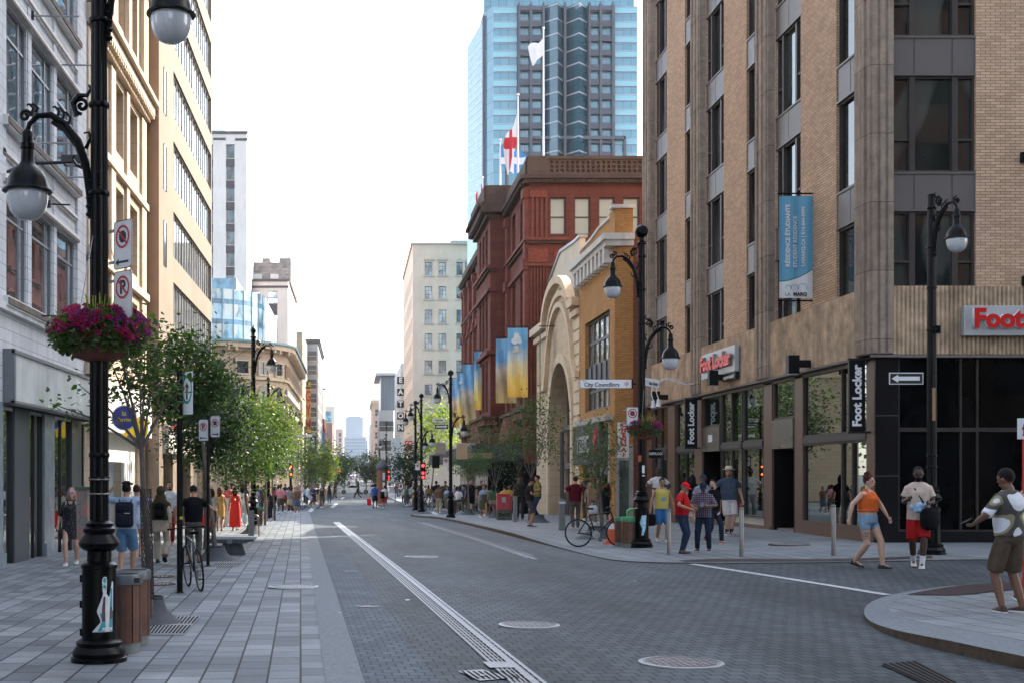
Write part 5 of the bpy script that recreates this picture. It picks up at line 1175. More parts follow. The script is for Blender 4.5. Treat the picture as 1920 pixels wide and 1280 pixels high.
for i in range(9):
    mb = MB(); [mb.box(X_(647.5+j*4.2, Yt-6), X_(650.3+j*4.2, Yt-6), Yt-6.15, Yt-6.02, Z_(825+i*6, Yt), Z_(822+i*6, Yt)) for j in range(9)]; mb.build('window_row', mat('far_window_blue', (.20, .24, .29), .5), T1)
t = thing('stacked_letter_sign', 'vertical sign of black tiles reading EATON', 'sign', (X_(751, 248), 248, Z_(760, 248)))
EY = 248; k_ = EY/F
a = MB(); a.box(-.12, .12, .3, .42, -60*k_, 62*k_); a.box(-.7, -.62, .3, .38, -55*k_, 55*k_); a.build('mast', WHITE, t)
for k, ch in enumerate('EATON'):
    z = (760-(712.5+22.2*k))*k_; a = MB(); a.box(-6.2*k_, 6.2*k_, -.25, .25, z-6.6*k_, z+6.6*k_); a.build('tile', BLKS, t); text('lettering', ch, 13*k_, WHITE, t, TM(0, -.27, z), .02, .06)
t = thing('red_square_sign', 'small red square shop sign below the stacked letters', 'sign', (X_(766, 200), 200, Z_(833, 200))); a = MB(); a.box(-.6, .6, -.1, .1, -.65, .65); a.build('board', mat('bright_red_letters', (.7, .01, .01)), t); text('lettering', 'UNI', .5, WHITE, t, TM(0, -.12, .25), .01, .01); text('lettering', 'QLO', .5, WHITE, t, TM(0, -.12, -.28), .01, .01)
t = thing('white_hoarding', 'pale blue hoarding on the white panelled store', 'hoarding', (X_(742, 246), 246, Z_(870, 246))); a = MB(); a.box(-.9, .9, -.1, .1, -3.6, 5.2); a.build('board', mat('hoarding', (.45, .55, .62), .5, 0, .2, .8), t)

# --- tall blue glass tower
TB = brick('tower_blue_glass', (.05, .21, .28), (.075, .265, .34), (.04, .08, .10), 1.15, 2.0, .05, bmp=0, rough=.08, var=.12, vs=.05, off=0)
TBn = TB.node_tree.nodes['Principled BSDF']; TBn.inputs['IOR'].default_value = 1.8
TBD = brick('tower_dark_glass', (.018, .09, .125), (.028, .12, .16), (.03, .06, .08), 1.15, 2.0, .05, bmp=0, rough=.06, var=.3, vs=.08, off=0); TBD.node_tree.nodes['Principled BSDF'].inputs['IOR'].default_value = 1.7
TPK = mat('tower_pale_band', (.36, .38, .42), .5, .2); TGR = mat('tower_granite', (.075, .08, .10), .6, 0, .1, .2)
TBL = mat('tower_light_band', (.22, .48, .54), .15, 0, .05, .1)
T = building('blue_glass_tower', 'tall blue glass office tower rising behind the red store', (30, 190, 0)); Yt = 180; ft = FY(Yt); tx = lambda p: X_(p, Yt); tz = lambda p: Z_(p, Yt)
ztop = tz(-90); z0 = 5
mb = MB()
mb.box(tx(925), tx(972), Yt, Yt+25, z0, tz(12)); mb.box(tx(972), tx(1020), Yt+.2, Yt+25, z0, tz(12)); mb.box(tx(1101), tx(1150), Yt+.2, Yt+25, z0, tz(12)); mb.box(tx(1150), tx(1195), Yt, Yt+25, z0, tz(12)); mb.box(tx(910), tx(1195), Yt+2, Yt+25, tz(12), ztop)
mb.quad((tx(888), Yt+10, z0), (tx(910), Yt+2.5, z0), (tx(910), Yt+2.5, tz(25)), (tx(888), Yt+10, tz(45))); mb.quad((tx(910), Yt+2.5, z0), (tx(925), Yt, z0), (tx(925), Yt, tz(12)), (tx(910), Yt+2.5, tz(12)))
mb.build('glass_wall', TB, T, recalc=False)
mb = MB(); xs = [1020, 1042, 1060, 1082, 1101]; dsx = [0, 1.7, -.6, 1.7, 0]
for i in range(4): mb.quad((tx(xs[i]), Yt-dsx[i]+.1, z0), (tx(xs[i+1]), Yt-dsx[i+1]+.1, z0), (tx(xs[i+1]), Yt-dsx[i+1]+.1, tz(12)), (tx(xs[i]), Yt-dsx[i]+.1, tz(12)))
mb.build('angled_bay', TBD, T, recalc=False)
ph = 27.3
for k in range(11):
    p = 14+ph*k; mb = MB()
    for a, b in ((925, 969), (1153, 1195)): mb.box(tx(a), tx(b), .02, .1, tz(p+1.6), tz(p), 0, ft); mb.box(tx(a), tx(b), .02, .1, tz(p+12), tz(p+10.4), 0, ft)
    for i in range(4):
        A_ = (tx(xs[i]), Yt-dsx[i]); B_ = (tx(xs[i+1]), Yt-dsx[i+1]); mb.quad((*A_, tz(p+2.8)), (*B_, tz(p+2.8)), (*B_, tz(p)), (*A_, tz(p)))
    mb.build('pale_band', TPK, T, recalc=False)
    mb = MB(); [mb.box(tx(a), tx(b), .02, .06, tz(p+10.4), tz(p+1.6), 0, ft) for a, b in ((925, 969), (1153, 1195))]; mb.build('light_glass_band', TBL, T)
    mb = MB(); [mb.box(tx(a), tx(b), .02, .35, tz(p+10.5), tz(p-1), 0, ft) for a, b in ((973, 1018), (1103, 1148))]; mb.build('granite_spandrel', TGR, T)
mb = MB()
for a in (970, 992, 1016, 1056, 1102, 1123, 1146): mb.box(tx(a), tx(a+4.5), -.1, .7, z0, tz(10), 0, ft); mb.prism([(tx(a), tz(10)), (tx(a+4.5), tz(10)), (tx(a+2.2), tz(4))], -.1, .5, ft)
for a, b in ((970, 1020), (1102, 1150)): mb.box(tx(a), tx(b), .0, .6, tz(22), tz(14), 0, ft)
mb.box(tx(908), tx(914), -3, -2, z0, tz(20), 0, ft); mb.box(tx(1000), tx(1170), .0, .8, tz(264), tz(258), 0, ft); mb.box(tx(948), tx(951), 0, .8, z0, tz(258), 0, ft); mb.box(tx(1168), tx(1172), 0, .8, z0, tz(258), 0, ft)
mb.build('granite_pier', TGR, T)
mb = MB(); [mb.quad((tx(888), Yt+9.9, tz(60+i*14)), (tx(910), Yt+2.4, tz(56+i*14.5)), (tx(910), Yt+2.4, tz(60+i*14.5)), (tx(888), Yt+9.9, tz(64+i*14))) for i in range(22)]; mb.build('side_band', mat('mint_reflection_glass', (.22, .34, .34), .2), T, recalc=False)

# --- blocks behind the camera that the shop windows mirror and that shade the crossing
for nm, lb, x0, x1, y0, y1, h in (('corner_block', 'brown block behind the viewer on the right of the crossing', 15, 40, -40, 9, 34), ('street_block', 'grey block behind the viewer on the left pavement', -22, -7.6, -40, 7.9, 12)):
    t = building(nm, lb, ((x0+x1)/2, (y0+y1)/2, 0)); mb = MB(); mb.box(x0, x1, y0, y1, -2, h); mb.build('wall', mat('block_brown', (.10, .075, .06), .85) if x0 > 0 else GREYST, t)
    for k in range(6):
        mb = MB(); [mb.box(min(abs(0), 0)+(x0-.02 if x0 > 0 else x1-.06), (x0+.06 if x0 > 0 else x1+.02), y0+3+j*4, y0+5+j*4, 1+k*4, 3.4+k*4) for j in range(11)]; [mb.box(x0+1+j*3.5, x0+2.8+j*3.5, y1-.06, y1+.02, 1+k*4, 3.4+k*4) for j in range(4)]; mb.build('window_row', GL_SD, t)
# ================================================ STREET LAMPS
GLOBE = mat('lamp_globe', (.50, .51, .54), .12, 0, .05, 4, coat=.6)
def ring(mb, cx, cz, r0, r1, y, n=32, mi=0, x1=1):
    vs = []
    for j in range(n):
        a = 2*pi*j/n; vs += [(cx+r0*cos(a), y, cz+r0*sin(a)), (cx+r1*cos(a), y, cz+r1*sin(a))]
    mb.add(vs, [(2*j, 2*j+1, (2*j+3) % (2*n), (2*j+2) % (2*n)) for j in range(n)], mi)
def spiral(cx, cz, r0, r1, a0, turns, n=14): return [(cx+(r0+(r1-r0)*i/n)*cos(a0+turns*2*pi*i/n), 0, cz+(r0+(r1-r0)*i/n)*sin(a0+turns*2*pi*i/n)) for i in range(n+1)]
def lamp_arm(t, s, dz, mats=None):
    """curved cast arm with scrolls, hanging shade and globe; s = side, dz = lift"""
    m = MB(); sc = lambda P: [(s*x, y, z+dz) for x, y, z in P]
    m.tube(sc([(.085, 0, 4.30), (.10, 0, 4.55), (.13, 0, 4.82), (.21, 0, 5.05), (.33, 0, 5.22), (.47, 0, 5.31), (.60, 0, 5.30), (.68, 0, 5.22), (.70, 0, 5.14)]), [.022, .032, .040, .044, .040, .034, .028, .025, .024], 8)
    m.tube(sc([(.14, 0, 4.80), (.20, 0, 5.0), (.33, 0, 5.17), (.46, 0, 5.24)]), [.03, .038, .034, .02], 6)
    o = m.build('arm', BLACK, t, True)
    m = MB()
    m.tube(sc(spiral(.17, 5.40, .085, .015, -pi/2, 1.35)), .018, 6); m.tube(sc(spiral(.17, 5.40, .065, .012, pi/2, 1.1)), .014, 6)
    m.tube(sc([(.22, 0, 5.30), (.26, 0, 5.42), (.20, 0, 5.50), (.12, 0, 5.50), (.08, 0, 5.56), (.10, 0, 5.60)]), [.03, .032, .028, .022, .016, .012], 6)
    m.tube(sc(spiral(.72, 5.30, .06, .012, -pi, -1.3)), .018, 6)
    for x, z, h in ((.36, 5.25, .15), (.41, 5.28, .13), (.30, 5.2, .16), (.66, 5.32, .11), (.62, 5.33, .10)): m.tube(sc([(x, 0, z), (x-.02, 0, z+h*.5), (x+.02, 0, z+h*.85), (x+.045, 0, z+h*.8)]), [.018, .016, .012, .01], 5)
    m.tube(sc([(.12, 0, 4.78), (.22, 0, 4.82), (.26, 0, 4.88), (.24, 0, 4.92)]), [.02, .018, .014, .01], 5)
    m.tube(sc([(.13, 0, 4.98), (.08, 0, 5.08), (.10, 0, 5.14), (.15, 0, 5.13)]), [.02, .018, .014, .01], 5)
    for z in (4.34, 4.42, 4.5, 4.58, 4.66): m.ball((s*.095, 0, z+dz), (.04, .04, .03), 6)
    m.build('scroll', BLACK, t, True)
    cx = s*.70
    m = MB(); m.lathe([(.035, 5.16), (.055, 5.13), (.055, 5.04), (.072, 5.03), (.072, 4.98), (.062, 4.97), (.066, 4.85), (.09, 4.81), (.15, 4.76), (.19, 4.68), (.208, 4.60), (.215, 4.585), (.24, 4.575), (.24, 4.56), (.2, 4.56)], 24, cx, 0, dz); m.build('lamp_shade', BLACK, t, True)
    m = MB(); m.lathe([(.196, 4.565), (.200, 4.52), (.190, 4.44), (.165, 4.37), (.125, 4.32), (.07, 4.292), (.01, 4.285)], 24, cx, 0, dz); m.build('globe', GLOBE, t, 'all')
def lamp_post(label, loc, side, arms=2, top=True, rz=0, group='ornate black street lamps', cyl=1):
    t = thing('street_lamp', label, 'street lamp', loc, rz, group)
    m = MB(); m.lathe([(.27, 0), (.27, .04), (.25, .05), (.26, .09), (.235, .13), (.215, .15), (.225, .19), (.19, .215), (.165, .22), (.165, .90), (.178, .91), (.178, .94), (.15, .96), (.12, .97)], 32); m.build('base', BLACK, t, True)
    m = MB(); m.lathe([(.118, .95), (.118, 1.07), (.15, 1.08), (.195, 1.12), (.20, 1.15), (.17, 1.20), (.14, 1.24), (.155, 1.26), (.155, 1.29), (.13, 1.31), (.14, 1.34), (.10, 1.37)], 32); m.build('ring_moulding', BLACK, t, True)
    m = MB(); m.lathe([(.093, 1.3), (.092, 3.0), (.082, 5.5), (.075, 7.3)], 32, flute=.07); m.build('pole', BLACK, t)
    m = MB(); [m.lathe([(.098, z), (.102, z+.01), (.102, z+.035), (.098, z+.045)], 20) for z in ([1.75, 1.98] if cyl else [])+[4.52, 5.38, 6.2, 7.0]]; m.build('clamp_band', DARK if not cyl else BLACK, t, True)
    if top: m = MB(); m.lathe([(.075, 7.3), (.11, 7.32), (.11, 7.36), (.06, 7.4), (.05, 7.46), (.09, 7.52), (.10, 7.58), (.08, 7.66), (.03, 7.72), (.01, 7.8)], 16); m.build('finial', BLACK, t, True)
    if arms != 1: lamp_arm(t, -side, 0)
    if arms > 0: lamp_arm(t, side, 1.72)
    return t
x, y, z = gp(186, 1240)
L1_ = lamp_post('ornate black lamp post nearest the camera with a flower basket and a torn poster', (x, y, z+.01), 1)
x, y, z = gp(1203, 1027); z += RZ(x, y)
L2_ = lamp_post('ornate black lamp post at the right corner beside the City Councillors sign', (x, y, z), -1)
m = MB(); m.ball((0, 0, 7.62), .16, 14); m.tube([(0, 0, 7.3), (0, 0, 7.6)], .06, 8); m.tube([(0, -.13, 7.62), (0, -.19, 7.62)], .08, 14); m.build('camera_dome', BLACK, L2_, True)
x, y, z = gp(1747, 1040); z += RZ(x, y)
L3_ = lamp_post('ornate black lamp post at the dark shop corner holding the one way arrow', (x, y, z), -1, arms=1, rz=pi/2+.28, top=False)
rest = [('left lamp post standing over the leafy young trees', 475, 612, 1), ('second left lamp post, half hidden by leaves', 503, 705, 1), ('left lamp post beside the orange vertical theatre sign', 545, 758, 1), ('left lamp post before the far crossing', 572, 800, 1), ('left lamp post beyond the far crossing', 592, 822, 1),
        ('right lamp post with the small one way arrow beside the printed banners', 845, 697, -1), ('right lamp post with a red traffic light below the pale office block', 790, 740, -1), ('right lamp post just left of the one with the red light', 779, 753, -1), ('right lamp post behind the brick advertising column', 724, 818, -1), ('tiny right lamp post far along the street', 712, 840, -1)]
for lb, px, yt, side in rest:
    Y = 14520/(888-yt+24.7); X = X_(px, Y); dup(L1_ if side == 1 else L2_, (X, Y, G(X, Y)+(.01 if side == 1 else .08)), 0, lb)

# things fixed to the lamp posts
def no_sign(mb, cx, cz, r, y):      # red ring with slash
    ring(mb, cx, cz, r*.80, r, y, 36, 1); a = radians(45); w = r*.10
    mb.quad(*[(cx+ux, y-.0006, cz+uz) for ux, uz in ((-r*.62-w*.7, r*.62-w*.7), (-r*.62+w*.7, r*.62+w*.7), (r*.62+w*.7, -r*.62+w*.7), (r*.62-w*.7, -r*.62-w*.7))], 1)
SRED = mat('sign_ring_red', (.42, .02, .03), .5, 0, .05)
def parking_sign(name, label, loc, rz, w, h, kind, arrow=0, group='no parking and no stopping signs'):
    t = thing(name, label, 'sign', loc, rz, group); m = MB()
    pts = []
    for cx, cz, a0 in ((w/2-.03, h/2-.03, 0), (-w/2+.03, h/2-.03, pi/2), (-w/2+.03, -h/2+.03, pi), (w/2-.03, -h/2+.03, 3*pi/2)): pts += [(cx+.03*cos(a0+q), cz+.03*sin(a0+q)) for q in (0, pi/4, pi/2)]
    m.prism(pts, -.002, .004); m.build('plate', ALU, t)
    m = MB(); k = len(pts); q = .955
    m.add([(x, -.004, z) for x, z in pts]+[(x*q, -.004, z*(q+.015)) for x, z in pts], [(i, (i+1) % k, k+(i+1) % k, k+i) for i in range(k)])
    if kind == 'stop':
        m.add([(0+w*.21*cos(pi/8+i*pi/4), -.005, h*.16+w*.21*sin(pi/8+i*pi/4)) for i in range(8)], [tuple(range(8))])
    if arrow: z = -h*.36; s = arrow; m.box(-w*.33, w*.33, -.006, -.0045, z-.010, z+.010); m.add([(s*w*.40, -.006, z), (s*w*.22, -.006, z+.035), (s*w*.22, -.006, z-.035)], [(0, 1, 2)])
    m.build('printing', INK, t, recalc=False)
    m = MB(); no_sign(m, 0, h*.16, w*.38, -.0065); m.m = [0]*len(m.m); m.build('prohibition_ring', SRED, t, recalc=False)
    if kind == 'P': text('letter', 'P', w*.62, INK, t, TM(0, -.0055, h*.15), .001, .006)
    m = MB(); m.box(-w/2-.10, 0, .006, .02, h*.3, h*.36); m.box(-w/2-.10, 0, .006, .02, -h*.36, -h*.3); m.build('bracket', GALV, t)
    return t
k1 = 12.3/F
def on1(px, py): return ((px-VX)*k1, EYE+(VY-py)*k1)
for (px, py, kd, ar, lb) in ((234, 462, 'stop', -1, 'no stopping sign with a left arrow on the near lamp post'), (234, 556, 'P', 0, 'no parking sign partly behind the near flower basket')):
    X, Z = on1(px, py); parking_sign('parking_sign', lb, (X, 12.2, Z), -.78, .29, .46, kd, ar)
# floodlight near the shade
X, Z = on1(112, 302); t = thing('floodlight', 'small grey floodlight beside the near lamp globe', 'floodlight', (X-.3, 14.5, EYE+(VY-302)*14.5/F)); m = MB(); m.bevbox(-.17, .12, -.1, .1, -.05, .05, .015); m.build('housing', DARK, t); m = MB(); m.tube([(-.17, 0, -.02), (-.6, 0, -.03), (-.9, .4, -.03)], .02, 6); m.build('arm', DARK, t); m = MB(); m.box(-.12, .1, -.08, .08, -.056, -.05); m.build('lens', ALU, t)
# torn poster wrapped round the near base
PB = L1_.location
t = thing('torn_poster', 'torn teal and white poster stuck on the near lamp base', 'poster', (PB.x, PB.y, PB.z))
def wrap(poly, r, mi, mb):
    n = len(poly); mb.add([(r*sin(u), -r*cos(u), z) for u, z in poly], [tuple(range(n))], mi)
def wrapstrip(mb, L_, R_, r, mi=0, n=10):
    """between two height/angle profiles; L_(z), R_(z)"""
    zs_ = lin(L_[0][1], L_[-1][1], 24)
    def ip(P, z):
        for (u0, z0), (u1, z1) in zip(P[:-1], P[1:]):
            if min(z0, z1) <= z <= max(z0, z1): return u0+(u1-u0)*(z-z0)/(z1-z0+1e-9)
        return P[-1][0]
    rows_ = []
    for z in zs_: a, b = ip(L_, z), ip(R_, z); rows_.append([(r*sin(a+(b-a)*i/n), -r*cos(a+(b-a)*i/n), z) for i in range(n+1)])
    mb.add([p for q in rows_ for p in q], [(i*(n+1)+j, i*(n+1)+j+1, (i+1)*(n+1)+j+1, (i+1)*(n+1)+j) for i in range(len(rows_)-1) for j in range(n)], mi)
PW = mat('poster_white', (.62, .64, .66), .7, 0, .1, 8); PT = mat('poster_teal', (.04, .30, .34), .6, 0, .35, 25); PBN = mat('poster_brown', (.10, .05, .045), .6, 0, .5, 30)
m = MB()
wrapstrip(m, [(-.22, .30), (.30, .40), (.05, .50), (.42, .66), (.35, .80), (.45, .83)], [(1.05, .30), (1.05, .45), (1.05, .60), (.62, .66), (.66, .80), (.62, .83)][:6], .1668)
wrapstrip(m, [(.85, .50), (.80, .62), (1.0, .78)], [(1.1, .50), (1.1, .62), (1.1, .78)], .1668)
m.build('paper', PW, t, recalc=False)
m = MB(); wrapstrip(m, [(.10, .305), (.36, .40), (.22, .48)], [(.56, .305), (.56, .40), (.56, .48)], .1676); wrapstrip(m, [(.78, .305), (.80, .40), (.90, .72)], [(1.03, .305), (1.03, .45), (1.03, .72)], .1676); wrapstrip(m, [(.40, .70), (.44, .82)], [(.60, .70), (.60, .82)], .1676); m.build('teal_print', PT, t, recalc=False)
m = MB(); wrapstrip(m, [(.36, .40), (.34, .50), (.44, .64)], [(.54, .40), (.54, .50), (.56, .64)], .1682); wrapstrip(m, [(.84, .42), (.86, .54)], [(1.02, .42), (1.02, .54)], .1682); m.build('brown_print', PBN, t, recalc=False)
for ch, u, z, s in (('A', .42, .325, .04), ('P', .50, .325, .04), ('I', .56, .325, .04), ('T', .62, .325, .04), ('A', .68, .325, .04), ('S', .84, .325, .04), ('T', .91, .325, .04), ('E', .98, .325, .04), ('N', .50, .76, .05), ('S', .42, .71, .04), ('A', .5, .70, .05)):
    text('lettering', ch, s, WHITE, t, Matrix.Translation((.169*sin(u), -.169*cos(u), z)) @ Matrix.Rotation(u, 4, 'Z'), .0005, .001)
# hinges on the base, steel bands
m = MB(); [m.box(-.18, -.155, -.05, .0, z-.03, z+.04) for z in (.28, .55, .80)]; m.build('hinge', BLACK, L1_); m = MB(); [m.lathe([(.1, z), (.104, z+.003), (.104, z+.013), (.1, z+.016)], 20) for z in (1.62, 1.76)]; m.build('steel_band', STEEL, L1_)
# painted utility box strapped to the left of the post
t = thing('utility_box', 'rusty green and pink utility box behind the near lamp post', 'utility box', (X_(158, 14.0), 14.0, EYE+(VY-963)*14.0/F))
UB = newmat('chipped_box_paint'); m_, t_, b_ = UB; c_ = ramp(t_, noise(t_, objco(t_), 9, 6, .75), [(.38, (.10, .13, .12)), (.48, (.20, .19, .18)), (.56, (.42, .13, .10))]); t_.links.new(c_, b_.inputs['Base Color'])
m = MB(); m.bevbox(-.065, .055, -.10, .12, -.27, .27, .008); m.build('body', m_, t); m = MB(); m.box(-.075, .085, -.12, .14, .27, .30); m.build('lid', mat('dark_green', (.02, .10, .06), .5), t)
# stickers on the right corner post
PB2 = L2_.location
t = thing('torn_poster', 'torn blue and white poster on the right corner lamp base', 'poster', tuple(PB2)); m = MB(); wrapstrip(m, [(-.25, .30), (-.1, .45), (-.5, .6), (-.15, .78)], [(.05, .30), (.35, .45), (.45, .6), (.5, .78)], .167); m.build('paper', mat('sticker_blue_white', (.32, .52, .62), .6, 0, .5, 20), t, recalc=False)
t = thing('sticker', 'white paper slip taped above the right corner lamp ring', 'sticker', tuple(PB2)); m = MB(); wrapstrip(m, [(-.1, 1.72), (-.1, 2.0)], [(.6, 1.72), (.6, 2.0)], .0965); m.build('paper', PW, t, recalc=False)
t = thing('tape_band', 'red and orange tape round the right corner lamp post', 'tape', tuple(PB2)); m = MB(); wrapstrip(m, [(-1.2, 2.07), (-1.2, 2.22)], [(-.3, 2.07), (-.3, 2.22)], .0966); m.build('tape', mat('tape_orange', (.5, .10, .03), .5, 0, .3, 30), t, recalc=False)

# ---- leaves and trees
def leafmat(name, c, tr=.45):
    if name in MC: return MC[name]
    m = bpy.data.materials.new(name); m.use_nodes = True; t = m.node_tree; t.nodes.clear(); MC[name] = m
    out = N(t, 'ShaderNodeOutputMaterial'); d = N(t, 'ShaderNodeBsdfPrincipled'); l = N(t, 'ShaderNodeBsdfTranslucent'); mx = N(t, 'ShaderNodeMixShader')
    g = N(t, 'ShaderNodeNewGeometry').outputs['Random Per Island']
    col = ramp(t, g, [(0, [x*.55 for x in c]), (.5, c), (1, [min(1, x*1.5) for x in c])]); t.links.new(col, d.inputs['Base Color']); d.inputs['Roughness'].default_value = .45
    c2 = ramp(t, g, [(0, (c[0]*2.0, c[1]*1.9, c[2]*.7)), (1, (c[0]*5, c[1]*3.6, c[2]*.9))]); t.links.new(c2, l.inputs[0]); mx.inputs[0].default_value = tr
    t.links.new(d.outputs[0], mx.inputs[1]); t.links.new(l.outputs[0], mx.inputs[2]); t.links.new(mx.outputs[0], out.inputs[0]); return m
BARK = mat('grey_bark', (.13, .11, .10), .9, 0, .3, 8, .5, 25)
def leaf(mb, p, s, rnd, mi=0, droop=.3):
    d = Vector((rnd.gauss(0, 1), rnd.gauss(0, 1), rnd.gauss(-droop, .6))).normalized(); n = Vector((rnd.gauss(0, .6), rnd.gauss(0, .6), 1)); w = d.cross(n).normalized()*s*.36; u = d*s
    q = Vector(p); k = w.cross(d).normalized()*s*.12
    mb.add([q, q+u*.35+w-k, q+u*.8+w*.5-k*.5, q+u, q+u*.8-w*.5-k*.5, q+u*.35-w-k], [(0, 1, 2, 3), (0, 3, 4, 5)], mi)
def tree(label, px, py, crown, rad, nleaf, ls, col, seed, fork=None, tr=.45, limbs=9, trunk_r=.05, top=None, guard=0, dz=.02, sparse=.2, group='young street trees', kind='street_tree', zoff=0, clump=26):
    """px, py foot in the photo; crown = (px, py) centre, rad = (rx, ry) in photo pixels"""
    rnd = random.Random(seed); x, y, z = gp(px, py); z += dz
    cx, cz = at(crown[0], crown[1], y); rx, rz = rad[0]*y/F, rad[1]*y/F; ry = rx*.9
    t = thing(kind, label, 'tree', (x, y, z), 0, group)
    C = Vector((cx-x, 0, cz-z)); fk = Vector(fork) if fork else Vector((C.x*.5, 0, max(.8, C.z-rz*1.05)))
    m = MB(); m.tube([(0, 0, 0), (fk.x*.3+.02, 0, fk.z*.35), (fk.x*.75, .01, fk.z*.7), fk], [trunk_r*1.25, trunk_r, trunk_r*.9, trunk_r*.75], 8)
    pts = []; cl = []
    for i in range(limbs):
        a = 2*pi*i/limbs+rnd.uniform(-.4, .4); e = rnd.uniform(-.5, 1.0); q = rnd.uniform(.6, 1.0)
        tip = C+Vector((rx*q*cos(a)*cos(e), ry*q*sin(a)*cos(e), rz*q*sin(e))); mid = fk.lerp(tip, .5)+Vector((0, 0, rz*.12))
        m.tube([fk, fk.lerp(mid, .5), mid, tip], [trunk_r*.5, trunk_r*.35, trunk_r*.22, .006], 5)
        for k in range(5):
            b = mid.lerp(tip, k/4); s2 = b+Vector((rnd.gauss(0, rx*.3), rnd.gauss(0, ry*.3), rnd.gauss(0, rz*.28))); m.tube([b, s2], [.009, .004], 4); cl.append(s2); pts.append(b)
    m.build('trunk', BARK, t, True)
    while len(cl) < nleaf/clump:
        v = Vector((rnd.gauss(0, 1), rnd.gauss(0, 1), rnd.gauss(0, 1))).normalized()*rnd.uniform(.35, 1)**.5
        cl.append(C+Vector((v.x*rx, v.y*ry, v.z*rz)))
    l = MB()
    cl = [c for c in cl if rnd.random() > sparse]
    per = max(4, int(nleaf/len(cl)))
    for c in cl:
        sp = rnd.uniform(.6, 1.3)*(rx+rz)*.13
        for _ in range(per): leaf(l, c+Vector((rnd.gauss(0, sp), rnd.gauss(0, sp), rnd.gauss(0, sp*.6))), ls*rnd.uniform(.6, 1.25), rnd)
    l.build('crown', leafmat(*col), t, recalc=False)
    return t
LG = ('leaf_green', (.026, .066, .020)); LD = ('leaf_dark', (.014, .040, .016)); LY = ('leaf_lime', (.055, .10, .018)); LB = ('leaf_bright', (.10, .17, .02)); LO = ('leaf_olive', (.045, .08, .022))
t = tree('slender young tree with sparse leaves behind the near lamp post', 281, 1172, (255, 660), (70, 75), 850, .085, LG, 3, fork=(-.10, 0, 2.15), limbs=6, trunk_r=.042, sparse=.3, clump=12)
rnd = random.Random(5); m = MB(); l = MB()
for tipx, tipy in ((-1.25, 2.72), (-.9, 2.95), (.55, 3.3), (.35, 2.9), (-.55, 3.35)):
    m.tube([(-.10, 0, 2.15), (tipx*.5-.05, .05, (tipy+2.15)/2+.08), (tipx, .1, tipy)], [.022, .014, .005], 5)
    for _ in range(40): s_ = rnd.uniform(.55, 1.05); leaf(l, Vector((tipx*s_+rnd.gauss(0, .07), rnd.gauss(.08, .08), 2.15+(tipy-2.15)*s_+rnd.gauss(.0, .09))), .085*rnd.uniform(.6, 1.2), rnd)
m.build('low_branch', BARK, t, True); l.build('branch_leaves', leafmat(*LG), t, recalc=False)
m = MB(); MESH = mat('mesh_guard', (.02, .02, .02), .5)
for i in range(14):
    for s_ in (1, -1): m.tube([(.07*cos(2*pi*i/14+s_*a)-.055*(.3+a*.22)/2.15-.01, .07*sin(2*pi*i/14+s_*a), .3+a*.22) for a in lin(0, 6.2, 26)], .0035, 3, cap=False)
m.build('mesh_guard', MESH, t)
tree('young tree with dark leaves over the leaning bicycle', 404, 1050, (352, 712), (72, 92), 7500, .095, LG, 11, limbs=14, sparse=.1)
tree('full dark green tree left of the round traffic sign', 385, 1030, (385, 780), (70, 95), 8000, .095, LD, 12, limbs=14, sparse=.1)
tree('leafy tree behind the two small parking signs', 470, 1003, (448, 828), (92, 85), 9500, .11, LG, 13, limbs=12, sparse=.1)
tree('sunlit tree to the right of the parking signs', 497, 985, (500, 805), (48, 58), 7000, .12, LY, 14, limbs=12, sparse=.12)
tree('low tree under the sunlit tree on the left pavement', 515, 975, (505, 850), (42, 45), 3600, .14, LG, 15, sparse=.1)
tree('lime green tree at the far left crossing', 575, 948, (583, 862), (36, 52), 3000, .2, LY, 16, trunk_r=.07)
tree('bright small tree beyond the lime green one', 607, 942, (608, 872), (22, 32), 2200, .22, LY, 17, trunk_r=.07)
for i, (px, py, cx_, cy_, r1, r2, c, lb) in enumerate([(630, 930, 632, 880, 20, 28, LD, 'dark tree behind the red parasol'), (645, 926, 646, 872, 17, 24, LD, 'dark round tree left of the crossing cars'), (686, 926, 688, 876, 18, 28, LD, 'dark tree above the white cars'), (704, 926, 706, 884, 15, 26, LY, 'lime tree left of the brick advertising column'), (668, 905, 668, 868, 16, 14, LO, 'olive tree at the end of the street'),
    (768, 945, 765, 872, 32, 42, LD, 'bushy dark tree left of the red traffic light'), (806, 940, 820, 815, 38, 60, LB, 'tall lime green tree behind the one way arrow lamp')]):
    tree(lb, px, py, (cx_, cy_), (r1, r2), 3000, .22 if i != 6 else .26, c, 30+i, trunk_r=.09, limbs=8, sparse=.1, dz=.05)
tree('small round topped tree by the green lidded bin', 878, 967, (880, 868), (34, 20), 1900, .11, LG, 41, fork=(0, 0, 2.0), limbs=7, dz=.1, sparse=.1)
tree('forked young tree in front of the red store canopy', 930, 972, (925, 830), (50, 42), 2000, .11, LG, 42, fork=(-.05, 0, 1.5), limbs=8, dz=.1, sparse=.25, clump=14)
tree('thin tall tree in front of the arched hall', 992, 980, (1005, 810), (50, 68), 2600, .10, LG, 43, fork=(.1, 0, 1.9), limbs=9, dz=.1, sparse=.3, clump=14)
tree('thin tree at the restaurant sign behind the parked bicycle', 1128, 1010, (1120, 850), (50, 72), 1300, .085, LO, 44, fork=(-.05, 0, 1.6), limbs=8, dz=.1, sparse=.3, clump=12)
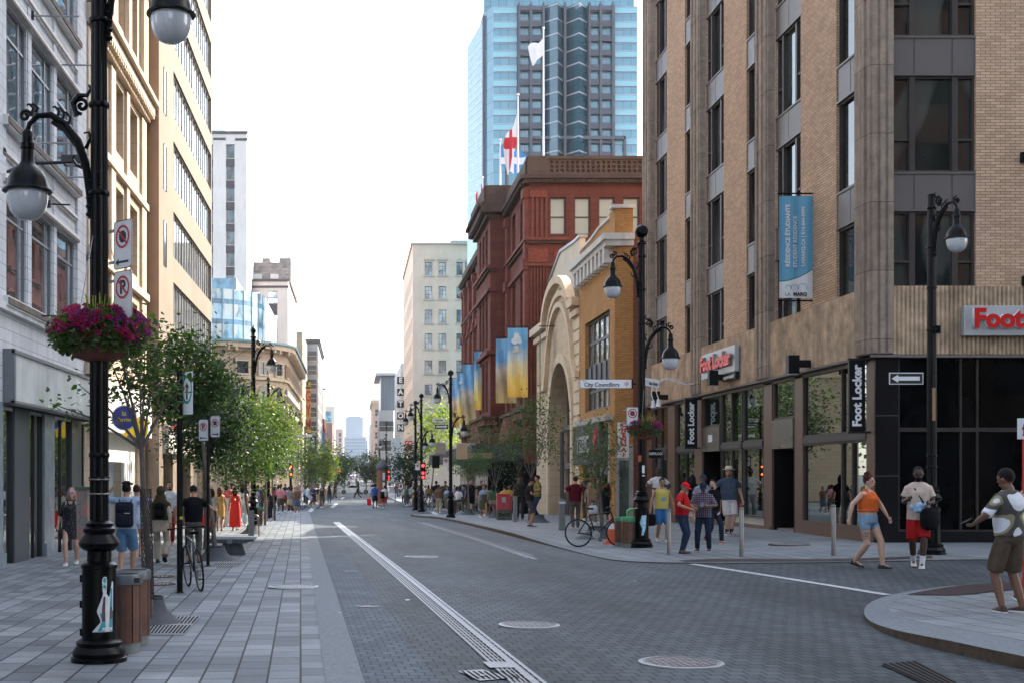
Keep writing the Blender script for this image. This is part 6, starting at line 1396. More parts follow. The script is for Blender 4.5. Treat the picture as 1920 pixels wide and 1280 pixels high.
# conical skirts round the tree feet
SK = mat('tree_skirt', (.075, .08, .09), .7, 0, .2, 6)
for i, (px, py, r, lb) in enumerate([(281, 1168, .27, 'wide dark skirt round the foot of the nearest young tree'), (404, 1050, .34, 'dark tree skirt left of the low bench'), (473, 1000, .30, 'tree skirt beside the bicycle loop'), (878, 968, .3, 'tree skirt by the green lidded bin'), (930, 974, .3, 'tree skirt next to the red graffiti box'), (1010, 984, .34, 'tree skirt behind the men with phones'), (1120, 1012, .40, 'tree skirt behind the parked bicycle')]):
    x, y, z = gp(px, py); z += (RZ(x, y) if px > 800 else .012); t = thing('tree_skirt', lb, 'tree skirt', (x, y, z), 0, 'dark conical tree skirts')
    m = MB(); m.lathe([(r*1.55, 0), (r*1.2, .06), (r*.8, .16), (r*.62, .30), (r*.58, .30), (r*.55, .2), (.06, .2)], 24); m.build('skirt', SK, t, True); m = MB(); m.lathe([(r*.62, .30), (r*.64, .31), (r*.64, .33), (r*.58, .33)], 24, cap=False); m.build('rim', SK, t)

# flower baskets
FM = leafmat('petal_magenta', (.22, .004, .075), .25); FP = leafmat('petal_purple', (.12, .01, .13), .25); FL = leafmat('basket_leaf', (.05, .10, .03), .3); FG = leafmat('grass_blade', (.13, .20, .04), .4)
def basket(label, loc, r, nl, seed):
    rnd = random.Random(seed); t = thing('flower_basket', label, 'flower basket', loc, 0, 'magenta flower baskets on the lamp posts')
    m = MB(); m.lathe([(r*.25, -.26), (r*.5, -.22), (r*.72, -.05), (r*.74, 0), (r*.65, 0)], 20); m.build('bowl', mat('basket_brown', (.16, .06, .05), .7), t, True)
    l = MB()
    for _ in range(nl):
        a = rnd.uniform(0, 2*pi); e = rnd.uniform(-.9, 1.2); q = rnd.uniform(.75, 1.05); leaf(l, (r*q*cos(a)*cos(e*.9), r*q*sin(a)*cos(e*.9), .02+r*.52*sin(e)*q), .055*rnd.uniform(.6, 1.3), rnd, 0, .5)
    l.build('foliage', FL, t, recalc=False)
    for nm, mt, cnt in (('magenta_flowers', FM, int(nl*.10)), ('purple_flowers', FP, int(nl*.025))):
        f = MB()
        cen = [(rnd.uniform(0, 2*pi), rnd.uniform(-.2, .95)) for _ in range(16)]
        for _ in range(cnt):
            a, e = cen[rnd.randrange(16)]; a += rnd.gauss(0, .16); e += rnd.gauss(0, .16); c = Vector((r*1.06*cos(a)*cos(e*.9), r*1.06*sin(a)*cos(e*.9), .03+r*.55*sin(e))); n = (c+Vector((0, 0, r*.3))).normalized(); u = n.orthogonal().normalized(); v = n.cross(u); s_ = .034*rnd.uniform(.8, 1.2)
            P_ = []
            for k in range(10): g = s_*(1 if k % 2 == 0 else .62); P_.append(c+n*.012+u*g*cos(k*pi/5)+v*g*sin(k*pi/5))
            f.add([c-n*.012]+P_, [(0, 1+k, 1+(k+1) % 10) for k in range(10)])
        f.build(nm, mt, t, recalc=False)
    g = MB()
    for _ in range(60):
        a = rnd.uniform(0, 2*pi); q = rnd.uniform(.1, .7)*r; ln = rnd.uniform(.15, .32); b = Vector((q*cos(a), q*sin(a), .12)); o = Vector((cos(a), sin(a), 0))*ln*rnd.uniform(.3, 1); s_ = Vector((-sin(a), cos(a), 0))*.005
        p1 = b+o*.4+Vector((0, 0, ln*.8)); p2 = b+o+Vector((0, 0, ln*.75)); g.quad(b-s_, b+s_, p1+s_, p1-s_); g.quad(p1-s_, p1+s_, p2+s_*.2, p2-s_*.2)
    g.build('grass_blades', FG, t, recalc=False)
    for a in (0, 2.1, 4.2): m = MB(); m.tube([(r*.7*cos(a), r*.7*sin(a), 0), (.09*cos(a), .09*sin(a), .95)], .004, 4); m.build('hanger_wire', GALV, t)
basket('big magenta flower basket on the near lamp post', (PB.x, PB.y, PB.z+3.17), .47, 3000, 1)
basket('smaller flower basket on the right corner lamp post', (PB2.x+.08, PB2.y, PB2.z+2.86), .40, 1500, 2)

# ---- street name signs, arrow signs, small signs
RING = mat('rose_emblem', (.5, .08, .08), .5)
Y2 = PB2.y; zz = Z_(719, Y2); x0, x1 = X_(1088, Y2), X_(1184, Y2)
t = thing('street_name_sign', 'white street sign reading City Councillors on the right corner lamp post', 'street sign', ((x0+x1)/2, Y2, zz), 0); w = (x1-x0)/2
m = MB(); m.bevbox(-w, w, -.012, .012, -.10, .10, .006); m.build('plate', WHITE, t); text('lettering', 'City Councillors', .135, INK, t, TM(-.10, -.014, -.02), .001, .003, sx=.95); text('small_lettering', 'Rue', .05, INK, t, TM(-w+.10, -.014, .075), .001)
m = MB(); [ring(m, w-.12+.032*cos(a), .032*sin(a), .017, .022, -.0135, 12) for a in lin(0, 2*pi*7/8, 8)]; m.build('emblem', RING, t, recalc=False); m = MB(); m.box(w, w+.03, -.03, .03, -.12, .12); m.tube([(w, 0, 0), (w+.12, 0, 0)], .02, 6); m.build('bracket', BLACK, t)
t = thing('street_name_sign', 'white Sainte-Catherine street sign seen at an angle past the corner lamp', 'street sign', (X_(1210, Y2)+.02, Y2+.1, Z_(714, Y2)), radians(57))
m = MB(); m.bevbox(.0, .95, -.012, .012, -.10, .10, .006); m.build('plate', WHITE, t); text('lettering', 'Sainte-Catherine', .125, INK, t, TM(.53, -.014, -.02), .001, .003, sx=.75); m = MB(); ring(m, .09, 0, .02, .03, -.0135, 12); m.build('emblem', RING, t, recalc=False)
X, Z = X_(1185, Y2), Z_(780, Y2); parking_sign('parking_sign', 'no stopping sign hanging left of the right corner lamp post', (X, Y2-.05, Z), .15, .30, .45, 'stop')
def arrow_sign(label, px, py, Y, w, h, s, rz=0):
    t = thing('one_way_sign', label, 'sign', (X_(px, Y), Y, Z_(py, Y)), rz); m = MB(); m.bevbox(-w, w, -.01, .01, -h, h, .004); m.build('plate', WHITE, t)
    m = MB(); m.box(-w*.95, w*.95, -.013, -.011, -h*.86, h*.86); m.build('black_field', INK, t)
    m = MB(); q = -s; m.prism([(s*w*.86, 0), (s*w*.48, h*.68), (s*w*.48, h*.34), (-s*w*.78, h*.34), (-s*w*.78, -h*.34), (s*w*.48, -h*.34), (s*w*.48, -h*.68)], -.0155, -.0135); m.build('arrow', WHITE, t); return t
Y3 = L3_.location.y-.1
arrow_sign('black one way sign with a white arrow pointing left', 1699, 709, Y3, 32*Y3/F, 11*Y3/F, -1)
arrow_sign('small one way arrow sign on the right lamp post near the printed banners', 828, 799, 66.8, 12*67/F*1.1, 4.6*67/F, 1)
t = thing('street_name_sign', 'small white street name plate above the small one way arrow', 'street sign', (X_(824, 66.8), 66.8, Z_(787, 66.8))); m = MB(); m.bevbox(-.36, .30, -.01, .01, -.09, .09, .004); m.build('plate', WHITE, t); text('lettering', 'Aylmer', .15, INK, t, TM(-.03, -.012, 0), .001, .003)
t = thing('street_name_sign', 'tiny white street name plate among the far left trees', 'street sign', (X_(570, 94), 94, Z_(816, 94))); m = MB(); m.bevbox(-.6, .6, -.01, .01, -.10, .10, .004); m.build('plate', WHITE, t); text('lettering', 'Union', .15, INK, t, TM(0, -.012, 0), .001, .003)
t = thing('back_of_sign', 'rounded sign seen edge on, strapped to the dark corner lamp post', 'sign', (X_(1751, Y3), Y3, Z_(757, Y3)), radians(70)); m = MB(); m.prism([(0, -.27), (.30, -.22), (.36, 0), (.30, .22), (0, .27)], -.01, .01); m.build('plate', DARK, t); m = MB(); m.box(-.03, .0, -.03, .03, -.33, .33); m.build('bracket', mat('wood_brown', (.3, .17, .09)), t)
t = thing('camera_sensor', 'small black sensor box on the dark corner lamp post', 'sensor', (X_(1753, Y3), Y3, Z_(618, Y3))); m = MB(); m.bevbox(-.02, .10, -.05, .05, -.08, .08, .01); m.build('housing', BLACK, t)
# hydrant sign on a red post
Y = 16; t = thing('hydrant_sign', 'white sign with a red hydrant on a thin red post at the right edge', 'sign', (X_(1921, Y), Y, G(8, Y)+.1)); zc_ = Z_(803, Y)-t.location.z; m = MB(); m.tube([(0, .02, 0), (0, .02, zc_+.1)], .016, 8); m.build('post', REDP, t); m = MB(); m.bevbox(-.09, .1, -.005, .005, zc_-.13, zc_+.13, .003); m.build('plate', WHITE, t)
m = MB(); m.box(-.02, .03, -.008, -.006, zc_-.07, zc_+.04); m.box(-.035, .045, -.008, -.006, zc_-.01, zc_+.02); m.box(-.03, .04, -.008, -.006, zc_-.09, zc_-.07); m.ball((.005, -.007, zc_+.045), (.025, .002, .03), 8); m.build('hydrant_mark', REDP, t)
# left sign poles
def pole(label, px, py, ztop, r=.03, name='sign_post', m_=BLACK, dz=.012):
    x, y, z = gp(px, py); t = thing(name, label, 'post', (x, y, z+dz)); m = MB(); m.tube([(0, 0, .01), (0, 0, Z_(ztop, y)-z-dz)], r, 10); m.build('post', m_, t); m = MB(); m.box(-.07, .07, -.07, .07, 0, .012); m.build('foot_plate', RUST, t); return t, y
tg, yg = pole('thick black post carrying the green ringed sign', 337, 1112, 695, .048)
x, Z = X_(352, yg), Z_(737, yg); t = thing('truck_route_sign', 'white sign with a green ring on the thick black post', 'sign', (x, yg-.06, Z), radians(-50)); m = MB(); m.bevbox(-.16, .16, -.005, .005, -.34, .34, .004); m.build('plate', WHITE, t)
GRN = mat('sign_green', (.01, .28, .20), .5); m = MB(); ring(m, 0, .06, .115, .145, -.007); m.v = [(a, b, .06+(c-.06)*1.6) for a, b, c in m.v]; m.build('green_ring', GRN, t, recalc=False); m = MB(); m.prism([(-.02, -.10), (.02, -.10), (.02, .10), (.05, .10), (0, .18), (-.05, .10), (-.02, .10)], -.008, -.0065); m.build('arrow_mark', INK, t)
t = thing('id_sticker', 'yellow round sticker low on the thick black post', 'sticker', (X_(341, yg), yg-.055, Z_(970, yg))); m = MB(); m.tube([(0, 0, 0), (0, -.004, 0)], .028, 16); m.build('disc', mat('yellow_sticker', (.6, .5, .02)), t)
tp, yp = pole('thin black post with two small parking signs', 390, 1062, 778, .035, dz=.02)
parking_sign('parking_sign', 'small no parking sign left of the thin black post', (X_(382, yp), yp-.06, Z_(806, yp)), -.5, .24, .46, 'P', -1); parking_sign('parking_sign', 'small no stopping sign right of the thin black post', (X_(404, yp), yp-.06, Z_(799, yp)), -.5, .24, .46, 'stop', 1)
for lb, px, py, Y in (('tiny no stopping sign on the arrow lamp post', 836, 865, 66.5), ('tiny sign left of the red traffic light', 783, 874, 83)):
    parking_sign('parking_sign', lb, (X_(px, Y), Y, Z_(py, Y)), 0, .30, .45, 'stop')
# traffic light heads and their plain backs
def signal(label, px, py, Y, w, h, lit=None, side=False, back=None):
    t = thing('traffic_light', label, 'traffic light', (X_(px, Y), Y, Z_(py, Y))); m = MB(); m.bevbox(-w, w, -.12, .12, -h, h, .02); m.build('housing', back or BLACK, t)
    if lit: 
        m = MB(); m.lathe([(.10, 0), (.09, .04), (.01, .06)], 16); m.v = [(a, -.12-c, h*.62+b) for a, b, c in m.v]; m.build('red_lens', mat('lit_red', (1, .03, .03), .3, emit=1.3), t)
        m = MB(); [m.box(-.07, .07, -.15, -.12, z-.08, z+.08) for z in (-h*.25, -h*.75)]; m.build('hand_symbol', mat('lit_red', (1, .03, .03)), t)
    m = MB(); m.tube([(0, .12, h*.7), (0, .4, h*.7)], .03, 6); m.build('bracket', BLACK, t)
signal('red traffic light on the right at the far crossing', 793, 882, 83.2, .16, .55, True); signal('smaller red traffic light beside the advertising column', 729, 890, 140, .22, .6, True)
PAN = mat('signal_back_grey', (.22, .21, .20), .6)
signal('grey back board of a signal left of the arrow lamp', 826, 840, 66.5, .27, .30, back=mat('tan_board', (.30, .27, .23), .6)); signal('tan back board of a signal right of the arrow lamp', 866, 845, 66.5, .28, .42, back=mat('warm_tan_board', (.42, .30, .19), .6)); signal('dark signal box left of the arrow lamp', 817, 865, 68, .2, .33); signal('white sign board hanging among the left trees', 524, 812, 70, .25, .32, back=mat('pale_board', (.5, .48, .45)))  # back boards in plain even colours
t = thing('red_signal', 'small orange red light among the left trees', 'traffic light', (X_(546, 94), 93.5, Z_(882, 94))); m = MB(); m.bevbox(-.16, .16, -.1, .1, -.5, .5, .02); m.build('housing', BLACK, t); m = MB(); m.ball((0, -.1, .3), (.08, .04, .08), 10); m.ball((0, -.1, -.25), (.08, .04, .09), 8); m.build('lens', mat('lit_orange', (1, .12, .02), .3, emit=2), t)

# ---- bins, bollards, boxes, bench
WOOD = mat('stained_wood_slats', (.11, .045, .025), .55, 0, .35, 6, .25, 40)
def bin_(label, loc, r, h, lid, group='wooden slatted litter bins'):
    t = thing('litter_bin', label, 'litter bin', loc, 0, group)
    m = MB(); m.lathe([(r*.93, 0), (r*.93, .12), (r*.88, .13), (r*.88, h*.86)], 24); m.build('body', mat('bin_grey', (.16, .175, .17), .6, 0, .25, 6), t, True)
    n = 11
    for i in range(n):
        a = 2*pi*i/n; m = MB(); w = pi/n*.86; vs = [(q*cos(a+s_*w), q*sin(a+s_*w), z) for z in (.10, h*.88) for q in (r*.9, r) for s_ in (-1, 0, 1)]
        m.add(vs, [(3, 4, 10, 9), (4, 5, 11, 10), (0, 3, 9, 6), (2, 8, 11, 5), (6, 9, 10, 7), (7, 10, 11, 8)]); m.build('slat', WOOD, t)
    m = MB(); m.lathe([(r*1.0, h*.86), (r*1.05, h*.87), (r*1.07, h*.98), (r*1.02, h), (r*.86, h), (r*.8, h*.9), (r*.7, h*.6), (.01, h*.6)], 28); m.build('rim', lid, t, True)
    return t
RIM = mat('bin_rim', (.10, .115, .125), .45, .2, .15, 5); GRIM = mat('green_bin_rim', (.05, .20, .10), .45, 0, .15, 5)
bins = [(229, 1222, .20, .80, RIM, 'wooden litter bin directly behind the near lamp post'), (246, 1208, .20, .80, RIM, 'second wooden bin half hidden behind the first one'), (1181, 1027, .21, .72, GRIM, 'green topped wooden bin touching the right corner lamp post'), (1165, 1025, .17, .72, GRIM, 'narrow wooden bin left of the green topped one'), (847, 966, .26, .85, GRIM, 'green lidded wooden bin by the small round topped tree'), (782, 950, .22, .8, RIM, 'wooden bin at the foot of the red light lamp'), (484, 985, .2, .8, GRIM, 'bin beside the beige square bollard')]
for px, py, r, h, ld, lb in bins:
    x, y, z = gp(px, py); z += RZ(x, y) if px > 600 else .012; tb = bin_(lb, (x, y, z), r, h, ld)
    if px in (1181, 847): m = MB(); m.tube([(-.05, 0, h), (-.06, 0, h+.16), (0, 0, h+.2), (.14, 0, h+.2), (.2, 0, h+.15)], .03, 8); m.lathe([(r*.99, h-.01), (r*1.02, h+.02), (.02, h+.03)], 20); m.build('green_handle_lid', mat('bright_green', (.06, .38, .12), .45), tb, True)
    if px == 229: m = MB(); m.box(r*.7, r*1.02, -r*.75, -r*.5, h*.90, h*.96); m.build('latch', DARK, tb)
def bollard(label, px, py, top, sq=False, m_=STEEL, r=.055):
    x, y, z = gp(px, py); z += RZ(x, y) if px > 600 else .012; h = (py-top)*y/F; t = thing('bollard', label, 'bollard', (x, y, z), 0, 'square bollards' if sq else 'round steel bollards')
    m = MB()
    if sq: m.bevbox(-r, r, -r, r, 0, h, .01); m.build('post', m_, t)
    else: m.lathe([(r*1.25, 0), (r*1.25, .01), (r, .012), (r, h-.06), (r*.93, h-.055), (r*.93, h-.045), (r, h-.04), (r*.98, h-.005), (r*.9, h)], 20); m.build('post', m_, t, True)
BOLG = mat('grey_concrete_bollard', (.20, .205, .21), .7, 0, .15, 8)
for a in ((1254.5, 1040, 955, 'steel bollard left of the man in the red vest'), (1390.5, 1045, 952, 'steel bollard in front of the man with the straw hat'), (1563, 1043, 947, 'steel bollard left of the woman in the orange top'), (917, 955, 925, 'steel bollard left of the red graffiti box'), (741, 945, 928, 'small steel bollard by the far crossing')): bollard(a[3], *a[:3], r=.046)
for a in ((966, 982, 934, .085, 'grey square bollard right of the red graffiti box'), (471, 1015, 957, .085, 'grey square bollard beside the low bench'), (499, 976, 937, .09, 'beige square bollard beyond the bench')): bollard(a[4], *a[:3], sq=True, m_=BOLG, r=a[3])
x, y, z = gp(1053.5, 999); z += RZ(x, y); t = thing('signal_pole', 'tall brown grey pole with a grey sleeve before the arched hall', 'pole', (x, y, z)); m = MB(); m.tube([(0, 0, .9), (0, 0, 3.2)], .07, 12); m.build('pole', mat('brown_pole', (.07, .055, .06), .5), t, True); m = MB(); m.bevbox(-.1, .1, -.1, .1, 0, 1.02, .02); m.build('sleeve', BOLG, t); m = MB(); m.box(-.105, .105, -.105, -.1, .86, .93); m.build('label_band', ALU, t)
# red box with graffiti
x, y, z = gp(945, 978); z += RZ(x, y); t = thing('utility_cabinet', 'red utility cabinet covered in graffiti by the forked tree', 'cabinet', (x, y, z)); w = 14*y/F
gm, gt, gb = newmat('graffiti_red'); gc = ramp(gt, noise(gt, scl(gt, objco(gt), (1.2, 1, .9)), 7, 3, .6, 2.5), [(.40, (.30, .02, .035)), (.50, (.45, .03, .05)), (.56, (.55, .12, .12)), (.60, (.10, .015, .02))]); gt.links.new(gc, gb.inputs['Base Color'])
m = MB(); m.bevbox(-w, w, -.2, .2, .48, 1.16, .02); m.build('upper_body', gm, t); m = MB(); m.bevbox(-w, w, -.2, .2, 0, .48, .02); m.build('lower_body', mat('grimy_grey', (.10, .10, .085), .8, 0, .5, 6), t); m = MB(); m.bevbox(-w-.01, w-.1, -.21, .21, 1.16, 1.26, .02); m.build('top', REDP, t); m = MB(); m.box(-.12, .06, -.204, -.2, .85, 1.08); m.build('notice', mat('dirty_paper', (.35, .34, .31)), t); text('graffiti_tag', 'ZNOC', .20, BLACK, t, TM(0, -.203, .24), .001, .008)
# low bench
x, y, z = gp(436, 1040); t = thing('bench', 'low grey slatted bench on a dark flared foot', 'bench', (x, y, z+.012), 0); m = MB(); 
for k in range(3): m = MB(); m.prism([(-.62, .40), (.55, .40), (.62, .46), (-.45, .46)], -.24+k*.17, -.09+k*.17); m.build('slat', mat('pale_bench', (.42, .43, .44), .6, 0, .15, 6), t)
m = MB(); m.prism([(-.66, .37), (-.55, .30), (.35, .30), (.58, .40), (-.62, .40)], -.26, .28); m.build('seat_beam', SK, t); m = MB(); m.prism([(-.32, 0), (.32, 0), (.22, .31), (-.22, .31)], -.16, .18); m.build('foot', SK, t); m = MB(); m.tube([(-.05, -.28, .35), (-.05, -.265, .35)], .07, 16); m.build('end_cap', BOLG, t)
# loop bicycle racks
def rack(label, px, py, h=.85, m_=STEEL):
    x, y, z = gp(px, py); z += RZ(x, y) if px > 600 else .012; t = thing('bike_rack', label, 'bicycle rack', (x, y, z), 0, 'looped steel bicycle racks'); m = MB(); m.tube([(-.10, 0, 0), (-.10, 0, h*.6)]+[(-.0+.13*cos(a), 0, h*.72+.13*sin(a)) for a in lin(pi*1.15, -pi*.1, 12)]+[(.14, 0, 0)], .022, 8); m.build('loop', m_, t, True); m = MB(); ring(m, .02, h*.72, .05, .085, -.0); m.build('disc', m_, t, recalc=False)
rack('looped bicycle rack next to the square bollard', 478, 1005); rack('looped bicycle rack by the green lidded bin', 862, 968)
# advertising column
x, y, z = gp(716, 938); y = 120; x = X_(716, y); z = G(x, y)+.1; t = thing('advertising_column', 'round brick advertising column with a dark domed cap at the crossing', 'advertising column', (x, y, z)); w = 9.5*y/F
m = MB(); m.lathe([(w, 0), (w, 3.2)], 24); m.build('shaft', brick('column_brick', (.34, .13, .07), (.26, .10, .06), (.2, .12, .09), .24, .08, .01, bmp=.3), t, True); m = MB(); m.lathe([(w*1.15, 3.2), (w*1.25, 3.3), (w*1.25, 3.5), (w*.9, 3.7), (w*.35, 4.0), (.04, 4.15)], 24); m.build('cap', mat('column_cap', (.06, .065, .075), .5), t, True); m = MB(); [m.box(.06+q, .28+q, -w-.03, -w+.05, zc, zc+hh) for q, zc, hh in ((0, 1.5, .5), (0, 2.2, .7))]; m.build('poster', PW, t)
# traffic cone
x, y, z = gp(1147, 1021); z += RZ(x, y); t = thing('traffic_cone', 'orange traffic cone behind the parked bicycle', 'traffic cone', (x, y, z)); CO = mat('cone_orange', (.65, .09, .02), .5); m = MB(); m.lathe([(.15, .03), (.035, .72), (.02, .72)], 18); m.build('cone', CO, t, True); m = MB(); m.box(-.19, .19, -.19, .19, 0, .03); m.build('base', CO, t); m = MB(); m.lathe([(.094, .38), (.072, .52)], 18, cap=False); m.build('stripe', WHITE, t)
# parasols far left
for i, (px, py, Y, c) in enumerate(((622, 880, 150, (.45, .02, .04)), (652, 893, 230, (.6, .62, .65)))):
    X, Z = X_(px, Y), Z_(py, Y); t = thing('parasol', ['red parasol over a terrace far on the left', 'small pale parasol beyond the red one'][i], 'parasol', (X, Y, G(X, Y)+.05)); h = Z-t.location.z; m = MB(); m.lathe([(1.3, h-.25), (.7, h), (.05, h+.22)], 8); m.build('canopy', mat('parasol%d' % i, c, .7), t); m = MB(); m.tube([(0, 0, 0), (0, 0, h)], .03, 6); m.build('pole', DARK, t)
# ================================================ PEOPLE
def remesh(mb, vox, smooth=4, name='m'):
    me = bpy.data.meshes.new('tmp'); me.from_pydata(mb.v, [], mb.f)
    bm = bmesh.new(); bm.from_mesh(me); bmesh.ops.recalc_face_normals(bm, faces=bm.faces); bm.to_mesh(me); bm.free()
    o = bpy.data.objects.new('tmp', me); COL.objects.link(o)
    r = o.modifiers.new('r', 'REMESH'); r.mode = 'VOXEL'; r.voxel_size = vox; r.use_smooth_shade = True
    s = o.modifiers.new('s', 'SMOOTH'); s.factor = .5; s.iterations = smooth
    out = bpy.data.meshes.new_from_object(o.evaluated_get(bpy.context.evaluated_depsgraph_get()))
    bpy.data.objects.remove(o); bpy.data.meshes.remove(me); out.name = name
    out.polygons.foreach_set('use_smooth', [True]*len(out.polygons)); return out
def ik(a, b, l1, l2, hint):
    a, b = Vector(a), Vector(b); d = b-a; L = max(1e-4, d.length)
    if L > l1+l2-.002: b = a+d*((l1+l2-.002)/L); d = b-a; L = d.length
    x = (l1*l1-l2*l2+L*L)/(2*L); h = sqrt(max(0, l1*l1-x*x)); u = d/L; hv = Vector(hint); hv = (hv-u*hv.dot(u)).normalized(); return a+u*x+hv*h, b
def sec_loft(mb, secs, n=18):
    """secs: (z, rx, ry, y, x); elliptical cross sections"""
    vs = []
    for s in secs:
        z, rx, ry = s[:3]; y = s[3] if len(s) > 3 else 0; x = s[4] if len(s) > 4 else 0
        for j in range(n):
            a = 2*pi*j/n; c, q = cos(a), sin(a); e = .85
            vs.append((x+rx*math.copysign(abs(c)**e, c), y+ry*math.copysign(abs(q)**e, q), z))
    k = len(secs); mb.add(vs, [(i*n+j, i*n+(j+1) % n, (i+1)*n+(j+1) % n, (i+1)*n+j) for i in range(k-1) for j in range(n)]+[tuple(range(n))[::-1], tuple((k-1)*n+j for j in range(n))])
def limb(mb, pts, rad, n=10):
    P = []; Rr = []
    for i in range(len(pts)-1):
        for t in (0, .33, .66): P.append(Vector(pts[i]).lerp(Vector(pts[i+1]), t)); Rr.append(rad[i][int(t*3+.1)])
    P.append(Vector(pts[-1])); Rr.append(rad[-1][0]); mb.tube(P, Rr, n)
def hand(mb, w, el, side, curl=.5, palm=None, k=1):
    """five fingers; w wrist, el elbow"""
    w = Vector(w); f = (w-Vector(el)).normalized(); pn = Vector(palm) if palm else Vector((-side, .1, 0)); pn = (pn-f*pn.dot(f)).normalized(); ac = f.cross(pn).normalized()
    mb.tube([w-f*.01, w+f*.03, w+f*.075, w+f*.092], [.024, .034, .038, .028], 10, sq=(1, .5) if abs(ac.z) < .5 else (.62, 1))
    for i, L in enumerate((.066, .076, .072, .056)):
        b = w+f*.083+ac*(-.028+.0185*i); p = [b]; a = curl*.5
        for q, s in enumerate((.46, .32, .22)): p.append(p[-1]+(f*cos(a)+pn*sin(a))*L*s); a += curl*.8
        mb.tube(p, [.0098, .0092, .0085, .0065], 6)
    b = w+f*.028-ac*.03; mb.tube([b, b-ac*.018+f*.022+pn*.012, b-ac*.018+f*.048+pn*.022, b-ac*.010+f*.064+pn*.028], [.013, .0115, .010, .007], 6)
SKINS = {'pale': (.50, .30, .215), 'tan': (.36, .19, .115), 'brown': (.16, .075, .045), 'dark': (.055, .026, .018)}
def skin_mat(k): return mat('skin_'+k, SKINS[k], .5, 0, .1, 14, .05, 80, spec=.4)
def patt(name, fn):
    if name in MC: return MC[name]
    m, t, b = newmat(name); MC[name] = m; b.inputs['Roughness'].default_value = .85; t.links.new(fn(t, objco(t)), b.inputs['Base Color']); return m
def dots(t, co, base=(.008, .008, .01), dot=(.55, .5, .48), sc=38, th=.16):
    v = N(t, 'ShaderNodeTexVoronoi'); v.inputs['Scale'].default_value = sc; t.links.new(co, v.inputs[0]); return ramp(t, v.outputs[0], [(th-.02, dot), (th+.02, base)])
def plaid(t, co):
    s = N(t, 'ShaderNodeSeparateXYZ'); t.links.new(co, s.inputs[0]); out = []
    for i in (0, 2):
        m = N(t, 'ShaderNodeMath', operation='FRACT'); k = N(t, 'ShaderNodeMath', operation='MULTIPLY'); k.inputs[1].default_value = 22; t.links.new(s.outputs[i], k.inputs[0]); t.links.new(k.outputs[0], m.inputs[0]); out.append(ramp(t, m.outputs[0], [(.46, (.50, .46, .50)), (.52, (.11, .07, .13))]))
    return mixc(t, 1, out[0], out[1], 'MULTIPLY')
def blotch(cols, sc, det=2, dist=1.0):
    def f(t, co):
        n = noise(t, co, sc, det, .5, dist); st = []
        for i, c in enumerate(cols): st += [(.32+i*.36/len(cols), c), (.32+(i+.96)*.36/len(cols), c)]
        return ramp(t, n, st)
    return f
def cloth(c, name=None):
    return mat(name or 'cloth_%02d%02d%02d' % tuple(int(x*99) for x in c), c, .9, 0, .18, 7, .75, 11)
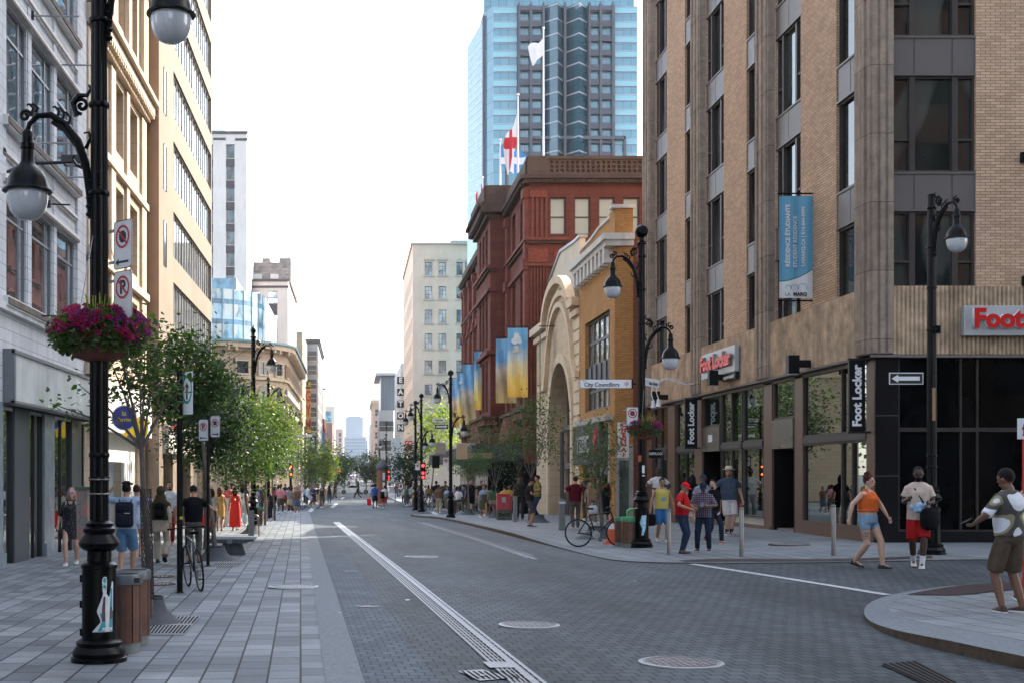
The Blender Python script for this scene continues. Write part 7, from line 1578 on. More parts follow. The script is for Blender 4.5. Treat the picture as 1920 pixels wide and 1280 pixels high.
def person(label, px, py, hpx, face=0, skin='pale', sex='m', build=1.0, top=None, tcol=(.3, .3, .3), sleeve='short', bottom='trousers', bcol=(.1, .1, .12), shoe=(.6, .6, .6), hair=(.02, .015, .012), hairk='short',
           legs=None, arms=None, head=(0, 0), lean=0, vox=.011, X=None, group=None, hemz=None, sock=None, extra=None, height=None, dz=None, neckline=0, fingers=True, only=None, loc=None):
    """face: heading in degrees, 0 = walking away from the camera (+Y), 180 = towards it, 90 = to the left of the photo"""
    if loc: x, y, z = loc
    else: x, y, z = gp(px, py); z += (RZ(x, y) if (px > 800 and y > 28) else (CZ(x, y) if px > 1700 and y < 20 else (.012 if x < kx(y) else 0))) if dz is None else dz
    t = thing('person', label, 'person', (x, y, z), radians(face), group)
    H = 1.75; s = (hpx*y/F)/H if height is None else height/H; t.scale = (s, s, s)
    fem = sex == 'f'; B = build; sh = (.165 if fem else .192)*(.9+.1*B); hp = (.098 if fem else .088)*(.8+.2*B)
    # joints
    lg = legs or ((.0, 0, .0, 0), (.0, 0, .0, 0))         # per leg (left, right): foot forward, lift, sideways, toe turn
    pz = .93-.5*max(0, abs(lg[0][0]-lg[1][0])/2)**2*.9; P0 = Vector((0, 0, pz))
    J = {}
    for i, sd in enumerate((-1, 1)):
        fw, lift, sw, tt = lg[i]; hip = P0+Vector((sd*hp, 0, -.02)); an = Vector((sd*(hp*.95)+sw, fw, .085+lift)); kn, an = ik(hip, an, .435, .42, (sd*.12, 1, 0)); J[i] = (hip, kn, an, lift, tt)
    le = Vector((0, lean, 0)); ch = Vector((0, lean*.8, 1.30)); nk = Vector((0, lean*1.0, 1.475)); hd = nk+Vector((head[0]*.05, .02+head[1]*.045, .14-abs(head[1])*.015))
    ar = arms or ((-.10, .02, -.56), (.10, -.02, -.56))   # wrist offset from shoulder
    A = {}
    for i, sd in enumerate((-1, 1)):
        so_ = Vector((sd*sh, lean, 1.405)); a = ar[i]; w = so_+Vector(a[:3]); hint = a[3] if len(a) > 3 else (sd*.5, -1, -.2); e, w = ik(so_, w, .285, .255, hint); A[i] = (so_, e, w)
    bx = B*(1 if not fem else .9)
    waist = (.150 if not fem else .125)*B; belly = (.115 if not fem else .10)*(B**1.4)
    tors = [(pz-.10, .10*bx, .09*B), (pz-.04, hp+.075*B, .11*B, -.008), (pz+.05, hp+.062*B, .112*B, 0), (1.08, waist+.008, belly, .006, 0), (1.18, waist+.012, belly*1.0, .006+lean*.3), (1.30, (.172 if not fem else .150)*(.6+.4*B), (.125 if not fem else .13)*(.7+.3*B), (.0 if not fem else .015)+lean*.7), (1.39, sh+.0, .095*(.7+.3*B), lean), (1.435, sh*.72, .075, lean), (1.47, .062, .062, lean*1.0)]
    # ---- body: one continuous skin
    m = MB(); sec_loft(m, tors)
    m.tube([nk+Vector((0, -.01, -.06)), nk+Vector((0, 0, .02)), hd+Vector((0, -.015, -.07))], [.062, .054*(1 if not fem else .88), .055*(1 if not fem else .9)], 12)
    Rz = Matrix.Rotation(-head[0]*.9, 3, 'Z') @ Matrix.Rotation(-head[1]*.5, 3, 'X')
    hv = MB(); hv.ball((0, .0, .02), (.077, .096, .105), 16); hv.ball((0, .026, -.055), (.056, .062, .062), 12); hv.ball((0, .052, -.092), (.024, .022, .02), 8)
    hv.tube([(0, .088, .022), (0, .104, -.008), (0, .111, -.022)], [.009, .012, .0155], 6); hv.ball((0, .09, -.055), (.024, .014, .012), 8); hv.ball((0, .084, .034), (.05, .014, .012), 8)
    for sd in (-1, 1): hv.ball((sd*.078, -.004, -.006), (.012, .021, .032), 8)
    hv.v = [tuple(Rz @ Vector(v)+hd) for v in hv.v]; m.add(hv.v, hv.f)
    for i, sd in enumerate((-1, 1)):
        hip, kn, an, lift, tt = J[i]; k = .55+.45*B
        limb(m, [hip+Vector((-sd*.005, 0, .02)), kn, an, an+Vector((0, 0, -.03))], [(.088*k, .082*k, .068*k), (.056*k, .058*k, .049*k), (.038, .038, .038), (.04,)])
        d = Vector((sin(tt), cos(tt), 0)); pit = -min(.9, lift*4.5) if lift > .03 else 0; fd = (d*cos(pit)+Vector((0, 0, 1))*sin(pit)); m.tube([an-fd*.04+Vector((0, 0, -.045)), an+fd*.05+Vector((0, 0, -.045)), an+fd*.15+Vector((0, 0, -.062))], [.036, .04, .03], 10)
        so_, e, w = A[i]; k = .7+.3*B; limb(m, [so_+Vector((-sd*.03, 0, -.01)), e, w], [(.054*k, .050*k, .044*k), (.040*k, .040*k, .032*k), (.026,)]); 
        if vox < .02: hand(m, w, e, sd, .55 if len(ar[i]) < 5 else ar[i][4], ar[i][5] if len(ar[i]) > 5 else None)
        else: m.tube([w, w+(w-e).normalized()*.07, w+(w-e).normalized()*.15], [.028, .038, .018], 6)
    me = remesh(m, vox, 2, 'body'); me.materials.append(skin_mat(skin)); link('body', me, t)
    # ---- clothes
    hem = hemz if hemz is not None else pz+.0
    g = .013+.004*B
    def zsec(z):
        for (a, b) in zip(tors[:-1], tors[1:]):
            if a[0] <= z <= b[0]:
                q = (z-a[0])/(b[0]-a[0]); return [a[j]+(b[j]-a[j])*q if j < len(a) and j < len(b) else 0 for j in range(3)]+[(a[3] if len(a) > 3 else 0)*(1-q)+(b[3] if len(b) > 3 else 0)*q]
        return list(tors[0][:3])+[0]
    if sleeve != 'none' or top:
        m = MB(); S_ = []
        for z in [hem, hem+.03]+[zz for zz in (1.0, 1.08, 1.18, 1.30, 1.38) if zz > hem+.05]:
            q = zsec(max(z, pz-.03)); S_.append((z, q[1]+g+(.012 if z <= 1.08 else .004), q[2]+g+.006, q[3]))
        if sleeve == 'tank': S_ += [(1.40, sh*.80, .095, lean), (1.43, sh*.62, .085, lean)]
        else: S_ += [(1.405, sh+.012, .108, lean), (1.452, sh*.72, .090, lean), (1.478, .088, .078, lean)]
        sec_loft(m, S_)
        if sleeve in ('short', 'long', 'half'):
            for i, sd in enumerate((-1, 1)):
                so_, e, w = A[i]; k = .7+.3*B
                if sleeve == 'short': pe = so_.lerp(e, .68); limb(m, [so_+Vector((-sd*.045, 0, -.01)), pe], [(.070*k, .070*k, .068*k), (.068*k,)])
                elif sleeve == 'half': limb(m, [so_+Vector((-sd*.045, 0, -.01)), e.lerp(w, .08)], [(.072*k, .070*k, .066*k), (.066*k,)])
                else: limb(m, [so_+Vector((-sd*.045, 0, -.01)), e, w-(w-e).normalized()*.01], [(.068*k, .064*k, .058*k), (.052*k, .050*k, .042*k), (.038,)])
        if sleeve == 'tank':
            for sd in (-1, 1): m.tube([(sd*sh*.55, .07+lean, 1.40), (sd*sh*.52, .035+lean, 1.475), (sd*sh*.5, -.05+lean, 1.47), (sd*sh*.52, -.085+lean, 1.39)], .022, 6)
        me = remesh(m, max(vox, .012), 3, 'top'); me.materials.append(top or cloth(tcol)); link('top', me, t)
    if bottom == 'dress' or bottom == 'skirt':
        z1, fl = (extra or {}).get('dress', (.55, .30)); m = MB(); q = zsec(pz+.05); wz = 1.10 if bottom == 'skirt' else 1.25
        qq = zsec(wz); n = 40; rows_ = []
        for i in range(9):
            f_ = i/8; z = wz+(z1-wz)*f_; zz = zsec(max(pz-.02, min(wz, z))); flare = max(0, (pz+.05-z)/(pz+.05-z1+.001)); rx = (zz[1]+.03)*(1-flare)+fl*.66*flare; ry = (zz[2]+.034)*(1-flare)+fl*.52*flare
            mv = (J[0][2].y+J[1][2].y)*.25*flare
            rows_.append([(rx*(1+.06*flare*sin(j*pi*2/5))*cos(2*pi*j/n), mv+ry*(1+.06*flare*sin(j*pi*2/5))*sin(2*pi*j/n), z) for j in range(n)])
        m.add([p for r_ in rows_ for p in r_], [(i*n+j, i*n+(j+1) % n, (i+1)*n+(j+1) % n, (i+1)*n+j) for i in range(8) for j in range(n)]); o = m.build('skirt', (extra or {}).get('smat') or cloth(bcol), t, 'all')
    else:
        m = MB(); q0 = zsec(pz-.02); q1 = zsec(pz+.06); k = .55+.45*B
        sec_loft(m, [(pz-.12, .09, .09), (pz-.06, q0[1]+.012, q0[2]+.014), (pz+.02, q1[1]+.012, q1[2]+.012), (pz+.10, q1[1]+.006, q1[2]+.008)])
        lo = {'shorts': 1.0, 'hotpants': .42, 'trousers': 2.0, 'wide': 2.0, 'short_trousers': 1.75}[bottom]; fl = {'shorts': 1.25, 'hotpants': 1.08, 'wide': 1.55, 'trousers': 1.12, 'short_trousers': 1.1}[bottom]
        for i, sd in enumerate((-1, 1)):
            hip, kn, an, lift, tt = J[i]
            if lo <= 1: e = hip.lerp(kn, lo if lo < 1 else .98); limb(m, [hip, e], [(.092*k, .092*k*fl**.5, .084*k*fl), (.078*k*fl,)])
            else: e = kn.lerp(an, lo-1) if lo < 2 else an+Vector((0, 0, -.0)); limb(m, [hip, kn, e], [(.092*k, .088*k, .078*k), (.066*k*fl**.5, .062*fl*k**.5, .056*fl), (.054*fl,)])
        me = remesh(m, max(vox, .012), 3, 'lower'); me.materials.append((extra or {}).get('bmat') or cloth(bcol)); link({'shorts': 'shorts', 'hotpants': 'shorts'}.get(bottom, 'trousers'), me, t)
    for i, sd in enumerate((-1, 1)):
        hip, kn, an, lift, tt = J[i]; d = Vector((sin(tt), cos(tt), 0)); pit = -min(.9, lift*4.5) if lift > .03 else 0; fd = (d*cos(pit)+Vector((0, 0, 1))*sin(pit)); up = fd.cross(Vector((-d.y, d.x, 0))).normalized(); up = -up if up.z < 0 else up; sdv = Vector((d.y, -d.x, 0))
        base = an-up*.082; m = MB(); rows_ = []
        for l, w, h in ((-.078, .026, .05), (-.065, .036, .082), (-.02, .040, .098), (.04, .042, .078), (.10, .047, .058), (.155, .045, .045), (.19, .030, .034), (.20, .015, .02)):
            c = base+fd*l; rows_.append([c+sdv*(w*u)+up*(h*v) for u, v in ((-1, 0), (-1, .45), (-.72, .85), (0, 1), (.72, .85), (1, .45), (1, 0))])
        n = 7; m.add([p for r_ in rows_ for p in r_], [(a*n+b, a*n+b+1, (a+1)*n+b+1, (a+1)*n+b) for a in range(7) for b in range(6)]+[(a*n, (a+1)*n, (a+1)*n+6, a*n+6) for a in range(7)]+[tuple(range(7)), tuple(49+q for q in range(7))])
        sho = m.build('shoe', mat('shoe_%02d%02d%02d' % tuple(int(x*99) for x in shoe), shoe, .5, 0, .15, 20), t, True)
        if vox < .02:
            m = MB(); rr = [[c+up*v for c in (base+fd*l+sdv*w, base+fd*l-sdv*w)] for v in (0, .018) for l, w in ((-.082, .03), (-.04, .043), (.06, .046), (.13, .05), (.19, .033), (.205, .012))]
            m.add([p for r_ in rr for p in r_], [(2*i, 2*i+2, 2*i+14, 2*i+12) for i in range(5)]+[(2*i+1, 2*i+13, 2*i+15, 2*i+3) for i in range(5)]+[(2*i, 2*i+1, 2*i+3, 2*i+2) for i in range(5)]+[(0, 12, 13, 1), (10, 11, 23, 22)]); m.build('sole', WHITE if sum(shoe) > .05 else BLACK, sho, recalc=True)
        if sock: m = MB(); lp = an.lerp(kn, sock[1]); m.tube([an+Vector((0, 0, -.03)), an, lp], [.045, .042, .046+.02*sock[1]], 12); m.build('sock', cloth(sock[0]), t, True)
    # ---- hair and face
    if hairk != 'bald':
        m = MB(); m.ball((0, -.012, .034), (.085, .102, .104), 16)
        m2 = MB(); fv = [tuple(v) for v in m.v]
        keep = [f for f in m.f if sum(fv[i][2] for i in f)/len(f) > (.035 if sum(fv[i][1] for i in f)/len(f) > .03 else (-.035 if sum(fv[i][1] for i in f)/len(f) < -.03 else .0)) and not (sum(fv[i][1] for i in f)/len(f) > .05 and sum(fv[i][2] for i in f)/len(f) < .085)]
        m2.v = fv; m2.f = keep; m2.m = [0]*len(keep)
        if hairk == 'curly' or hairk == 'bun':
            rr_ = random.Random(int(px)); [m2.ball((rr_.gauss(0, .045), -.02+rr_.gauss(0, .045), .10+rr_.gauss(0, .018)), .026, 6) for _ in range(16)]
        if hairk == 'bun': m2.ball((0, -.03, .165), (.05, .05, .04), 10); m2.ball((.02, -.06, .15), (.04, .035, .03), 8)
        if hairk == 'messy': rr_ = random.Random(4); [m2.ball((rr_.gauss(0, .04), rr_.gauss(-.01, .05), .12+rr_.gauss(0, .012)), (.03, .03, .022), 6) for _ in range(14)]
        if hairk in ('bob', 'long', 'verylong'):
            ln = {'bob': .16, 'long': .34, 'verylong': .50}[hairk]; n = 12
            for k in range(9):
                a = pi+(.15+ (pi-.3)*k/8) ; cx_, cy_ = .078*cos(a), .092*sin(a)-.005; m2.tube([(cx_*.9, cy_*.9, .06), (cx_*1.08, cy_*1.05, -.02), (cx_*1.1, cy_*1.1-.01, -.10), (cx_*(.95 if hairk != 'bob' else 1.05), cy_*1.05-.02, -.10-ln*.5), (cx_*.8, cy_*.9-.025, -.09-ln)], [.02, .028, .030, .028, .012], 6)
        m2.v = [tuple(Rz @ Vector(v)+hd) for v in m2.v]; m2.build('hair', mat('hair_%02d%02d%02d' % tuple(int(x*99) for x in hair), hair, .7, 0, .3, 40, .5, 90), t, 'all')
    facing = abs(((face+180) % 360)-180) > 60
    if facing and vox < .02:
        for sd in (-1, 1):
            m = MB(); m.ball((sd*.030, .083, .012), (.014, .007, .007), 8); m.v = [tuple(Rz @ Vector(v)+hd) for v in m.v]; m.build('eye', mat('eye_dark', (.03, .02, .018), .3, 0, 0), t, True)
            m = MB(); m.tube([(sd*.014, .092, .034), (sd*.032, .090, .041), (sd*.048, .078, .036)], .0045, 5); m.v = [tuple(Rz @ Vector(v)+hd) for v in m.v]; m.build('eyebrow', mat('brow', tuple(min(x, .08) for x in hair), .8, 0, 0), t)
        m = MB(); m.ball((0, .101, -.056), (.021, .007, .0065), 8); m.v = [tuple(Rz @ Vector(v)+hd) for v in m.v]; m.build('mouth', mat('lips_'+skin, tuple(x*y_ for x, y_ in zip(SKINS[skin], (.85, .5, .55))), .45, 0, 0), t, True)
    def onhead(m_, name, mt, sm=True): m_.v = [tuple(Rz @ Vector(v)+hd) for v in m_.v]; return m_.build(name, mt, t, sm)
    return t, dict(J=J, A=A, hd=hd, nk=nk, Rz=Rz, pz=pz, onhead=onhead, s=s, sh=sh, zsec=zsec, lean=lean)
def worldof(t, p):
    a = t.rotation_euler.z; s = t.scale[0]; x, y = p[0]*s, p[1]*s; return (t.location.x+x*cos(a)-y*sin(a), t.location.y+x*sin(a)+y*cos(a), t.location.z+p[2]*s)
def beard(i, c=(.02, .014, .012), big=1):
    m = MB(); m.ball((0, .052, -.088), (.052*big, .052, .040*big), 12); m.ball((0, .09, -.04), (.03, .018, .01), 8); i['onhead'](m, 'beard', mat('beard_%d' % int(c[0]*100), c, .9, 0, .3, 60, .5, 90))
def shades(i, c=(.01, .01, .01), name='sunglasses'):
    m = MB(); [m.ball((sd*.032, .096, .012), (.027, .008, .019), 12) for sd in (-1, 1)]; m.tube([(-.078, .0, .018), (-.06, .075, .018), (0, .103, .018), (.06, .075, .018), (.078, .0, .018)], .004, 5); i['onhead'](m, name, mat('lens_%d%d' % (int(c[0]*99), int(c[2]*99)), c, .08, 0, .1))
def cap(i, c, back=False):
    m = MB(); m.ball((0, -.01, .055), (.090, .108, .092), 16); m.v = [(x, y, max(z, .048)) for x, y, z in m.v]; o = i['onhead'](m, 'cap', cloth(c))
    sgn = -1 if back else 1; m = MB(); P = [(.075*cos(a), sgn*(.075+.085*sin(a)), .052-.012*sin(a)) for a in lin(0, pi, 10)]; n = len(P); m.add(P+[(x, y, z+.008) for x, y, z in P], [tuple(range(n)), tuple(range(n, 2*n))]+[(k, (k+1) % n, n+(k+1) % n, n+k) for k in range(n)]); m.v = [tuple(i['Rz'] @ Vector(v)+i['hd']) for v in m.v]; m.build('cap_brim', cloth(c), o)
def backpack(label, t, i, c, size=1.0, zc=1.22, group=None, stripe=None):
    x, y, z = worldof(t, (0, i['lean']-.17*size*.6-.10, zc)); b = thing('backpack', label, 'backpack', (x, y, z), t.rotation_euler.z, group, scale=t.scale[0])
    w, h, d = .145*size, .22*size, .075*size
    m = MB(); m.bevbox(-w, w, -d, d, -h, h*.9, .05*size); m.build('main_bag', cloth(c), b, True); m = MB(); m.bevbox(-w*.82, w*.82, -d*1.5, -d*.6, -h*.85, h*.05, .03*size); m.build('front_pocket', cloth(c), b, True); m = MB(); m.bevbox(-w*.8, w*.8, -d*1.25, -d*.6, h*.15, h*.72, .025*size); m.build('upper_pocket', cloth(c), b, True)
    m = MB(); m.tube([(-.03, .02, h*.88), (-.03, .02, h*1.02), (.03, .02, h*1.02), (.03, .02, h*.88)], .007, 5); m.build('grab_handle', cloth(c), b)
    for s in (-1, 1): m = MB(); m.tube([(s*w*.5, d, h*.8), (s*w*.75, d+.06, h*.8+.06), (s*w*.85, d+.15, h*.6+.05), (s*w*.9, d+.26, h*.2), (s*w*.95, d+.20, -h*.4), (s*w*.8, d, -h*.8)], .014, 6); m.build('strap', cloth(c), b)
    if stripe: m = MB(); m.box(.02*size, .10*size, -d*1.27, -d*1.24, h*.05, h*.09); m.build('logo_tag', WHITE, b)
    return b
def bag(label, pos, w, h, d, c, kind='tote', rz=0, name='bag', m_=None):
    b = thing(name, label, 'bag', (pos[0], pos[1], pos[2]), rz); m = MB(); mt = m_ or cloth(c)
    m.bevbox(-w, w, -d, d, -h*2-.08, -.08, min(w, d)*.85); m.build('pouch', mt, b, True); m = MB(); m.tube([(-w*.6, 0, -.10), (-w*.35, 0, -.01), (0, 0, .012), (w*.35, 0, -.01), (w*.6, 0, -.10)], .007, 5); m.build('handle', mt, b); return b
def phone(label, pos, rot=(0, 0, 0)):
    b = thing('phone', label, 'phone', pos); b.rotation_euler = rot; m = MB(); m.bevbox(-.037, .037, -.005, .005, -.075, .075, .004); m.build('case', BLACK, b); m = MB(); m.box(-.033, .033, -.0062, -.0055, -.068, .068); m.build('screen', mat('phone_screen', (.05, .06, .08), .1), b); return b
WALK = lambda a=.30, ph=1: ((.26*ph*a/.3, 0 if ph > 0 else .05, 0, 0), (-.24*ph*a/.3, .05 if ph > 0 else 0, 0, 0))
SW = lambda ph=1, o=.10: ((-o, -.14*ph, -.52), (o, .16*ph, -.52))

# --- left pavement
t, i = person('woman in a black dotted dress and purple sunglasses walking towards the camera', 134, 1060, 146, 183, 'pale', 'f', 1.12, top=patt('dotted_black', dots), sleeve='half', bottom='dress', extra={'dress': (.60, .34), 'smat': patt('dotted_black', dots)}, shoe=(.62, .64, .68), hair=(.36, .27, .17), hairk='bob', legs=((-.16, .03, 0, 0), (.16, 0, 0, 0)), arms=((-.14, .05, -.50), (.12, .06, -.50)))
shades(i, (.40, .08, .55)); m = MB(); m.prism([(-.05, 1.45), (.05, 1.45), (0, 1.26)], .118, .126); m.build('neckline', skin_mat('pale'), t)
m = MB(); m.box(-.03, .02, .135, .14, 1.28, 1.33); m.build('name_tag', WHITE, t); m = MB(); [m.tube([(s*.10, .08, 1.44), (s*.12, .12, 1.30), (s*.13, .05, 1.12)], .016, 6) for s in (1, -1)]; m.build('bag_strap', cloth((.4, .42, .45)), t)
t, i = person('man with a dark backpack and denim shorts holding his head', 237, 1082, 178, 0, 'tan', 'm', 1.0, tcol=(.27, .34, .46), sleeve='half', bottom='shorts', bcol=(.10, .19, .32), shoe=(.5, .5, .5), hair=(.010, .008, .008), hairk='messy', legs=((-.12, .03, 0, 0), (.18, 0, 0, 0)), arms=((-.10, .12, .22, (-1, .3, -.3)), (.12, .05, .2, (1, .3, -.3))), hemz=.88)
backpack('dark blue backpack on the man in denim shorts', t, i, (.014, .016, .026), 1.12, 1.17, stripe=1)
t, i = person('woman in pale shorts walking close beside the backpack man', 256, 1050, 142, 5, 'tan', 'f', 1.0, tcol=(.45, .50, .58), sleeve='short', bottom='hotpants', bcol=(.45, .50, .60), shoe=(.16, .05, .035), hair=(.05, .028, .02), hairk='short', legs=((.10, 0, 0, 0), (-.12, .04, 0, 0)), arms=((-.06, .1, .1, (-1, 0, -1)), (.14, .0, -.5)))
OLV = (.045, .038, .018)
t, i = person('person in an olive headscarf and beige trousers walking away', 301, 1056, 145, 0, 'tan', 'f', 1.05, tcol=(.42, .35, .27), sleeve='long', bottom='wide', bcol=(.40, .34, .27), shoe=(.015, .015, .018), hairk='bald', legs=((.20, 0, 0, 0), (-.22, .10, .03, 0)), arms=SW(-1, .08), hemz=.72)
m = MB(); m.ball((0, -.005, .02), (.10, .115, .125), 14); m.ball((0, -.01, -.12), (.13, .11, .09), 12); me_ = MB(); me_.v = [tuple(Vector(v)+i['hd']) for v in m.v]; me_.f = m.f; me_.m = m.m; sec_loft(me_, [(.98, .20, .165, 0), (1.15, .235, .16, 0), (1.35, .235, .15, 0), (1.45, .13, .12, 0), (1.5, .08, .09, 0)]); mm = remesh(me_, .014, 3, 'headscarf'); mm.materials.append(cloth(OLV)); link('headscarf', mm, t)
backpack('small black backpack over the olive headscarf', t, i, (.006, .006, .008), .80, 1.20)
t, i = person('man in a white polo shirt and dark red trousers coming towards the camera', 319, 1020, 118, 180, 'tan', 'm', 1.0, tcol=(.62, .63, .66), sleeve='short', bottom='trousers', bcol=(.20, .02, .02), shoe=(.4, .05, .05), legs=WALK(.2), arms=SW()); beard(i, (.05, .03, .02), .9)
t, i = person('man in a black T-shirt and grey trousers behind the leaning bicycle', 363, 1058, 150, 8, 'tan', 'm', 1.15, tcol=(.006, .006, .007), sleeve='short', bottom='short_trousers', bcol=(.085, .085, .07), shoe=(.02, .02, .02), hairk='short', legs=((-.06, 0, -.03, 0), (.08, 0, .03, .2)), arms=((-.20, -.02, -.42, (-1, -.6, 0)), (.16, .06, -.40, (1, -.8, 0))), head=(0, 1))
t, i = person('person in white holding a bright red shopping bag behind the thin post', 397, 1003, 88, 0, 'tan', 'f', 1.0, tcol=(.5, .5, .5), bcol=(.05, .05, .06), hairk='long', hair=(.05, .02, .015), legs=WALK(.2), arms=SW(1), vox=.016)
bag('bright red shopping bag hanging by the thin post', (X_(385, 44), 44, Z_(958, 44)), .17, .25, .08, (.75, .02, .02))
t, i = person('woman in a mustard fitted dress walking away', 412, 996, 84, 0, 'tan', 'f', 1.0, tcol=(.50, .30, .09), sleeve='tank', bottom='dress', bcol=(.50, .30, .09), extra={'dress': (.58, .27)}, hairk='long', hair=(.09, .035, .02), shoe=(.03, .02, .02), legs=((.12, 0, 0, 0), (-.16, .08, 0, 0)), arms=SW(), vox=.016)
t, i = person('woman in a pink top and long white skirt walking away', 424, 987, 76, 0, 'tan', 'f', 1.0, tcol=(.70, .08, .14), sleeve='tank', bottom='dress', bcol=(.62, .56, .50), extra={'dress': (.05, .42)}, hairk='bun', hair=(.06, .03, .02), legs=WALK(.2), arms=((-.10, .1, -.5), (.14, .08, -.40)), vox=.016)
t, i = person('woman in a long red dotted dress with black hair walking away', 441, 994, 82, 0, 'tan', 'f', 1.02, top=patt('red_dress', lambda t, co: dots(t, co, (.62, .02, .012), (.8, .55, .5), 30, .10)), sleeve='tank', bottom='dress', extra={'dress': (.14, .36), 'smat': patt('red_dress', None)}, hairk='long', hair=(.008, .006, .006), legs=WALK(.16), arms=SW(-1), vox=.016)
t, i = person('woman in white beside the long red dress', 455, 985, 76, 0, 'tan', 'f', 1.0, tcol=(.6, .62, .62), bottom='wide', bcol=(.5, .56, .56), hairk='bob', legs=WALK(.15, -1), vox=.018)
# --- right of the picture
ORG = (.58, .115, .025)
t, i = person('woman in an orange tank top and denim shorts crossing the street', 1627, 1064, 175, 214, 'pale', 'f', 1.28, tcol=ORG, sleeve='tank', bottom='hotpants', bcol=(.20, .30, .40), shoe=(.012, .012, .014), hair=(.07, .02, .018), hairk='bun', legs=((.24, 0, 0, 0), (-.20, .05, .0, 0)), arms=((-.24, .14, -.44, (-1, -.6, 0)), (.22, -.12, -.46, (1, -1, 0))), hemz=1.06, head=(-.25, 0), vox=.0095)
J = i['J']; TAT = patt('tattoo_skin', lambda t_, co: ramp(t_, noise(t_, co, 28, 3, .6, 1.5), [(.47, (.50, .30, .215)), (.53, (.13, .12, .11))])); m = MB(); a_, b_ = J[1][0], J[1][1]; m.tube([a_.lerp(b_, .50), a_.lerp(b_, .62), a_.lerp(b_, .82)], [.088, .082, .070], 16, cap=False); m.build('thigh_tattoo', TAT, t, True)
t, i = person('bearded man in a cream shirt and red shorts carrying a black bag', 1722, 1063, 190, 158, 'dark', 'm', 1.02, tcol=(.52, .42, .35), sleeve='short', bottom='shorts', bcol=(.30, .012, .012), shoe=(.55, .47, .45), hairk='short', hair=(.008, .006, .006), legs=((.17, 0, .03, .1), (-.15, .02, -.01, 0)), arms=((.02, .27, -.28, (-.35, -1, -.8)), (-.02, .26, -.22, (.35, -1, -.8))), sock=((.60, .60, .62), .32), hemz=.82, vox=.0095); beard(i, (.006, .005, .005), 1.15)
m = MB(); m.tube([(.14, -.04, 1.45), (.06, .12, 1.36), (-.06, .145, 1.15), (-.16, .10, .98)], .016, 6); m.build('bag_strap', BLACK, t); m = MB(); [m.ball((.085*cos(a), .10+.035*abs(sin(a/1)), 1.36-.16*sin(a)), .011, 6) for a in lin(.1, pi-.1, 18)]; m.build('bead_necklace', mat('beads', (.25, .04, .03), .4), t)
b = bag('black duffel bag held by the bearded man', worldof(t, (-.17, .22, 1.12)), .17, .20, .12, (.008, .008, .009), rz=.4)
x, y, z = worldof(t, (-.02, .27, 1.12)); b = thing('cloth', 'crumpled light blue cloth in the bearded man\'s hands', 'cloth', (x, y, z)); m = MB(); rr_ = random.Random(2); [m.ball((rr_.gauss(0, .045), rr_.gauss(0, .02), rr_.gauss(-.05, .06)), (.05, .03, .05), 8) for _ in range(9)]; mm = remesh(m, .012, 2, 'fold'); mm.materials.append(cloth((.28, .45, .62))); link('fold', mm, b)
CAMO = patt('abstract_print', blotch([(.62, .63, .66), (.62, .63, .66), (.24, .22, .12), (.055, .05, .045), (.055, .05, .045), (.62, .63, .66)], 3.6, 0, .3))
t, i = person('man in a white and olive patterned shirt with a phone at the right edge', 1893, 1155, 272, 22, 'brown', 'm', 1.08, top=CAMO, sleeve='half', bottom='shorts', bcol=(.085, .062, .045), shoe=(.045, .018, .01), hairk='short', hair=(.008, .007, .007), legs=((.0, 0, -.04, .35), (-.06, 0, .06, -.4)), arms=((-.13, .22, -.33, (-1, -.8, -.6), .8, (0, 0, 1)), (.16, .02, -.5)), hemz=.92, head=(-.25, .5), vox=.0085)
x, y, z = worldof(t, (-.35, .33, 1.10)); phone('phone in the left hand of the man with the patterned shirt', (x, y, z), (radians(65), 0, radians(30)))
t, i = person('person in a black tank top cut off by the right edge', 1934, 1140, 262, 190, 'tan', 'f', 1.0, tcol=(.01, .01, .012), sleeve='tank', bottom='shorts', bcol=(.10, .08, .06), shoe=(.12, .05, .03), hairk='long', hair=(.02, .012, .01), legs=WALK(.12), vox=.012)
t, i = person('man in a yellow printed tank top carrying a black bag', 1241, 1018, 122, 183, 'tan', 'm', .96, top=patt('yellow_tank', lambda t_, co: mixc(t_, ramp(t_, noise(t_, co, 5, 0, .5), [(.56, 0), (.58, .85)]), (.55, .44, .09), (.10, .28, .34))), sleeve='tank', bottom='shorts', bcol=(.035, .13, .28), shoe=(.6, .6, .6), hairk='short', legs=((.16, 0, 0, 0), (-.14, .04, 0, 0)), arms=((-.15, .0, -.52), (.13, .03, -.52)), head=(0, .4), hemz=.90)
bag('black holdall hanging from the yellow tank top man\'s hand', worldof(t, (.33, .05, .84)), .14, .15, .07, (.008, .008, .01), name='holdall')
REDV = (.42, .012, .014)
t, i = person('man in a red vest and red cap looking at his phone', 1279, 1038, 134, 238, 'tan', 'm', 1.22, tcol=REDV, sleeve='short', bottom='trousers', bcol=(.018, .03, .06), shoe=(.015, .015, .02), hairk='short', hair=(.10, .10, .10), legs=((-.02, 0, -.04, .2), (.04, 0, .05, -.3)), arms=((-.04, .24, -.30, (-1, -.5, -.5)), (.04, .24, -.30, (1, -.5, -.5))), head=(.0, 1.0), hemz=.94); cap(i, (.60, .012, .015))
m = MB(); [m.tube([(s*.15, .07, 1.42), (s*.18, .09, 1.25), (s*.17, .02, 1.05)], .022, 6) for s in (-1, 1)]; m.build('shoulder_strap', BLACK, t)
phone('phone held by the man in the red vest', worldof(t, (0, .42, 1.12)), (radians(-50), 0, radians(60)))
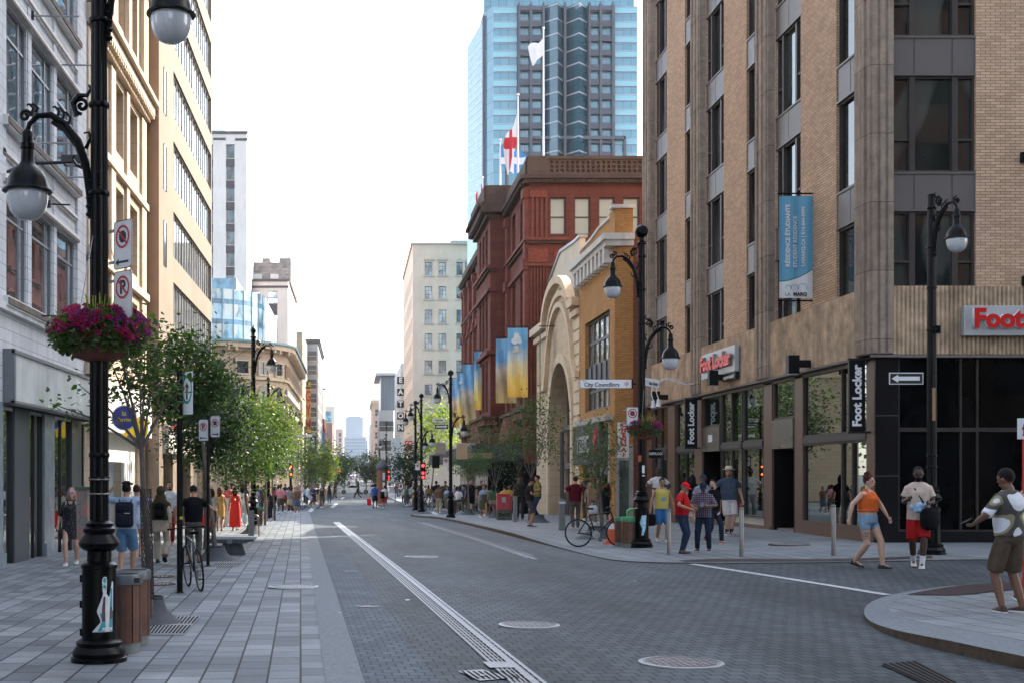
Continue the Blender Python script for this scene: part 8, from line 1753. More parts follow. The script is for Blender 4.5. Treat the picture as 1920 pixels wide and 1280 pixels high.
t, i = person('man in a purple checked shirt and dark cap bent over a phone', 1319, 1035, 132, 160, 'brown', 'm', 1.16, top=patt('check_shirt', plaid), sleeve='half', bottom='trousers', bcol=(.016, .025, .05), shoe=(.02, .02, .02), hairk='short', legs=((-.0, 0, -.05, 0), (.03, 0, .06, .2)), arms=((.06, .26, -.26, (-1, -.5, -.6)), (-.06, .26, -.26, (1, -.5, -.6))), head=(0, 1.3), hemz=.86); cap(i, (.015, .025, .05))
phone('phone held by the man in the checked shirt', worldof(t, (0, .36, 1.17)), (radians(-45), 0, radians(-20)))
t, i = person('man in a straw hat, blue T-shirt and white shorts', 1367, 1006, 128, 186, 'pale', 'm', 1.18, tcol=(.055, .075, .11), sleeve='short', bottom='shorts', bcol=(.52, .48, .46), shoe=(.02, .02, .02), hairk='short', hair=(.16, .06, .02), legs=((.05, 0, .05, .1), (-.02, 0, -.04, 0)), arms=((-.16, .0, -.50), (.18, .03, -.44, (1, -1, 0))), sock=((.02, .02, .02), .2), hemz=.90, head=(.3, 0), vox=.011); beard(i, (.16, .055, .02), 1.0)
m = MB(); m.lathe([(.165, .075), (.16, .06), (.098, .058), (.096, .09), (.088, .13), (.06, .155), (.01, .158)], 24, sy=1.12); i['onhead'](m, 'straw_hat', mat('straw', (.50, .44, .34), .8, 0, .1, 30, .3, 80))
m = MB(); m.box(-.01, .012, .135, .145, 1.27, 1.36); m.build('folded_glasses', BLACK, t)
t, i = person('bearded man in a black T-shirt behind the checked shirt man', 1338, 1020, 120, 200, 'pale', 'm', 1.0, tcol=(.007, .008, .01), sleeve='short', bcol=(.014, .02, .035), shoe=(.22, .06, .02), hair=(.03, .018, .012), legs=WALK(.28), arms=SW(1), head=(.9, 0)); beard(i, (.04, .02, .012), .9)
t, i = person('man with a blue cap half hidden behind the checked shirt', 1318, 1012, 120, 180, 'brown', 'm', 1.0, tcol=(.25, .28, .32), bcol=(.03, .04, .06), legs=WALK(.15)); cap(i, (.03, .05, .10))
t, i = person('woman in black with bare legs behind the man in the red vest', 1298, 998, 104, 10, 'pale', 'f', .95, tcol=(.008, .008, .01), bottom='hotpants', bcol=(.01, .01, .012), shoe=(.5, .5, .5), hairk='bob', hair=(.012, .01, .01), legs=WALK(.2), arms=SW())
t, i = person('man in a white shirt and dark sunglasses behind the corner lamp post', 1234, 988, 106, 180, 'dark', 'm', 1.0, tcol=(.62, .60, .60), sleeve='short', bcol=(.3, .3, .32), hairk='short', legs=WALK(.1), arms=((-.02, .22, -.28, (-1, -.5, -.5)), (.02, .22, -.28, (1, -.5, -.5)))); shades(i)
FLOR = patt('blue_floral', blotch([(.10, .18, .45), (.36, .45, .65), (.10, .18, .45), (.55, .6, .7), (.14, .22, .5)], 9, 3, .8)); SWIM = patt('cyan_print', blotch([(.01, .04, .10), (.04, .28, .42), (.01, .04, .10), (.08, .40, .55)], 7, 1, 1.5))
t, i = person('man in a blue floral shirt and cyan shorts raising his arms', 1169, 980, 96, 355, 'dark', 'm', 1.12, top=FLOR, sleeve='half', bottom='shorts', extra={'bmat': SWIM}, shoe=(.05, .05, .05), hairk='short', hair=(.006, .006, .006), legs=WALK(.1), arms=((-.18, .16, -.06, (-1, -.3, -.6)), (.18, .18, -.04, (1, -.3, -.6))), hemz=.84)
m = MB(); m.tube([(.14, -.02, 1.46), (.02, -.135, 1.28), (-.16, -.12, 1.0)], .014, 6); m.build('cross_strap', BLACK, t)
t, i = person('man in a maroon T-shirt and grey trousers walking away', 1079, 996, 99, 355, 'pale', 'm', 1.12, tcol=(.095, .008, .014), sleeve='short', bottom='trousers', bcol=(.115, .10, .085), shoe=(.02, .02, .02), hair=(.05, .03, .02), legs=((-.10, .02, 0, 0), (.12, 0, 0, 0)), arms=((-.16, .10, -.40, (-1, -1, 0)), (.22, .02, -.42, (1, -.6, 0))), hemz=.90)
x, y, z = worldof(t, (-.37, .10, .95)); b = thing('coat', 'brown coat hanging from the maroon T-shirt man\'s arm', 'coat', (x, y, z)); m = MB(); m.prism([(-.05, .15), (.07, .15), (.09, -.45), (-.02, -.62), (-.10, -.40)], -.05, .05); m.build('fabric', cloth((.13, .075, .035)), b)
t, i = person('woman with very long black hair in a brown top and black skirt', 1133, 984, 92, 0, 'brown', 'f', 1.05, tcol=(.13, .045, .03), sleeve='long', bottom='dress', bcol=(.010, .010, .012), extra={'dress': (.30, .30)}, hairk='verylong', hair=(.006, .005, .005), shoe=(.02, .02, .02), legs=WALK(.15), arms=SW())
t, i = person('person in a beige jacket left of the long haired woman', 1112, 988, 95, 0, 'pale', 'm', 1.05, tcol=(.26, .18, .115), sleeve='long', bcol=(.26, .18, .13), hair=(.16, .075, .035), hairk='bob', legs=WALK(.1, -1), arms=SW(1))
bag('white plastic bag between the beige jacket and the maroon shirt', (X_(1112, y-.8), y-.8, Z_(942, y-.8)), .14, .14, .07, (.6, .6, .62), name='carrier_bag')
t, i = person('person in a dark checked jacket behind the beige jacket', 1101, 980, 90, 0, 'brown', 'm', 1.0, tcol=(.03, .035, .05), sleeve='long', bcol=(.08, .075, .07), hairk='curly', legs=WALK(.1), vox=.016)
t, i = person('man in a black T-shirt with a pale print and black jeans', 975, 979, 84, 175, 'brown', 'm', 1.1, top=patt('print_tee', lambda t_, co: mixc(t_, ramp(t_, noise(t_, co, 6, 2, .6, 1), [(.60, 0), (.63, .8)]), (.007, .007, .008), (.24, .18, .09))), sleeve='short', bcol=(.012, .014, .018), shoe=(.02, .02, .02), legs=WALK(.25), arms=SW(), vox=.015); cap(i, (.012, .012, .014))
t, i = person('young man in a black cap and shorts typing on a phone', 993, 993, 93, 265, 'tan', 'm', 1.0, tcol=(.014, .014, .016), sleeve='short', bottom='shorts', bcol=(.055, .055, .06), shoe=(.02, .02, .02), legs=((0, 0, -.04, 0), (.05, 0, .04, 0)), arms=((.02, .24, -.24, (-1, -.5, -.6)), (-.02, .24, -.24, (1, -.5, -.6))), head=(0, 1), vox=.013); cap(i, (.010, .010, .012), True)
m = MB(); m.box(.08, .115, -.03, .06, .60, .80); m.build('shorts_badge', WHITE, t)
t, i = person('man in an olive yellow shirt behind the man in the black cap', 1008, 980, 86, 95, 'tan', 'm', 1.05, tcol=(.20, .18, .05), sleeve='short', bcol=(.02, .04, .08), shoe=(.5, .45, .35), legs=WALK(.1), arms=((.0, .2, -.25, (-1, -.5, -.6)), (0, .2, -.25, (1, -.5, -.6))), vox=.015)
phone('phone between the two men by the tree skirt', (X_(1002, 48), 48, Z_(932, 48)), (radians(-30), 0, 1.2))
MID = [('man in a black T-shirt, shorts and sunglasses behind the small tree', 883, 964, 63, 180, 'tan', 'm', (.01, .01, .012), 'shorts', (.01, .01, .012)), ('man in a black vest and pale blue shorts', 902, 959, 56, 180, 'tan', 'm', (.012, .012, .014), 'shorts', (.16, .34, .46)), ('woman in a beige top and brown skirt by the steel bollard', 918, 953, 50, 180, 'pale', 'f', (.32, .22, .15), 'wide', (.22, .14, .09)),
       ('man in an olive T-shirt and denim shorts walking this way', 835, 956, 53, 180, 'brown', 'm', (.07, .07, .045), 'shorts', (.10, .16, .22)), ('man in black walking towards the camera beside the arrow lamp', 818, 958, 55, 10, 'brown', 'm', (.008, .008, .01), 'shorts', (.008, .008, .01)), ('person in a white shirt bending by the green lidded bin', 857, 960, 44, 190, 'brown', 'm', (.6, .6, .62), 'trousers', (.4, .4, .4)),
       ('heavy man in a royal blue T-shirt crossing with a red bag', 703, 952, 46, 350, 'brown', 'm', (.03, .07, .28), 'shorts', (.015, .015, .03)), ('person in a white shirt and red shorts with a black pack', 721, 952, 43, 10, 'tan', 'm', (.55, .55, .55), 'shorts', (.35, .04, .05)), ('woman in black striding left across the far crossing', 671, 935, 34, 90, 'tan', 'f', (.01, .01, .01), 'trousers', (.01, .01, .01)),
       ('woman in brown crossing at the far left', 619, 935, 30, 90, 'tan', 'f', (.25, .18, .14), 'trousers', (.25, .22, .2)), ('woman in black beside the woman in brown at the crossing', 628, 935, 30, 90, 'brown', 'f', (.02, .02, .02), 'trousers', (.03, .03, .03)), ('man in a dark T-shirt and teal shorts by the left lamp', 535, 946, 40, 0, 'brown', 'm', (.02, .025, .03), 'shorts', (.02, .13, .12)),
       ('person in a lilac coat walking under the left trees', 522, 946, 38, 0, 'tan', 'f', (.32, .28, .42), 'wide', (.32, .28, .42)), ('person in black left of the lilac coat', 515, 944, 38, 0, 'brown', 'm', (.015, .015, .02), 'trousers', (.02, .02, .03)), ('person with a green bag on the left pavement', 495, 958, 50, 0, 'tan', 'm', (.03, .06, .04), 'trousers', (.02, .02, .02)), ('person in a lilac top further left under the trees', 479, 966, 55, 0, 'pale', 'f', (.45, .40, .45), 'wide', (.5, .5, .5)),
       ('person in dark clothes near the beige bollard', 512, 972, 52, 180, 'brown', 'm', (.02, .02, .03), 'trousers', (.02, .02, .03)), ('person in grey stripes at the right of the far crossing', 757, 944, 36, 180, 'brown', 'm', (.18, .18, .19), 'trousers', (.03, .03, .04)), ('person in pale pink right of the advertising column', 748, 932, 30, 180, 'pale', 'f', (.50, .38, .34), 'trousers', (.05, .05, .06)), ('person in a white hoodie left of the far shopfronts', 598, 940, 32, 180, 'brown', 'm', (.55, .55, .57), 'shorts', (.4, .4, .4))]
for k, (lb, px, py, h, fc, sk, sx, tc, bt, bc) in enumerate(MID):
    person(lb, px, py, h, fc, sk, sx, 1.05 if sx == 'm' else .98, tcol=tc, bottom=bt, bcol=bc, legs=WALK(.26 if k != 8 else .45, 1 if k % 2 else -1), arms=SW(1 if k % 2 else -1), hairk='long' if sx == 'f' else 'short', shoe=(.5, .5, .5) if k % 3 else (.03, .03, .03), vox=.022)
bag('red bag carried by the man in royal blue', (X_(692, 97), 97, Z_(932, 97)), .16, .25, .08, (.7, .015, .02))
y = 100; b = thing('backpack', 'black backpack on the person in red shorts', 'backpack', (X_(717, y), y-.25, Z_(927, y))); m = MB(); m.bevbox(-.17, .17, -.1, .1, -.28, .28, .06); m.build('main_bag', BLACK, b, True)
# --- the crowd further off: copies of eight figures, each with its own colours
def ocmat(name):
    m, t, b = newmat(name); o = N(t, 'ShaderNodeObjectInfo'); t.links.new(o.outputs['Color'], b.inputs['Base Color']); b.inputs['Roughness'].default_value = .85; return m
OC = ocmat('crowd_cloth'); protos = []
for k, (sx, fc, bt, hk, sl) in enumerate([('m', 0, 'shorts', 'short', 'short'), ('m', 0, 'trousers', 'short', 'short'), ('f', 0, 'trousers', 'long', 'tank'), ('f', 0, 'dress', 'bob', 'short'), ('m', 0, 'trousers', 'short', 'long'), ('f', 0, 'hotpants', 'long', 'short'), ('m', 0, 'shorts', 'curly', 'half')]):
    t, i = person('p', 0, 0, 60, 0, ('tan', 'brown', 'pale', 'tan', 'pale', 'brown', 'dark')[k], sx, 1.0+.1*(k % 3), top=OC, sleeve=sl, bottom=bt, extra={'bmat': OC, 'smat': OC, 'dress': (.45, .33)}, hairk=hk, legs=WALK(.24, 1 if k % 2 else -1), arms=SW(1 if k % 2 else -1), vox=.03, loc=(0, -60, 0), height=1.74, dz=0); protos.append(t)
CN = [('white', (.6, .6, .6)), ('black', (.012, .012, .014)), ('grey', (.16, .16, .17)), ('navy', (.02, .03, .08)), ('red', (.45, .02, .02)), ('beige', (.40, .31, .22)), ('light blue', (.22, .34, .5)), ('green', (.04, .12, .06)), ('pink', (.5, .2, .24)), ('mustard', (.45, .28, .05)), ('brown', (.12, .06, .035))]
BN = [('black', (.012, .012, .014)), ('blue', (.05, .09, .18)), ('beige', (.36, .29, .2)), ('white', (.55, .55, .55)), ('dark grey', (.05, .05, .055)), ('olive', (.07, .07, .035))]
rc = random.Random(21); used = set(); first = [True]*7
def crowd(n, ax, bx, ya, yb, where, hmax=2):
    """n figures between pixel columns ax..bx and depths ya..yb"""
    for _ in range(n):
        Y = rc.uniform(ya, yb); px = rc.uniform(ax, bx); X = X_(px, Y); k = rc.randrange(7)
        for _ in range(40):
            c, b = rc.choice(CN), rc.choice(BN)
            if (c[0], b[0], where) not in used: break
        used.add((c[0], b[0], where)); kind = ['shorts', 'trousers', 'trousers', 'skirt', 'trousers', 'shorts', 'shorts'][k]
        dup(protos[k], (X, Y, G(X, Y)+.06), rc.choice([0, pi])+rc.uniform(-.3, .3), 'person in a %s top and %s %s %s' % (c[0], b[0], kind, where), 'people in the far crowd', rc.uniform(.93, 1.05), {'top': (*c[1], 1), 'shorts': (*b[1], 1), 'trousers': (*b[1], 1), 'skirt': (*b[1], 1)})
crowd(30, 760, 900, 78, 125, 'outside the red store canopy')
crowd(20, 738, 800, 118, 190, 'beyond the red traffic light')
crowd(22, 560, 618, 95, 160, 'below the orange theatre sign')
crowd(14, 480, 560, 72, 110, 'near the rounded stone bank')
crowd(26, 625, 740, 240, 420, 'far along the open street')
crowd(10, 900, 960, 62, 80, 'by the red store windows')
crowd(8, 420, 470, 62, 90, 'by the ribbon windowed block')
for p in protos:
    for c in list(p.children): bpy.data.objects.remove(c)
    bpy.data.objects.remove(p)
# ================================================ BICYCLES, CARS, FLAGS, SHOP FIGURES
TYRE = mat('tyre_rubber', (.012, .012, .012), .8, 0, .1)
def wheel(t, c, r, ax=(0, 1, 0)):
    m = MB(); m.tube([(c[0]+r*cos(a), c[1], c[2]+r*sin(a)) for a in lin(0, 2*pi, 33)], .016, 6, cap=False); w = m.build('wheel', TYRE, t, True)
    m = MB(); m.tube([(c[0]+(r-.02)*cos(a), c[1], c[2]+(r-.02)*sin(a)) for a in lin(0, 2*pi, 29)], .009, 5, cap=False); m.build('rim', mat('dark_rim', (.08, .08, .085), .35, .6), w, True)
    m = MB()
    for k in range(20): a = 2*pi*k/20; s = .02*(-1)**k; m.tube([(c[0], c[1]+s, c[2]), (c[0]+(r-.02)*cos(a), c[1], c[2]+(r-.02)*sin(a))], .0016, 3, cap=False)
    m.tube([(c[0], c[1]-.05, c[2]), (c[0], c[1]+.05, c[2])], .02, 8); m.build('spokes', STEEL, w)
def bicycle(label, loc, rz, col, lean=0, basket=False, bars=.30, group=None):
    t = thing('bicycle', label, 'bicycle', loc, rz, group); t.rotation_euler = (lean, 0, rz); r = .335
    R_, F_, BB, ST, HT, HB, SD_ = (-.50, 0, r), (.56, 0, r), (-.06, 0, .29), (-.20, 0, .78), (.36, 0, .86), (.40, 0, .70), (-.225, 0, .92)
    wheel(t, R_, r); wheel(t, F_, r)
    m = MB(); 
    for a, b, q in ((BB, ST, .016), (BB, HB, .019), (ST, HT, .016), (HT, HB, .02), (BB, (R_[0], .05, r), .010), (BB, (R_[0], -.05, r), .010), (ST, (R_[0], .05, r), .009), (ST, (R_[0], -.05, r), .009)): m.tube([a, b], q, 8)
    m.build('frame', col, t, True)
    m = MB(); m.tube([(.40, -.045, .68), (.44, -.05, .60), (.56, -.05, r)], .012, 6); m.tube([(.40, .045, .68), (.44, .05, .60), (.56, .05, r)], .012, 6); m.tube([HB, (.40, 0, .66)], .02, 6); m.box(.38, .42, -.05, .05, .66, .70); m.build('fork', col, t, True)
    m = MB(); m.tube([ST, SD_], .013, 8); m.build('seat_post', STEEL, t); m = MB(); m.prism([(-.14, -.075), (-.10, -.085), (.02, -.03), (.13, -.016), (.13, .016), (.02, .03), (-.10, .085), (-.14, .075)], 0, .045, lambda u, d, z: (SD_[0]+u, z, SD_[2]+d)); m.build('saddle', BLACK, t)
    m = MB(); m.tube([HT, (.345, 0, .98), (.37, 0, 1.0)], .014, 8); m.tube([(.33, -bars, 1.0), (.36, -bars*.5, 1.0), (.37, 0, 1.0), (.36, bars*.5, 1.0), (.33, bars, 1.0)], .012, 8); m.build('handlebar', BLACK, t, True); m = MB(); [m.tube([(.33, s*bars, 1.0), (.345, s*(bars-.11), 1.0)], .018, 8) for s in (-1, 1)]; m.build('grip', BLACK, t)
    m = MB(); m.lathe([(.095, 0), (.10, .004), (.095, .008)], 24); m.v = [(BB[0]+x, -.05-z, BB[2]+y) for x, y, z in m.v]; m.tube([(BB[0], -.06, BB[2]), (BB[0]+.07, -.065, BB[2]-.15)], .010, 6); m.tube([(BB[0], .06, BB[2]), (BB[0]-.07, .065, BB[2]+.15)], .010, 6); m.tube([(BB[0], -.05, BB[2]+.09), (R_[0], -.05, r+.03)], .004, 4); m.tube([(BB[0], -.05, BB[2]-.09), (R_[0], -.05, r-.03)], .004, 4); m.build('crankset', GALV, t)
    m = MB(); m.box(BB[0]+.03, BB[0]+.12, -.16, -.07, BB[2]-.165, BB[2]-.14); m.box(BB[0]-.12, BB[0]-.03, .07, .16, BB[2]+.14, BB[2]+.165); m.build('pedal', BLACK, t)
    if basket:
        m = MB(); [m.tube([(.42+.20*cos(a)*.9+.1, .16*sin(a), z) for a in lin(0, 2*pi, 17)], .004, 4) for z in (.72, .80, .88, .96)]; [m.tube([(.52+.18*cos(a), .16*sin(a), .70), (.52+.18*cos(a), .16*sin(a), .96)], .003, 4) for a in lin(0, 6, 16)]; m.build('wire_basket', STEEL, t)
    return t
bx, by, bz = gp(350, 1108); bicycle('dark city bicycle seen from the front end, leaning on the thick post', (X_(352, by)+.06, by+.45, bz+.014), radians(-72)+pi+.0, mat('bike_dark', (.012, .014, .018), .3, 0, .1, coat=.4), lean=radians(-5), basket=False, bars=.32)
bx, by, bz = gp(1128, 1022); bz += RZ(bx, by); bicycle('black bicycle parked side on in front of the green topped bins', (X_(1122, by-.9), by-.9, bz), radians(6), BLACK, lean=radians(-8), bars=.26)
m = MB()
for k, (px, py, lb, c) in enumerate(((640, 952, '', 0),)): pass
bicycle('bicycle of the rider in white by the far left crossing', (X_(578, 100), 100, G(X_(578, 100), 100)), radians(8), BLACK, bars=.25)
person('cyclist in a white top on a bicycle at the far left crossing', 574, 938, 42, 270, 'tan', 'm', 1.0, tcol=(.62, .64, .68), bottom='shorts', bcol=(.45, .50, .6), legs=((.2, .25, 0, 0), (.12, .1, 0, 0)), arms=((0, .38, -.3), (0, .38, -.3)), vox=.022, loc=(X_(577, 100), 100.15, G(-3.6, 100)+.12), height=1.78)
for k, (px, Y, lb) in enumerate(((560, 96, 'grey bicycle locked by the left lamp before the crossing'), (553, 94, 'dark bicycle locked to a loop on the far left pavement'), (795, 92, 'bicycle leaning near the red light lamp post'), (803, 88, 'second bicycle leaning near the red light lamp post'))): bicycle(lb, (X_(px, Y), Y, G(X_(px, Y), Y)+.03), radians(60+k*17), BLACK, bars=.25, group='bicycles parked near the far crossing')

def car(label, X, Y, rz, suv, col, body_len=4.6, name='parked_car', group=None):
    z = G(X, Y)+.01; t = thing(name, label, 'car', (X, Y, z), rz, group); L_ = body_len/2; w = .90; P_ = mat('car_%s' % name+str(col), col, .25, .0, .03, 2, coat=.8)
    top = ([(-L_, .45), (-L_+.02, .95), (-L_+.15, 1.08), (-L_+.45, 1.60), (-L_+.8, 1.70), (.5, 1.68), (1.15, 1.15), (L_-.25, 1.02), (L_, .80), (L_, .35)] if suv else
           [(-L_, .42), (-L_+.02, .85), (-L_+.55, .98), (-L_+1.15, 1.38), (-.1, 1.44), (.45, 1.40), (1.2, .98), (L_-.25, .82), (L_, .62), (L_, .32)])
    def arcw(cx): return [(cx+.38*cos(a), .33+.38*sin(a)) for a in lin(0, pi, 9)]
    fx, rx = L_-.85, -L_+.85
    bot = [(fx+.38, .25)]+arcw(fx)[0:]+[(fx-.38, .22), (rx+.38, .22)]+arcw(rx)+[(rx-.38, .3)]
    poly = top+bot; m = MB(); n = len(poly)
    for sy in (-1, 1):
        pass
    ys_ = [-w, -w*.98, w*.98, w]
    sl_ = lambda z_: 1-.20*max(0, (z_-.95))/.7
    vs = [(x, -w*sl_(z_), z_) for x, z_ in poly]+[(x, w*sl_(z_), z_) for x, z_ in poly]; m.add(vs, [tuple(range(n))[::-1], tuple(range(n, 2*n))]+[(i, (i+1) % n, n+(i+1) % n, n+i) for i in range(n)]); m.build('body', P_, t)
    gl = glass('car_glass', (.004, .005, .006), .1, 1.2, 0)
    win = ([(-L_+.42, 1.12), (-L_+.62, 1.56), (.42, 1.58), (1.0, 1.14)] if suv else [(-L_+.95, 1.0), (-L_+1.25, 1.30), (-.1, 1.36), (.40, 1.33), (1.0, 1.0)])
    for sy in (-1, 1):
        m = MB(); m.add([(x, sy*(w*sl_(z_)+.006), z_) for x, z_ in win], [tuple(range(len(win)))]); m.build('side_window', gl, t, recalc=False)
        for cx in (fx, rx):
            m = MB(); m.lathe([(.31, -.1), (.33, -.07), (.33, .07), (.31, .1)], 24); m.v = [(cx+x, sy*(w-.1)+z_, .33+y) for x, y, z_ in m.v]; wh = m.build('wheel', TYRE, t, True)
            m = MB(); m.lathe([(.2, 0), (.19, .02), (.03, .03)], 10, flute=.2); m.v = [(cx+x, sy*(w+.0+z_), .33+y) for x, y, z_ in m.v]; m.build('rim', GALV, wh)
        m = MB(); m.ball((L_-.03, sy*.62, .70 if not suv else .82), (.07, .18, .08), 8); m.build('headlight', ALU, t, True); m = MB(); m.ball((-L_+.03, sy*.66, .85), (.05, .14, .08), 8); m.build('tail_light', REDP, t, True)
        m = MB(); m.box(.75, .92, sy*w, sy*(w+.16), 1.0 if not suv else 1.12, 1.12 if not suv else 1.26); m.build('mirror', P_, t)
    m = MB(); m.quad((win[-1][0]+.05, -w*.75, win[-1][1]+.05), (win[-1][0]+.05, w*.75, win[-1][1]+.05), (win[-2][0]+.12, w*.65, win[-2][1]+.03), (win[-2][0]+.12, -w*.65, win[-2][1]+.03)); m.build('windscreen', gl, t, recalc=False)
    m = MB(); [m.box(u-.005, u+.005, -w-.004, w+.004, .35, .95) for u in (-.35, .62)]; m.build('door_gap', DARK, t); return t
CWH = (.86, .86, .86)
car('white sedan crossing the street at the far junction', X_(661, 205), 205, pi, False, CWH, 4.5, 'white_sedan')
car('white estate car behind the sedan at the far junction', X_(703, 203), 203, pi, True, CWH, 4.6, 'white_suv')
for k, (px, Y, c) in enumerate(((650, 520, (.4, .4, .42)), (664, 540, (.6, .6, .6)), (676, 500, (.1, .1, .12)), (656, 470, (.55, .53, .5)))): car(['small grey car high up the far street', 'small white car high up the far street', 'small dark car high up the far street', 'small beige car high up the far street'][k], X_(px, Y), Y, pi/2, k % 2 == 0, c, 4.4, 'distant_car', 'cars at the very end of the street')
# pale terrace wall and low bridge at the end of the street
for k, (x_, y_) in enumerate(((-15, 88), (-19, 102), (-14, 118), (-22, 84))):
    px_ = VX+x_*F/y_; tree('green square tree %s beyond the beige block' % ('nearest', 'middle', 'furthest', 'leftmost')[k], px_, VY+F*(EYE-G(x_, y_))/y_, (px_, VY-F*5.0/y_), (F*4/y_, F*4.2/y_), 5000, .36, LD, 70+k, trunk_r=.16, limbs=9, sparse=.05)
t = thing('terrace_wall', 'long pale wall across the end of the street under the far tower', 'wall', (X_(665, 760), 760, 0)); m = MB(); m.box(-16, 14, 0, 3, -4, 6.0); m.build('wall', CRM, t)

# flags
def flag_mat(name, fn):
    m, t, b = newmat(name); sp = N(t, 'ShaderNodeSeparateXYZ'); t.links.new(N(t, 'ShaderNodeTexCoord').outputs['Generated'], sp.inputs[0]); b.inputs['Roughness'].default_value = .8; t.links.new(fn(t, sp), b.inputs['Base Color']); return m
def cross(c, bgc, x0, w, z0=.5):
    def f(t, sp):
        o = []
        for s, ctr in ((sp.outputs[0], x0), (sp.outputs[2], z0)):
            a = N(t, 'ShaderNodeMath', operation='SUBTRACT'); a.inputs[1].default_value = ctr; t.links.new(s, a.inputs[0]); ab = N(t, 'ShaderNodeMath', operation='ABSOLUTE'); t.links.new(a.outputs[0], ab.inputs[0]); lt = N(t, 'ShaderNodeMath', operation='LESS_THAN'); lt.inputs[1].default_value = w; t.links.new(ab.outputs[0], lt.inputs[0]); o.append(lt.outputs[0])
        mx = N(t, 'ShaderNodeMath', operation='MAXIMUM'); t.links.new(o[0], mx.inputs[0]); t.links.new(o[1], mx.inputs[1]); return mixc(t, mx.outputs[0], bgc, c)
    return f
FLW = (.72, .72, .73)
def flag(label, px, ptop, pbot, Y, fx, ftop, fw, fh, mt, tilt=0, droop=.5):
    """pole at px from ptop down to pbot; cloth hanging from the pole top, blowing to the left"""
    x = X_(px, Y); z0 = Z_(pbot, Y); z1 = Z_(ptop, Y); t = thing('flag_pole', label, 'flag', (x, Y, z0)); m = MB(); m.tube([(0, 0, 0), (tilt, 0, z1-z0)], [.09, .05], 8); m.ball((tilt, 0, z1-z0+.08), .12, 8); m.build('pole', ALU, t, True)
    zf = Z_(ftop, Y)-z0; w, h = fw*Y/F, fh*Y/F; m = MB(); n_ = 14
    def P(i, j):
        u = i/n_; v = j/8; return (tilt*.9-w*u*(.55+.25*v)+.05*sin(u*9+v*3), .25*sin(u*8+v*2)*u, zf-h*(1-v)*(.55+.0*u)-h*.45*u*droop*1.6-h*.10*sin(u*6)*v)
    for i in range(n_):
        for j in range(8): m.quad(P(i, j), P(i+1, j), P(i+1, j+1), P(i, j+1))
    m.build('cloth', mt, t, 'all', recalc=False)
flag('white flag on the tall pole in front of the glass tower', 1019, 55, 295, 110, 0, 70, 36, 58, mat('white_flag', FLW, .8, 0, .05))
flag('white flag with a red cross on the middle pole', 971, 180, 325, 100, 0, 208, 34, 95, flag_mat('red_cross_flag', cross((.55, .03, .04), FLW, .5, .09)), 0, 1.0)
flag('blue and white flag on the lower pole over the red store', 938, 265, 350, 112, 0, 270, -62, 70, flag_mat('blue_cross_flag', cross(FLW, (.05, .25, .52), .42, .10)), 0, .5)
flag('small red and white flag at the left end of the red store roof', 905, 335, 400, 128, 0, 340, 16, 48, flag_mat('red_band_flag', cross(FLW, (.55, .03, .05), .5, .22, 3)), 0, .9)

# shop figures behind the glass
def mannequin(label, Y, X, z, c1, c2, h=1.75):
    t = thing('mannequin', label, 'mannequin', (X, Y, z), radians(95), 'mannequins in the shoe shop windows'); m = MB()
    sec_loft(m, [(.86, .13, .09), (.95, .155, .11), (1.12, .125, .09), (1.3, .16, .11), (1.41, .18, .09), (1.46, .06, .055), (1.5, .05, .05)]); [limb(m, [(s*.09, 0, .92), (s*.11, .02, .5), (s*.12, 0, .08)], [(.085, .08, .065), (.055, .055, .045), (.035,)]) for s in (-1, 1)]; [limb(m, [(s*.17, 0, 1.4), (s*.24, .03, 1.14), (s*.22, .12, .92)], [(.05, .045, .04), (.035, .035, .03), (.025,)]) for s in (-1, 1)]; m.ball((0, .01, 1.63), (.075, .09, .11), 12)
    me = remesh(m, .02, 2, 'body'); me.materials.append(mat('mannequin_grey', (.16, .16, .16), .4)); link('body', me, t)
    m = MB(); sec_loft(m, [(.84, .18, .13), (1.0, .175, .125), (1.3, .185, .13), (1.42, .18, .11), (1.48, .08, .08)]); [limb(m, [(s*.15, 0, 1.4), (s*.22, .02, 1.22)], [(.07, .068, .065), (.062,)]) for s in (-1, 1)]; me = remesh(m, .02, 3, 'shirt'); me.materials.append(cloth(c1)); link('shirt', me, t)
    m = MB(); sec_loft(m, [(.80, .12, .10), (.86, .17, .125), (.96, .165, .12)]); [limb(m, [(s*.09, 0, .88), (s*.11, .02, .5)], [(.10, .095, .09), (.085,)]) for s in (-1, 1)]; me = remesh(m, .02, 3, 'shorts'); me.materials.append(cloth(c2)); link('shorts', me, t)
for a in (('mannequin in a yellow shirt behind the glass by the 585 doorway', Yp(1378), 13.6, .35, (.62, .40, .02), (.5, .45, .2)), ('mannequin in pale grey and teal beside the yellow one', Yp(1409), 13.5, .35, (.40, .45, .44), (.06, .35, .38)), ('mannequin in a pale printed shirt in the corner window', 34.2, 13.5, .40, (.45, .48, .45), (.02, .04, .04)), ('mannequin in dark blue near the corner pier', 32.4, 13.6, .40, (.08, .12, .20), (.05, .06, .10)), ('mannequin in green in the window before the black banner', Yp(1290), 13.5, .30, (.12, .3, .15), (.04, .04, .05))): mannequin(*a)
m = MB(); m.box(31.4, 35.7, -1.6, -.25, -.3, .35, 0, FX(12.57, -1)); m.box(Yp(1430), Yp(1352), -1.6, -.25, -.3, .30, 0, FX(12.57, -1)); m.box(Yp(1302), Yp(1268), -1.6, -.25, -.3, .26, 0, FX(12.57, -1)); m.build('display_plinth', WHITE, FLB)
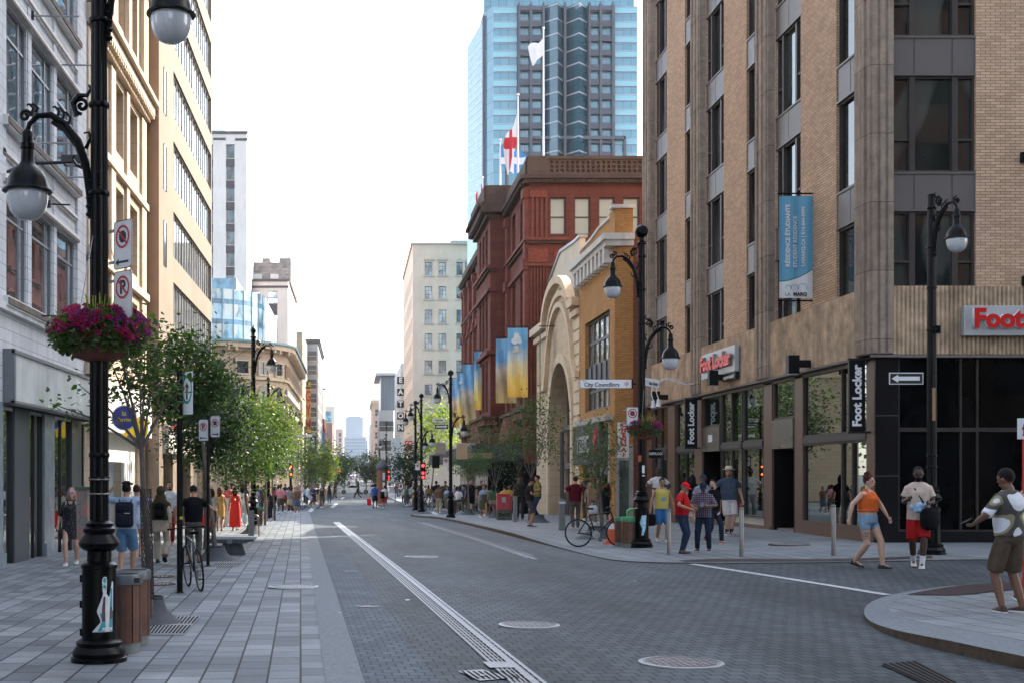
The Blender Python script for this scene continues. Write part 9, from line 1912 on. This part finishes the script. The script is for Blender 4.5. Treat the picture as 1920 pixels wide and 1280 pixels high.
t = thing('alarm_box', 'small black box fixed on the brick above the red letters', 'alarm box', (X_(1919, 30.8), 30.78, Z_(296, 30.8))); m = MB(); m.bevbox(-.08, .1, -.08, .04, -.12, .12, .01); m.build('housing', BLACK, t)
t = thing('alarm_box', 'black wall lamp near the top of the fluted band at the right edge', 'alarm box', (X_(1919, 30.8), 30.7, Z_(528, 30.8))); m = MB(); m.bevbox(-.08, .1, -.1, .05, -.12, .12, .01); m.build('housing', BLACK, t)
t = thing('small_sign_box', 'small black projecting shop sign by the far shoe shop door', 'sign', (X_(1228, 50), 50, Z_(850, 50))); m = MB(); m.bevbox(-.25, .25, -.1, .1, -.16, .16, .01); m.build('box', BLKS, t); text('lettering', 'GEFILCO', .13, WHITE, t, TM(0, -.105, 0), .002, .003)
t = thing('red_hand_sign', 'two small red lights glowing beside the far shop window', 'traffic light', (X_(1287, 38.5), 38.5, Z_(864, 38.5))) if False else None
# litter: scraps on the setts
rl = random.Random(3); m = None
for k, (px, py) in enumerate(((1322, 1078), (1424, 1073), (905, 1268), (764, 1125), (640, 1150), (1190, 1090))):
    x, y, z = gp(px, py); t = thing('litter', ['white paper scrap left of the painted line', 'dark scrap on the painted white line', 'pale scrap near the drain inlet', 'white scrap left of the drain channel', 'pale scrap on the mended strip', 'white speck in the middle of the setts'][k], 'litter', (x, y, z+.008)); m = MB(); P_ = [(rl.uniform(.02, .05)*cos(a), rl.uniform(.02, .05)*sin(a), rl.uniform(0, .015)) for a in lin(0, 5.3, 6)]; m.add(P_, [tuple(range(6))]); m.build('scrap', PW if k != 1 else DARK, t, recalc=False)

# air: pale haze over the whole place, so far things fade
hm = bpy.data.materials.new('haze'); hm.use_nodes = True; ht = hm.node_tree; ht.nodes.clear(); ho = N(ht, 'ShaderNodeOutputMaterial'); hv_ = N(ht, 'ShaderNodeVolumePrincipled')
hv_.inputs['Color'].default_value = (.93, .95, 1, 1); hv_.inputs['Density'].default_value = .00011; hv_.inputs['Anisotropy'].default_value = .3; ht.links.new(hv_.outputs[0], ho.inputs['Volume'])
m = MB(); m.box(-960, 960, -460, 3060, -4, 96); m.build('haze', hm, kind='stuff')
